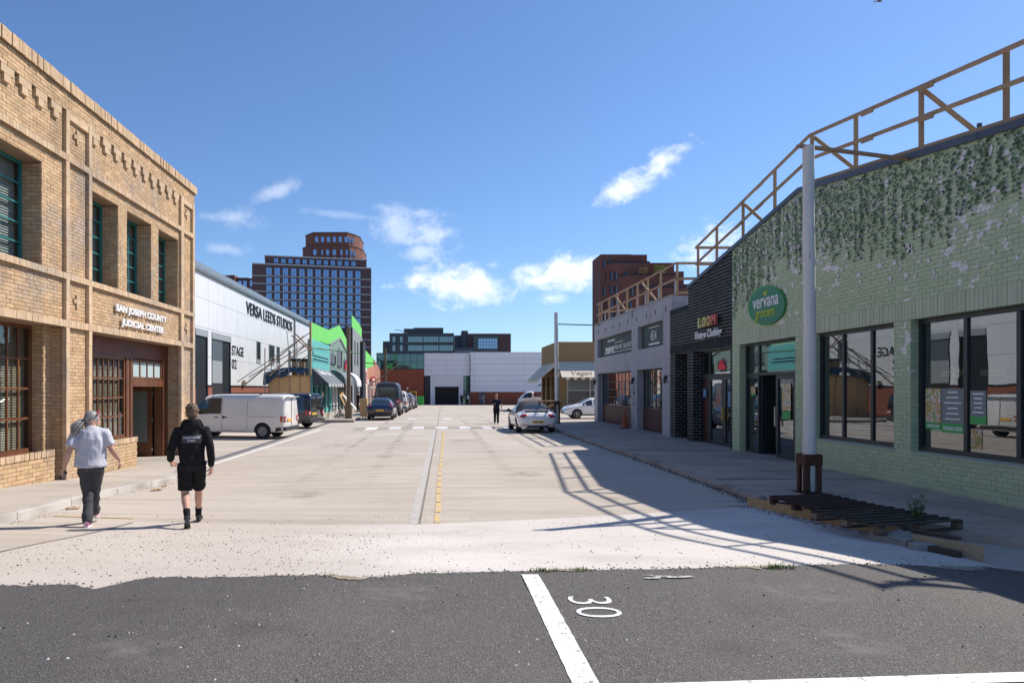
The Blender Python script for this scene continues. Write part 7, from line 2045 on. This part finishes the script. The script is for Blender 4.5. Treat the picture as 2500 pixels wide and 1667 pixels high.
def bmf(y, seg):
    if seg == 4 and (-.52 < y < .85): return 1
    if seg == 7 and -1.36 < y < -1.02 or seg == 6 and -1.30 < y < -1.06: return 1
    if seg in (6, 7) and .44 < y < .95: return 1
    if seg in (5, 6, 7) and -1.46 < y < .42: return 2
    if seg == 4 and -1.46 < y < -.5: return 2
    return 0
c.build(bt_, bmf, [m_wclean, car_glass('van_glass'), m_soft, m_archd], (-1.26, 1.28), .34)
finish_wheels(bt_, (-1.26, 1.28), .905, .335, .22, m_alloy, 10)
for sg_ in (-1, 1):
    mb = MB(); mb.ell((sg_ * .62, -1.98, .755), (.225, .13, .14), 18, 10, rot=Matrix.Rotation(sg_ * .12, 3, 'Y')); mb.build('tail_lamp', m_redl, bt_, smooth=60)
    mb = MB(); mb.ell((sg_ * .62, -2.085, .75), (.10, .04, .055), 12, 8); mb.build('lamp_core', mat('lamp_dark_red', (.12, .01, .01), .2), bt_, smooth=60)
    mb = MB(); mb.box(sg_ * .42, sg_ * .74, -2.135, -2.05, .395, .425); mb.build('reflector', m_redl, bt_)
    mirror(bt_, sg_ * .89, .62, 1.0, m_blacktrim if sg_ < 0 else m_wclean)
    c.line(bt_, 'door_seam', [(.72, .34), (.70, .89)], .012, mat('seam_shadow', (.05, .05, .05), .8), sg_); c.line(bt_, 'door_seam', [(-.62, .34), (-.60, .89)], .012, MATS['seam_shadow'], sg_)
    c.line(bt_, 'sill', [(-.85, .29), (.88, .29)], .06, m_blacktrim, sg_, .012)
mb = MB(); mb.prism([(-.62, -1.62, 1.035), (.62, -1.62, 1.035), (.55, -1.80, 1.03), (-.55, -1.80, 1.03)], (0, 0, .045)); bevel(mb.build('spoiler', m_wclean, bt_), .012, 2)
mb = MB(); mb.box(-.56, .56, -1.80, -1.76, .985, 1.03); mb.build('spoiler_gap', m_archd, bt_)
mb = MB(); mb.prism([(-.55, -2.10, .26), (.55, -2.10, .26), (.46, -2.10, .36), (-.46, -2.10, .36)], (0, -.05, 0)); mb.build('diffuser', m_blacktrim, bt_)
mb = MB(); mb.lathe([(.055, 0), (.055, -.02), (.042, -.025), (.042, 0)], (0, -1.985, .86), 18, axis='y', cap=False); mb.bar((-.03, -2.0, .885), (0, -2.0, .835), .01, .008); mb.bar((.03, -2.0, .885), (0, -2.0, .835), .01, .008); tag(mb.build('badge', m_chrome, bt_), kind='stuff')
plate(bt_, -2.13, .53, txt='AP67 LFX')
# white pickup beyond the convertible
pk = thing('pickup_truck', 'white dropside pickup partly hidden behind the convertible', 'pickup', (12.2, 80.0, -.16), R(90), local=True)
mb = MB(); mb.box(-.95, .95, -2.6, .9, .75, .85); mb.build('flatbed', m_wclean, pk)
for (a, b, c_, d) in ((-.97, -.92, -2.6, .9), (.92, .97, -2.6, .9), (-.92, .92, -2.64, -2.6), (-.92, .92, .86, .9)):
    mb = MB(); mb.box(a, b, c_, d, .85, 1.25); mb.build('dropside', m_wclean, pk)
PC = Car([(.95, .5, 1.2, 1.75, 1.9, .92, .9, .75), (1.05, .45, 1.2, 1.8, 1.95, .94, .92, .78), (1.5, .42, 1.2, 1.78, 1.93, .95, .93, .77), (1.75, .42, 1.18, 1.70, 1.84, .95, .93, .76), (2.3, .42, 1.12, 1.2, 1.3, .94, .92, .84), (2.55, .45, .9, .95, 1.02, .9, .87, .76), (2.66, .5, .75, .78, .82, .8, .77, .66)])
PC.build(pk, lambda y, seg: 1 if (seg == 4 and 1.15 < y < 2.2) or (seg in (6, 7) and 1.77 < y < 2.3) else 0, [m_wclean, car_glass('van_glass'), m_blacktrim, m_archd], (1.9,), .34)
for y in (-1.5, 1.9):
    for sg_ in (-1, 1): wheel(pk, sg_ * .84, y, .34, .22, m_steelrim, 0)
mb = MB(); mb.box(-.4, .4, -2.4, 2.2, .5, .74); mb.build('chassis', m_archd, pk)
mb = MB(); mb.prism([(-.6, -2.2, .86), (.6, -2.2, .86), (.6, .2, 1.5), (-.6, .2, 1.5)], (0, 0, .05)); tag(mb.build('load_sheet', mat('load_blue', (.05, .08, .16), .6), pk))
# telehandler cage and wheelie bin at the far end of the row
tl = thing('forklift', 'small yellow forklift beyond the parked row', 'forklift', (-3.4, 98, -.45))
m_my = mat('machine_yellow', (.62, .36, .02), .5)
mb = MB(); mb.box(-3.9, -2.9, 98, 99.8, -.1, .75); bevel(mb.build('body', m_my, tl), .1, 2)
for (x, y) in ((-3.85, 98.1), (-2.95, 98.1), (-3.85, 99.2), (-2.95, 99.2)):
    mb = MB(); mb.bar((x, y, .75), (x, y, 1.6), .07, .07); mb.build('cab_post', m_my, tl)
mb = MB(); mb.box(-3.9, -2.9, 98.05, 99.25, 1.6, 1.68); mb.build('cab_roof', m_my, tl)
for x in (-3.65, -3.2):
    mb = MB(); mb.box(x - .05, x + .05, 100, 100.1, -.3, 2.3); mb.build('mast', m_blacktrim, tl)
for (x, y) in ((-3.9, 98.4), (-2.9, 98.4), (-3.9, 99.5), (-2.9, 99.5)):
    mb = MB(); mb.lathe([(.1, -.08), (.26, -.08), (.28, -.05), (.28, .05), (.26, .08), (.1, .08)], (x, y, -.18), 16, axis='x'); mb.build('wheel', m_tyre, tl, smooth=40)
wb_ = thing('wheelie_bin', 'bright green wheeled bin at the end of the parked row', 'bin', (-2.45, 104, -.47))
mb = MB(); mb.prism([(-2.95, 103.6, -.4), (-1.95, 103.6, -.4), (-1.95, 104.4, -.4), (-2.95, 104.4, -.4)], (0, 0, 1.2)); bevel(mb.build('body', mat('bin_green', (.03, .32, .05), .5), wb_), .05)
mb = MB(); mb.box(-3.0, -1.9, 103.55, 104.45, .8, .9); bevel(mb.build('lid', MATS['bin_green'], wb_), .04)
# ------------------------------------------------------------------ people
from mathutils.bvhtree import BVHTree
def remesh(mb, voxel, smooth=4, fold=0.0, fscale=(9, 9, 5), seed=0.0):
    """join overlapping limbs into one continuous skin; optional cloth folds"""
    me = mb.mesh('r', [], fix=True)
    o = bpy.data.objects.new('r', me); COL.objects.link(o)
    m = o.modifiers.new('r', 'REMESH'); m.mode = 'VOXEL'; m.voxel_size = voxel
    s_ = o.modifiers.new('s', 'SMOOTH'); s_.factor = .5; s_.iterations = smooth
    res = eval_mesh(o)
    bpy.data.objects.remove(o); bpy.data.meshes.remove(me)
    if fold:
        nr = [v.normal.copy() for v in res.vertices]
        for v, n in zip(res.vertices, nr):
            p = Vector((v.co.x * fscale[0], v.co.y * fscale[1], v.co.z * fscale[2]))
            k = noise.noise(p + Vector((seed, 0, 0)))
            k2 = noise.noise(p * 2.3 + Vector((3, seed, 1)))
            v.co += n * fold * (1.0 - abs(k) * 2.4 + .4 * k2)
    res.polygons.foreach_set('use_smooth', [True] * len(res.polygons))
    return res
def part_mesh(name, me, m, parent):
    me.name = name; me.materials.clear(); me.materials.append(m)
    return link(name, me, parent)
def head_mb(mb, c, yaw, tilt=0, k=1.0):
    """head with face towards +y turned by yaw about the neck"""
    M = Matrix.Rotation(yaw, 3, 'Z') @ Matrix.Rotation(tilt, 3, 'X')
    c = Vector(c)
    T = lambda p: c + M @ (Vector(p) * k)
    rings = [(0, .018, .022, .060), (.018, .040, .046, .048), (.05, .056, .076, .026), (.09, .066, .090, .010), (.13, .0725, .096, .0), (.17, .071, .092, -.006), (.20, .057, .075, -.010), (.219, .034, .045, -.012), (.228, .008, .01, -.012)]
    n = 18; vs = []
    for z, rx, ry, yo in rings:
        for j in range(n):
            a = 2 * math.pi * j / n
            vs.append(T((rx * math.cos(a), yo + ry * math.sin(a), z)))
    fs = [(i*n+j, i*n+(j+1) % n, (i+1)*n+(j+1) % n, (i+1)*n+j) for i in range(len(rings)-1) for j in range(n)]
    fs += [tuple(range(n-1, -1, -1)), tuple(range((len(rings)-1)*n, len(rings)*n))]
    mb.add(vs, fs)
    mb.tube([T((0, .088, .128)), T((0, .104, .098)), T((0, .118, .080)), T((0, .100, .068))], [.008 * k, .010 * k, .014 * k, .010 * k], 8)
    mb.ell(T((0, .086, .048)), (.022 * k, .014 * k, .009 * k), 10, 6, rot=M); mb.ell(T((0, .078, .014)), (.022 * k, .018 * k, .016 * k), 10, 6, rot=M)
    for sx_ in (-1, 1):
        mb.ell(T((sx_ * .073, -.006, .098)), (.012 * k, .022 * k, .033 * k), 10, 8, rot=M @ Matrix.Rotation(sx_ * -.35, 3, 'Z'))
        mb.ell(T((sx_ * .034, .078, .128)), (.024 * k, .016 * k, .008 * k), 8, 6, rot=M)
    return T, M
def hand_mb(mb, wrist, direction, palm_n, side, curl=.5, k=1.0, grip=None):
    """palm with five fingers; direction = along the hand, palm_n = palm facing, side = +1 right hand"""
    d = Vector(direction).normalized(); n = Vector(palm_n); n = (n - d * n.dot(d)).normalized(); s_ = d.cross(n) * side
    w = Vector(wrist)
    mb.tube([w, w + d * .03 * k, w + d * .085 * k, w + d * .10 * k], [(.026 * k, .019 * k), (.034 * k, .017 * k), (.040 * k, .016 * k), (.036 * k, .012 * k)], 12, side=s_)
    for i, (off, L) in enumerate(((-.030, .070), (-.011, .080), (.010, .076), (.029, .060))):
        p = w + d * .092 * k + s_ * off * k; pts = [p - d * .02 * k]; a = curl * .45; dd = d.copy()
        for q, l in enumerate((.42, .33, .25)):
            dd = (dd * math.cos(a) + n * math.sin(a)).normalized(); nn = (n * math.cos(a) - d * math.sin(a))
            pts.append(pts[-1] + dd * (L * l * k + (.02 * k if q == 0 else 0))); a = curl * (.55 + .25 * q)
            dd = (dd * math.cos(a * .6) + n * math.sin(a * .6)).normalized()
        mb.tube(pts, [.0095 * k, .0092 * k, .0085 * k, .0072 * k], 8)
    t0 = w + d * .03 * k - s_ * .028 * k
    mb.tube([t0, t0 + (d * .6 - s_ * .75 + n * .25).normalized() * .038 * k, t0 + (d * .8 - s_ * .65 + n * .45).normalized() * .068 * k], [.013 * k, .0115 * k, .009 * k], 8)
def shoe_mb(ank, toe, k=1.0):
    """shoe from ankle and toe points"""
    a = Vector(ank); t = Vector(toe); f = (t - a); f.z = 0; f.normalize()
    up = Vector((0, 0, 1)); d = (t - Vector((a.x, a.y, a.z - .055))); d.normalize()
    heel = a - f * .055 * k - up * .045 * k
    mb = MB(); sd = f.cross(up)
    pts = [heel, heel + d * .05 * k, heel + d * .13 * k, heel + d * .21 * k, heel + d * .262 * k]
    mb.tube([pts[0] + up * .012, pts[1] + up * .02, pts[2] + up * .012, pts[3], pts[4] - up * .006], [(.030 * k, .040 * k), (.036 * k, .048 * k), (.042 * k, .040 * k), (.044 * k, .028 * k), (.026 * k, .018 * k)], 12, side=sd)
    mb.tube([a + up * .03, a - up * .02], [.043 * k, .045 * k], 12)
    sole = MB(); sole.tube([heel - up * .028, heel + d * .08 * k - up * .028, heel + d * .19 * k - up * .024, heel + d * .266 * k - up * .016], [(.034 * k, .013), (.038 * k, .013), (.046 * k, .012), (.026 * k, .011)], 12, side=sd)
    return mb, sole

def human(name, label, loc, rz, J, look, H=1.0, vox=.007, cvox=.010, seed=1.0):
    """J: joints; look: clothes and colours"""
    t = thing(name, label, 'person', loc, rz, local=True)
    L = look; V = lambda k: Vector(J[k])
    g = L.get('girth', 1.0); hipw = L.get('hip', .165); wst = L.get('waist', .15); chs = L.get('chest', .17)
    pel = V('pelvis'); chst = V('chest'); neck = V('neck')
    body = MB()
    body.tube([pel + Vector((0, 0, -.10)), pel, pel.lerp(chst, .45), chst, chst.lerp(neck, .55), neck], [(hipw * .8, .09 * g), (hipw, .115 * g), (wst, .10 * g), (chs, .115 * g), (chs * .72, .085 * g), (.055, .055)], 20, side=(1, 0, 0))
    body.tube([neck - Vector((0, 0, .03)), neck + Vector((0, 0, .09))], [.058, .054], 14)
    for s_, q in ((-1, 'L'), (1, 'R')):
        sh_, el, wr_ = V('sh' + q), V('el' + q), V('wr' + q); ag = L.get('arm', 1.0)
        body.tube([sh_.lerp(chst.lerp(neck, .4), .45), sh_, sh_.lerp(el, .35), el, el.lerp(wr_, .35), wr_], [.055 * ag, .058 * ag, .050 * ag, .040 * ag, .041 * ag, .026], 14)
        hp, kn, an, to = V('hip' + q), V('kn' + q), V('an' + q), V('to' + q); lg = L.get('leg', 1.0)
        cf = kn.lerp(an, .32) + Vector((0, -.012, 0))
        body.tube([hp + Vector((0, 0, .03)), hp.lerp(kn, .3), kn, cf, kn.lerp(an, .75), an], [.088 * lg, .080 * lg, .056 * lg, .058 * lg, .040 * lg, .036], 14)
        hd = Vector(J.get('hd' + q, (wr_ - el).normalized() * 1.0)); hand_mb(body, wr_, hd, J.get('pn' + q, (-s_, .1, 0)), s_, J.get('curl' + q, .6), L.get('hand', 1.0))
    T, M = head_mb(body, neck + Vector(J.get('headoff', (0, .02, .055))), J.get('yaw', 0), J.get('tilt', 0), L.get('head', 1.0))
    part_mesh('body', remesh(body, vox, 3), L['skin'], t)
    for sx_ in (-1, 1):
        mb = MB(); mb.ell(T((sx_ * .031, .082, .112)), (.011, .007, .006), 8, 6, rot=M); mb.build('eye', mat('eye_dark', (.05, .04, .035), .3), t)
    # upper garment
    up = MB(); e = .016 + L.get('loose', 0.0); hem = Vector(J.get('hem', pel + Vector((0, 0, -.02))))
    up.tube([hem, hem.lerp(chst, .3), hem.lerp(chst, .62), chst, chst.lerp(neck, .55), chst + (neck - chst) * L.get('coll', .88)], [(hipw + e + L.get('flare', 0), .118 * g + e), (wst + e + .012, .11 * g + e), (chs * .97 + e, .112 * g + e), (chs + e, .12 * g + e), (chs * .80 + e, .092 * g + e), (L.get('collar', .072), L.get('collar', .072))], 22, side=(1, 0, 0))
    for s_, q in ((-1, 'L'), (1, 'R')):
        sh_, el, wr_ = V('sh' + q), V('el' + q), V('wr' + q); ag = L.get('arm', 1.0)
        if L['sleeve'] == 'long':
            up.tube([sh_.lerp(chst.lerp(neck, .4), .5), sh_, sh_.lerp(el, .5), el, el.lerp(wr_, .5), el.lerp(wr_, .86), el.lerp(wr_, .97)], [.073 * ag, .072 * ag, .062 * ag, .053 * ag, .050 * ag, .045, .037], 14)
        else:
            up.tube([sh_.lerp(chst.lerp(neck, .4), .5), sh_, sh_.lerp(el, .35), sh_.lerp(el, .68)], [.078 * ag, .080 * ag, .079 * ag, .082 * ag], 14)
    if L.get('hood'):
        hb = neck + Vector((0, -.075, -.015)); up.ell(hb, (.125, .06, .075), 14, 10); up.tube([neck + Vector((-.115, .03, -.01)), neck + Vector((-.10, -.05, .035)), neck + Vector((0, -.085, .05)), neck + Vector((.10, -.05, .035)), neck + Vector((.115, .03, -.01))], .038, 10)
        up.tube([hem + Vector((0, 0, .05)), hem + Vector((0, 0, -.02))], [(hipw + e + .004, .122 * g + e), (hipw + e - .008, .112 * g + e)], 22, side=(1, 0, 0))
    um = remesh(up, cvox, 4, L.get('fold', .006), (8, 8, 5), seed); uo = part_mesh(L['upname'], um, L['upmat'], t)
    # lower garment
    lo = MB(); e = .012
    lo.tube([pel + Vector((0, 0, -.12)), pel + Vector((0, 0, -.05)), pel + Vector((0, 0, .07))], [(hipw * .86 + e, .10 * g), (hipw + e, .118 * g + e), (wst + .014, .105 * g + e)], 20, side=(1, 0, 0))
    for q in 'LR':
        hp, kn, an = V('hip' + q), V('kn' + q), V('an' + q); lg = L.get('leg', 1.0)
        if L['low'] == 'shorts':
            lo.tube([hp + Vector((0, 0, .05)), hp.lerp(kn, .25), hp.lerp(kn, .6), hp.lerp(kn, .90)], [.100 * lg, .098 * lg, .094 * lg, .093 * lg], 16)
        else:
            lo.tube([hp + Vector((0, 0, .04)), hp.lerp(kn, .25), hp.lerp(kn, .65), kn, kn.lerp(an, .35), kn.lerp(an, .75), an + Vector((0, 0, -.02))], [.104 * lg, .102 * lg, .083 * lg, .072 * lg, .069 * lg, .062, .066], 16)
    part_mesh(L['low'], remesh(lo, cvox, 4, L.get('fold2', .007), (5, 5, 7), seed + 5), L['lowmat'], t)
    for q in 'LR':
        sm_, so = shoe_mb(J['an' + q], J['to' + q], L.get('foot', 1.0))
        s0 = sm_.build('shoe', L['shoemat'], t, smooth=60); so.build('sole', L['solemat'], s0, smooth=60)
        if L.get('socks'):
            an, kn = V('an' + q), V('kn' + q); mb = MB(); mb.tube([an + Vector((0, 0, -.02)), an.lerp(kn, .12), an.lerp(kn, .30), an.lerp(kn, .32)], [.046, .044, .051, .045], 14); mb.build('sock', L['socks'], t, smooth=60)
    return t, T, M, um, uo
def hair_cap(t, T, M, m, c=(0, -.014, .135), r=(.083, .108, .104), front=.05, low=.035, rough=.006, seed=0, name='hair', res=(34, 24)):
    """hair as a thick rough cap over the skull, open at the face"""
    bm_ = MB(); bm_.ell((0, 0, 0), (1, 1, 1), res[0], res[1])
    vs = []; 
    for p in bm_.v:
        p = Vector(p); k = noise.noise(Vector((p.x * 6 + seed, p.y * 6, p.z * 3))) * .6 + noise.noise(Vector((p.x * 17, p.y * 17 + seed, p.z * 5))) * .4
        q = Vector((c[0] + p.x * (r[0] + rough * k), c[1] + p.y * (r[1] + rough * k), c[2] + p.z * (r[2] + rough * k * 1.5)))
        vs.append(q)
    fs = []
    for f in bm_.f:
        m_ = sum((vs[i] for i in f), Vector()) / len(f)
        lim = low + max(0, (m_.y + .03)) * 1.15
        if m_.y > front and m_.z < .175: continue
        if m_.z < lim: continue
        fs.append(f)
    mb = MB(); mb.add([T(v) for v in vs], fs)
    return mb.build(name, m, t, smooth=True, fix=True)
m_skin = mat('skin', (.52, .30, .215), .55, (.56, .33, .24), 14, spec=.35)
m_skin2 = mat('skin_pale', (.56, .335, .255), .55, (.50, .28, .20), 10, spec=.35)
def fabric(name, c, c2=None, rough=.9, s_=60): return mat(name, c, rough, c2 or tuple(x * .82 for x in c), 8, bump=.001, bscale=s_ * 4, spec=.2)

# --- man in black hoodie
gz = G(-3.52, 9.85)
J1 = dict(pelvis=(.0, 0, .93), chest=(0, .03, 1.28), neck=(0, .035, 1.475), hem=(0, .0, .955), headoff=(0, .015, .035), yaw=.0, tilt=-.08,
          shL=(-.185, .02, 1.385), elL=(-.285, -.02, 1.11), wrL=(-.295, .12, .955), hdL=(.08, .55, -.35), pnL=(.9, 0, -.2), curlL=1.5,
          shR=(.185, .02, 1.385), elR=(.262, -.06, 1.11), wrR=(.275, .02, .86), hdR=(-.10, .15, -1), pnR=(-.7, .6, 0), curlR=.75,
          hipL=(-.095, 0, .88), knL=(-.092, .0, .485), anL=(-.045, -.33, .185), toL=(-.05, -.20, .04),
          hipR=(.095, 0, .88), knR=(.088, .22, .50), anR=(.075, .40, .095), toR=(.095, .56, .03))
LK1 = dict(skin=m_skin, hip=.158, waist=.145, chest=.175, arm=1.0, leg=1.0, sleeve='long', hood=True, upname='hoodie', upmat=fabric('black_hoodie', (.012, .012, .013), (.016, .016, .018)), low='shorts', lowmat=fabric('black_shorts', (.016, .016, .017), (.011, .011, .012)), fold=.010, fold2=.010, head=1.05,
           shoemat=mat('dark_trainer', (.035, .04, .042), .7, (.06, .065, .065), 30), solemat=mat('trainer_sole', (.03, .03, .028), .8), socks=fabric('black_sock', (.012, .012, .012)))
t1, T1, M1, um1, uo1 = human('person', 'person in black hoodie and shorts walking away near the entrance', (-3.55, 9.9, gz - .005), R(17), J1, LK1, seed=2)
m_brownhair = mat('brown_hair', (.10, .062, .036), .7, (.17, .11, .065), 40, sc3=(1, 1, .3))
hair_cap(t1, T1, M1, m_brownhair, (0, -.004, .160), (.084, .108, .100), .06, .085, .026, 3, res=(60, 40))
hair_cap(t1, T1, M1, mat('short_brown_hair', (.13, .082, .052), .8), (0, -.012, .125), (.076, .100, .10), .01, .045, .002, 5, 'hair_fade')
bv = BVHTree.FromPolygons([v.co for v in um1.vertices], [tuple(p.vertices) for p in um1.polygons])
def drape(mb, off):
    out = []
    for p in mb.v:
        h = bv.ray_cast(Vector((p[0], -1, p[2])), Vector((0, 1, 0)))
        y = h[0].y if h[0] is not None else p[1]
        out.append((p[0], y - off + (p[1] if abs(p[1]) < .01 else 0), p[2]))
    mb.v = out; return mb
pm_ = MB(); nx, nz = 22, 9
pm_.add([(-.138 + .276 * i / nx, 0, 1.215 + .115 * j / nz) for i in range(nx + 1) for j in range(nz + 1)], [(i*(nz+1)+j, (i+1)*(nz+1)+j, (i+1)*(nz+1)+j+1, i*(nz+1)+j+1) for i in range(nx) for j in range(nz)])
drape(pm_, .005).build('back_print', mat('print_patch', (.035, .033, .042), .55), uo1, smooth=True)
for s_, x, z, w in (('HUSKYHAVEN', -.112, 1.280, .224), ('STAFF', -.052, 1.235, .104)):
    drape(text_mb(s_, .05, (x, 0, z), (1, 0, 0), (0, 0, 1), .0005, bold=.0012, width=w, height=.030), .0075).build('print_lettering', mat('print_white', (.7, .7, .7), .6), uo1)

# --- woman in grey T-shirt
gz = G(-4.95, 9.75)
J2 = dict(pelvis=(0, 0, .86), chest=(.0, .02, 1.15), neck=(.01, .03, 1.315), hem=(.0, -.005, .79), headoff=(.012, .038, -.012), yaw=R(-66), tilt=-.05,
          shL=(-.185, .02, 1.225), elL=(-.275, -.06, .985), wrL=(-.335, .0, .79), hdL=(-.10, .25, -.9), pnL=(.35, -.9, 0), curlL=1.15,
          shR=(.190, .02, 1.225), elR=(.285, -.01, 1.00), wrR=(.375, .12, .86), hdR=(.20, .35, -.7), pnR=(-.7, .2, -.3), curlR=1.0,
          hipL=(-.09, 0, .82), knL=(-.035, .06, .44), anL=(-.035, -.16, .095), toL=(-.005, .02, .03),
          hipR=(.09, 0, .82), knR=(.055, .14, .45), anR=(.045, .36, .15), toR=(.07, .50, .05))
LK2 = dict(skin=m_skin2, hip=.172, waist=.165, chest=.18, girth=1.15, arm=.98, leg=.90, loose=.010, flare=.016, sleeve='short', upname='t_shirt', upmat=fabric('grey_marl_tshirt', (.46, .46, .52), (.52, .52, .57)), low='trousers', lowmat=fabric('charcoal_trousers', (.055, .055, .062), (.075, .075, .083)), fold=.013, fold2=.012, hand=.92, foot=.94, head=.97, coll=1.10, collar=.070,
           shoemat=mat('pink_trainer', (.62, .05, .22), .6, (.75, .70, .72), 16), solemat=mat('white_sole', (.72, .70, .70), .6))
t2, T2, M2, um2, uo2 = human('person', 'person in pale grey T-shirt with long grey ponytail walking away', (-4.93, 9.72, gz - .005), R(24), J2, LK2, seed=7)
t2.scale = (.99, 1.0, 1.07)
m_greyh = mat('silver_grey_hair', (.34, .33, .32), .55, (.18, .17, .16), 55, sc3=(1, 1, .25))
hair_cap(t2, T2, M2, m_greyh, (0, -.016, .132), (.084, .114, .110), .052, .018, .005, 9)
hair_cap(t2, T2, M2, m_greyh, (0, -.055, .055), (.062, .058, .075), .05, -.03, .004, 12, 'nape_hair')
ba = T2((0, -.125, .095)); po = MB(); rr = random.Random(6)
dirn = Vector((-.62, -.30, -.75))
for k in range(46):
    o_ = Vector((rr.gauss(0, 1), rr.gauss(0, 1), rr.gauss(0, 1))) * .013; L_ = .22 + .09 * rr.random(); pts = []
    for q in range(8):
        s_ = q / 7; wv = .016 * math.sin(s_ * 9 + k * .6) * s_
        pts.append(ba + o_ * (.45 + 1.5 * math.sin(math.pi * min(1, s_ * 1.05))) + Vector((-.075 * math.sin(s_ * 1.6) - .05 * s_ + wv, -.05 * math.sin(s_ * 2.2), .014 * math.sin(s_ * 3.0) - L_ * s_ ** 1.3 * .95)))
    po.tube(pts, [.007, .011, .013, .013, .012, .011, .008, .003], 6)
tag(po.build('ponytail', m_greyh, t2, smooth=True), kind='stuff')
mb = MB(); mb.lathe([(.024, -.012), (.032, 0), (.024, .012)], ba, 12, axis='x'); mb.build('hair_tie', mat('hair_tie_dark', (.03, .03, .032), .8), t2, smooth=True)
mb = MB(); mb.tube([T2((-.085, .015, .165)), T2((-.088, .045, .205)), T2((-.06, .06, .232)), T2((0, .068, .243)), T2((.06, .06, .232)), T2((.088, .045, .205)), T2((.085, .015, .165))], .0085, 8); mb.build('hair_glasses', mat('red_frame', (.55, .02, .08), .4), t2, smooth=True)
mb = MB(); nk = Vector(J2['neck']); mb.tube([nk + Vector((.075 * math.cos(a), .072 * math.sin(a) - .004, .012 + .012 * math.sin(a))) for a in [math.pi * (.85 + 1.3 * k / 14) for k in range(15)]], [(.006, .011)] * 15, 8); mb.build('lanyard', mat('lanyard_green', (.02, .38, .06), .6), t2, smooth=True)
ph = Vector(J2['wrL']) + Vector((-.012, .035, -.095))
Mz = Matrix.Rotation(R(24), 4, 'Z')
pr = thing('phone', 'black phone held in the left hand of the grey-shirted person', 'phone', Vector((-4.93, 9.72, gz - .005)) + (Mz @ Vector((ph.x * .99, ph.y, ph.z * 1.07))), R(20), local=True); pr.rotation_euler = (R(30), R(25), R(20))
mb = MB(); mb.box(-.037, .037, -.006, .006, -.075, .075); bevel(mb.build('case', mat('phone_case', (.012, .013, .016), .35), pr), .004, 2)
mb = MB(); mb.box(-.033, .033, -.0075, -.0062, -.068, .068); mb.build('screen', mat('phone_glass', (.01, .012, .02), .05, spec=.9), pr)

# --- others, farther off
def std(walk=.0, face=0, arm='down'):
    return dict(pelvis=(0, 0, .93), chest=(0, .02, 1.27), neck=(0, .02, 1.46), hem=(0, 0, .90), yaw=face, shL=(-.18, .01, 1.375), elL=(-.25, -.02, 1.10), wrL=(-.26, .04, .86), shR=(.18, .01, 1.375), elR=(.25, -.04, 1.10), wrR=(.27, .03, .86) , hipL=(-.09, 0, .88), knL=(-.085, .04 + walk, .48), anL=(-.085, walk * .8, .09), toL=(-.09, .14 + walk, .03), hipR=(.09, 0, .88), knR=(.085, .04 - walk * .3, .48), anR=(.085, -walk * 1.2, .11), toR=(.09, .13 - walk * 1.1, .03))
def look(up, low, skin=m_skin, sleeve='short', **k):
    d = dict(skin=skin, sleeve=sleeve, upname='t_shirt' if sleeve == 'short' else 'jumper', upmat=up, low='trousers', lowmat=low, shoemat=mat('dark_shoe', (.03, .03, .03), .7), solemat=mat('dark_sole', (.02, .02, .02), .8), fold=.006, fold2=.008)
    d.update(k); return d
m_navy = fabric('navy_tshirt', (.012, .018, .045)); m_blackc = fabric('black_trousers', (.012, .012, .014)); m_whitec = fabric('white_shirt', (.62, .62, .64)); m_jean = fabric('grey_jeans', (.12, .13, .16)); m_beige = fabric('beige_trousers', (.36, .32, .26)); m_blue = fabric('blue_shirt', (.10, .14, .24))
J3 = std(.16); J3.update(dict(elR=(.24, -.02, 1.10), wrR=(.16, .24, 1.13), hdR=(-.5, .6, .1), curlR=1.4, pnR=(-.3, .3, .9), elL=(-.29, -.06, 1.11), wrL=(-.33, .05, .88), curlL=.8))
t3, T3, M3, um3, uo3 = human('person', 'person in navy T-shirt walking toward the camera in mid street', (3.52, 40.2, 0), R(176), J3, look(m_navy, m_blackc, shoemat=mat('green_trainer', (.03, .16, .12), .6)), vox=.012, cvox=.016, seed=4)
mb = MB(); mb.box(-.075, .075, .075, .10, .105, .13); mb.v = [T3(p) for p in mb.v]; mb.build('sunglasses', m_blackw, t3)
mb = MB(); mb.tube([(-.05, .14, 1.40), (.02, .16, 1.2), (.10, .27, 1.10)], .012, 6); mb.box(.06, .17, .24, .33, 1.04, 1.16); mb.build('camera_strap', m_blackw, t3)
m_drkh = mat('dark_hair', (.02, .017, .015), .6)
for (lab, x, y, rz, up, low, hm, s_) in (('person in dark clothes standing left of the group by the shed door', 4.0, 109.3, R(200), m_blackc, m_blackc, m_drkh, 11), ('person in white shirt in the group by the shed door', 5.0, 108.6, R(60), m_whitec, m_blackc, m_drkh, 12), ('person in blue shirt and pale trousers near the glass strip', 6.9, 108.4, R(150), m_blue, m_jean, m_drkh, 13), ('person in pale shirt half behind the blue-shirted one', 7.5, 109.4, R(230), m_beige, m_beige, m_brownhair, 14)):
    tt, Tt, Mt, _, _ = human('person', lab, (x, y, G(x, y)), rz, std(.05), look(up, low), vox=.03, cvox=.03, seed=s_)
    hair_cap(tt, Tt, Mt, hm, res=(14, 10))
tt, Tt, Mt, _, _ = human('person', 'person in black carrying gear on the left pavement by the shops', (-6.6, 57.5, .1), R(120), std(.12), look(m_blackc, m_blackc), vox=.02, cvox=.025, seed=15)
hair_cap(tt, Tt, Mt, m_drkh, r=(.11, .13, .13), res=(14, 10), rough=.02)
mb = MB(); mb.ell((0, -.22, 1.2), (.17, .13, .26), 14, 10); mb.build('backpack', m_blackc, tt, smooth=True)
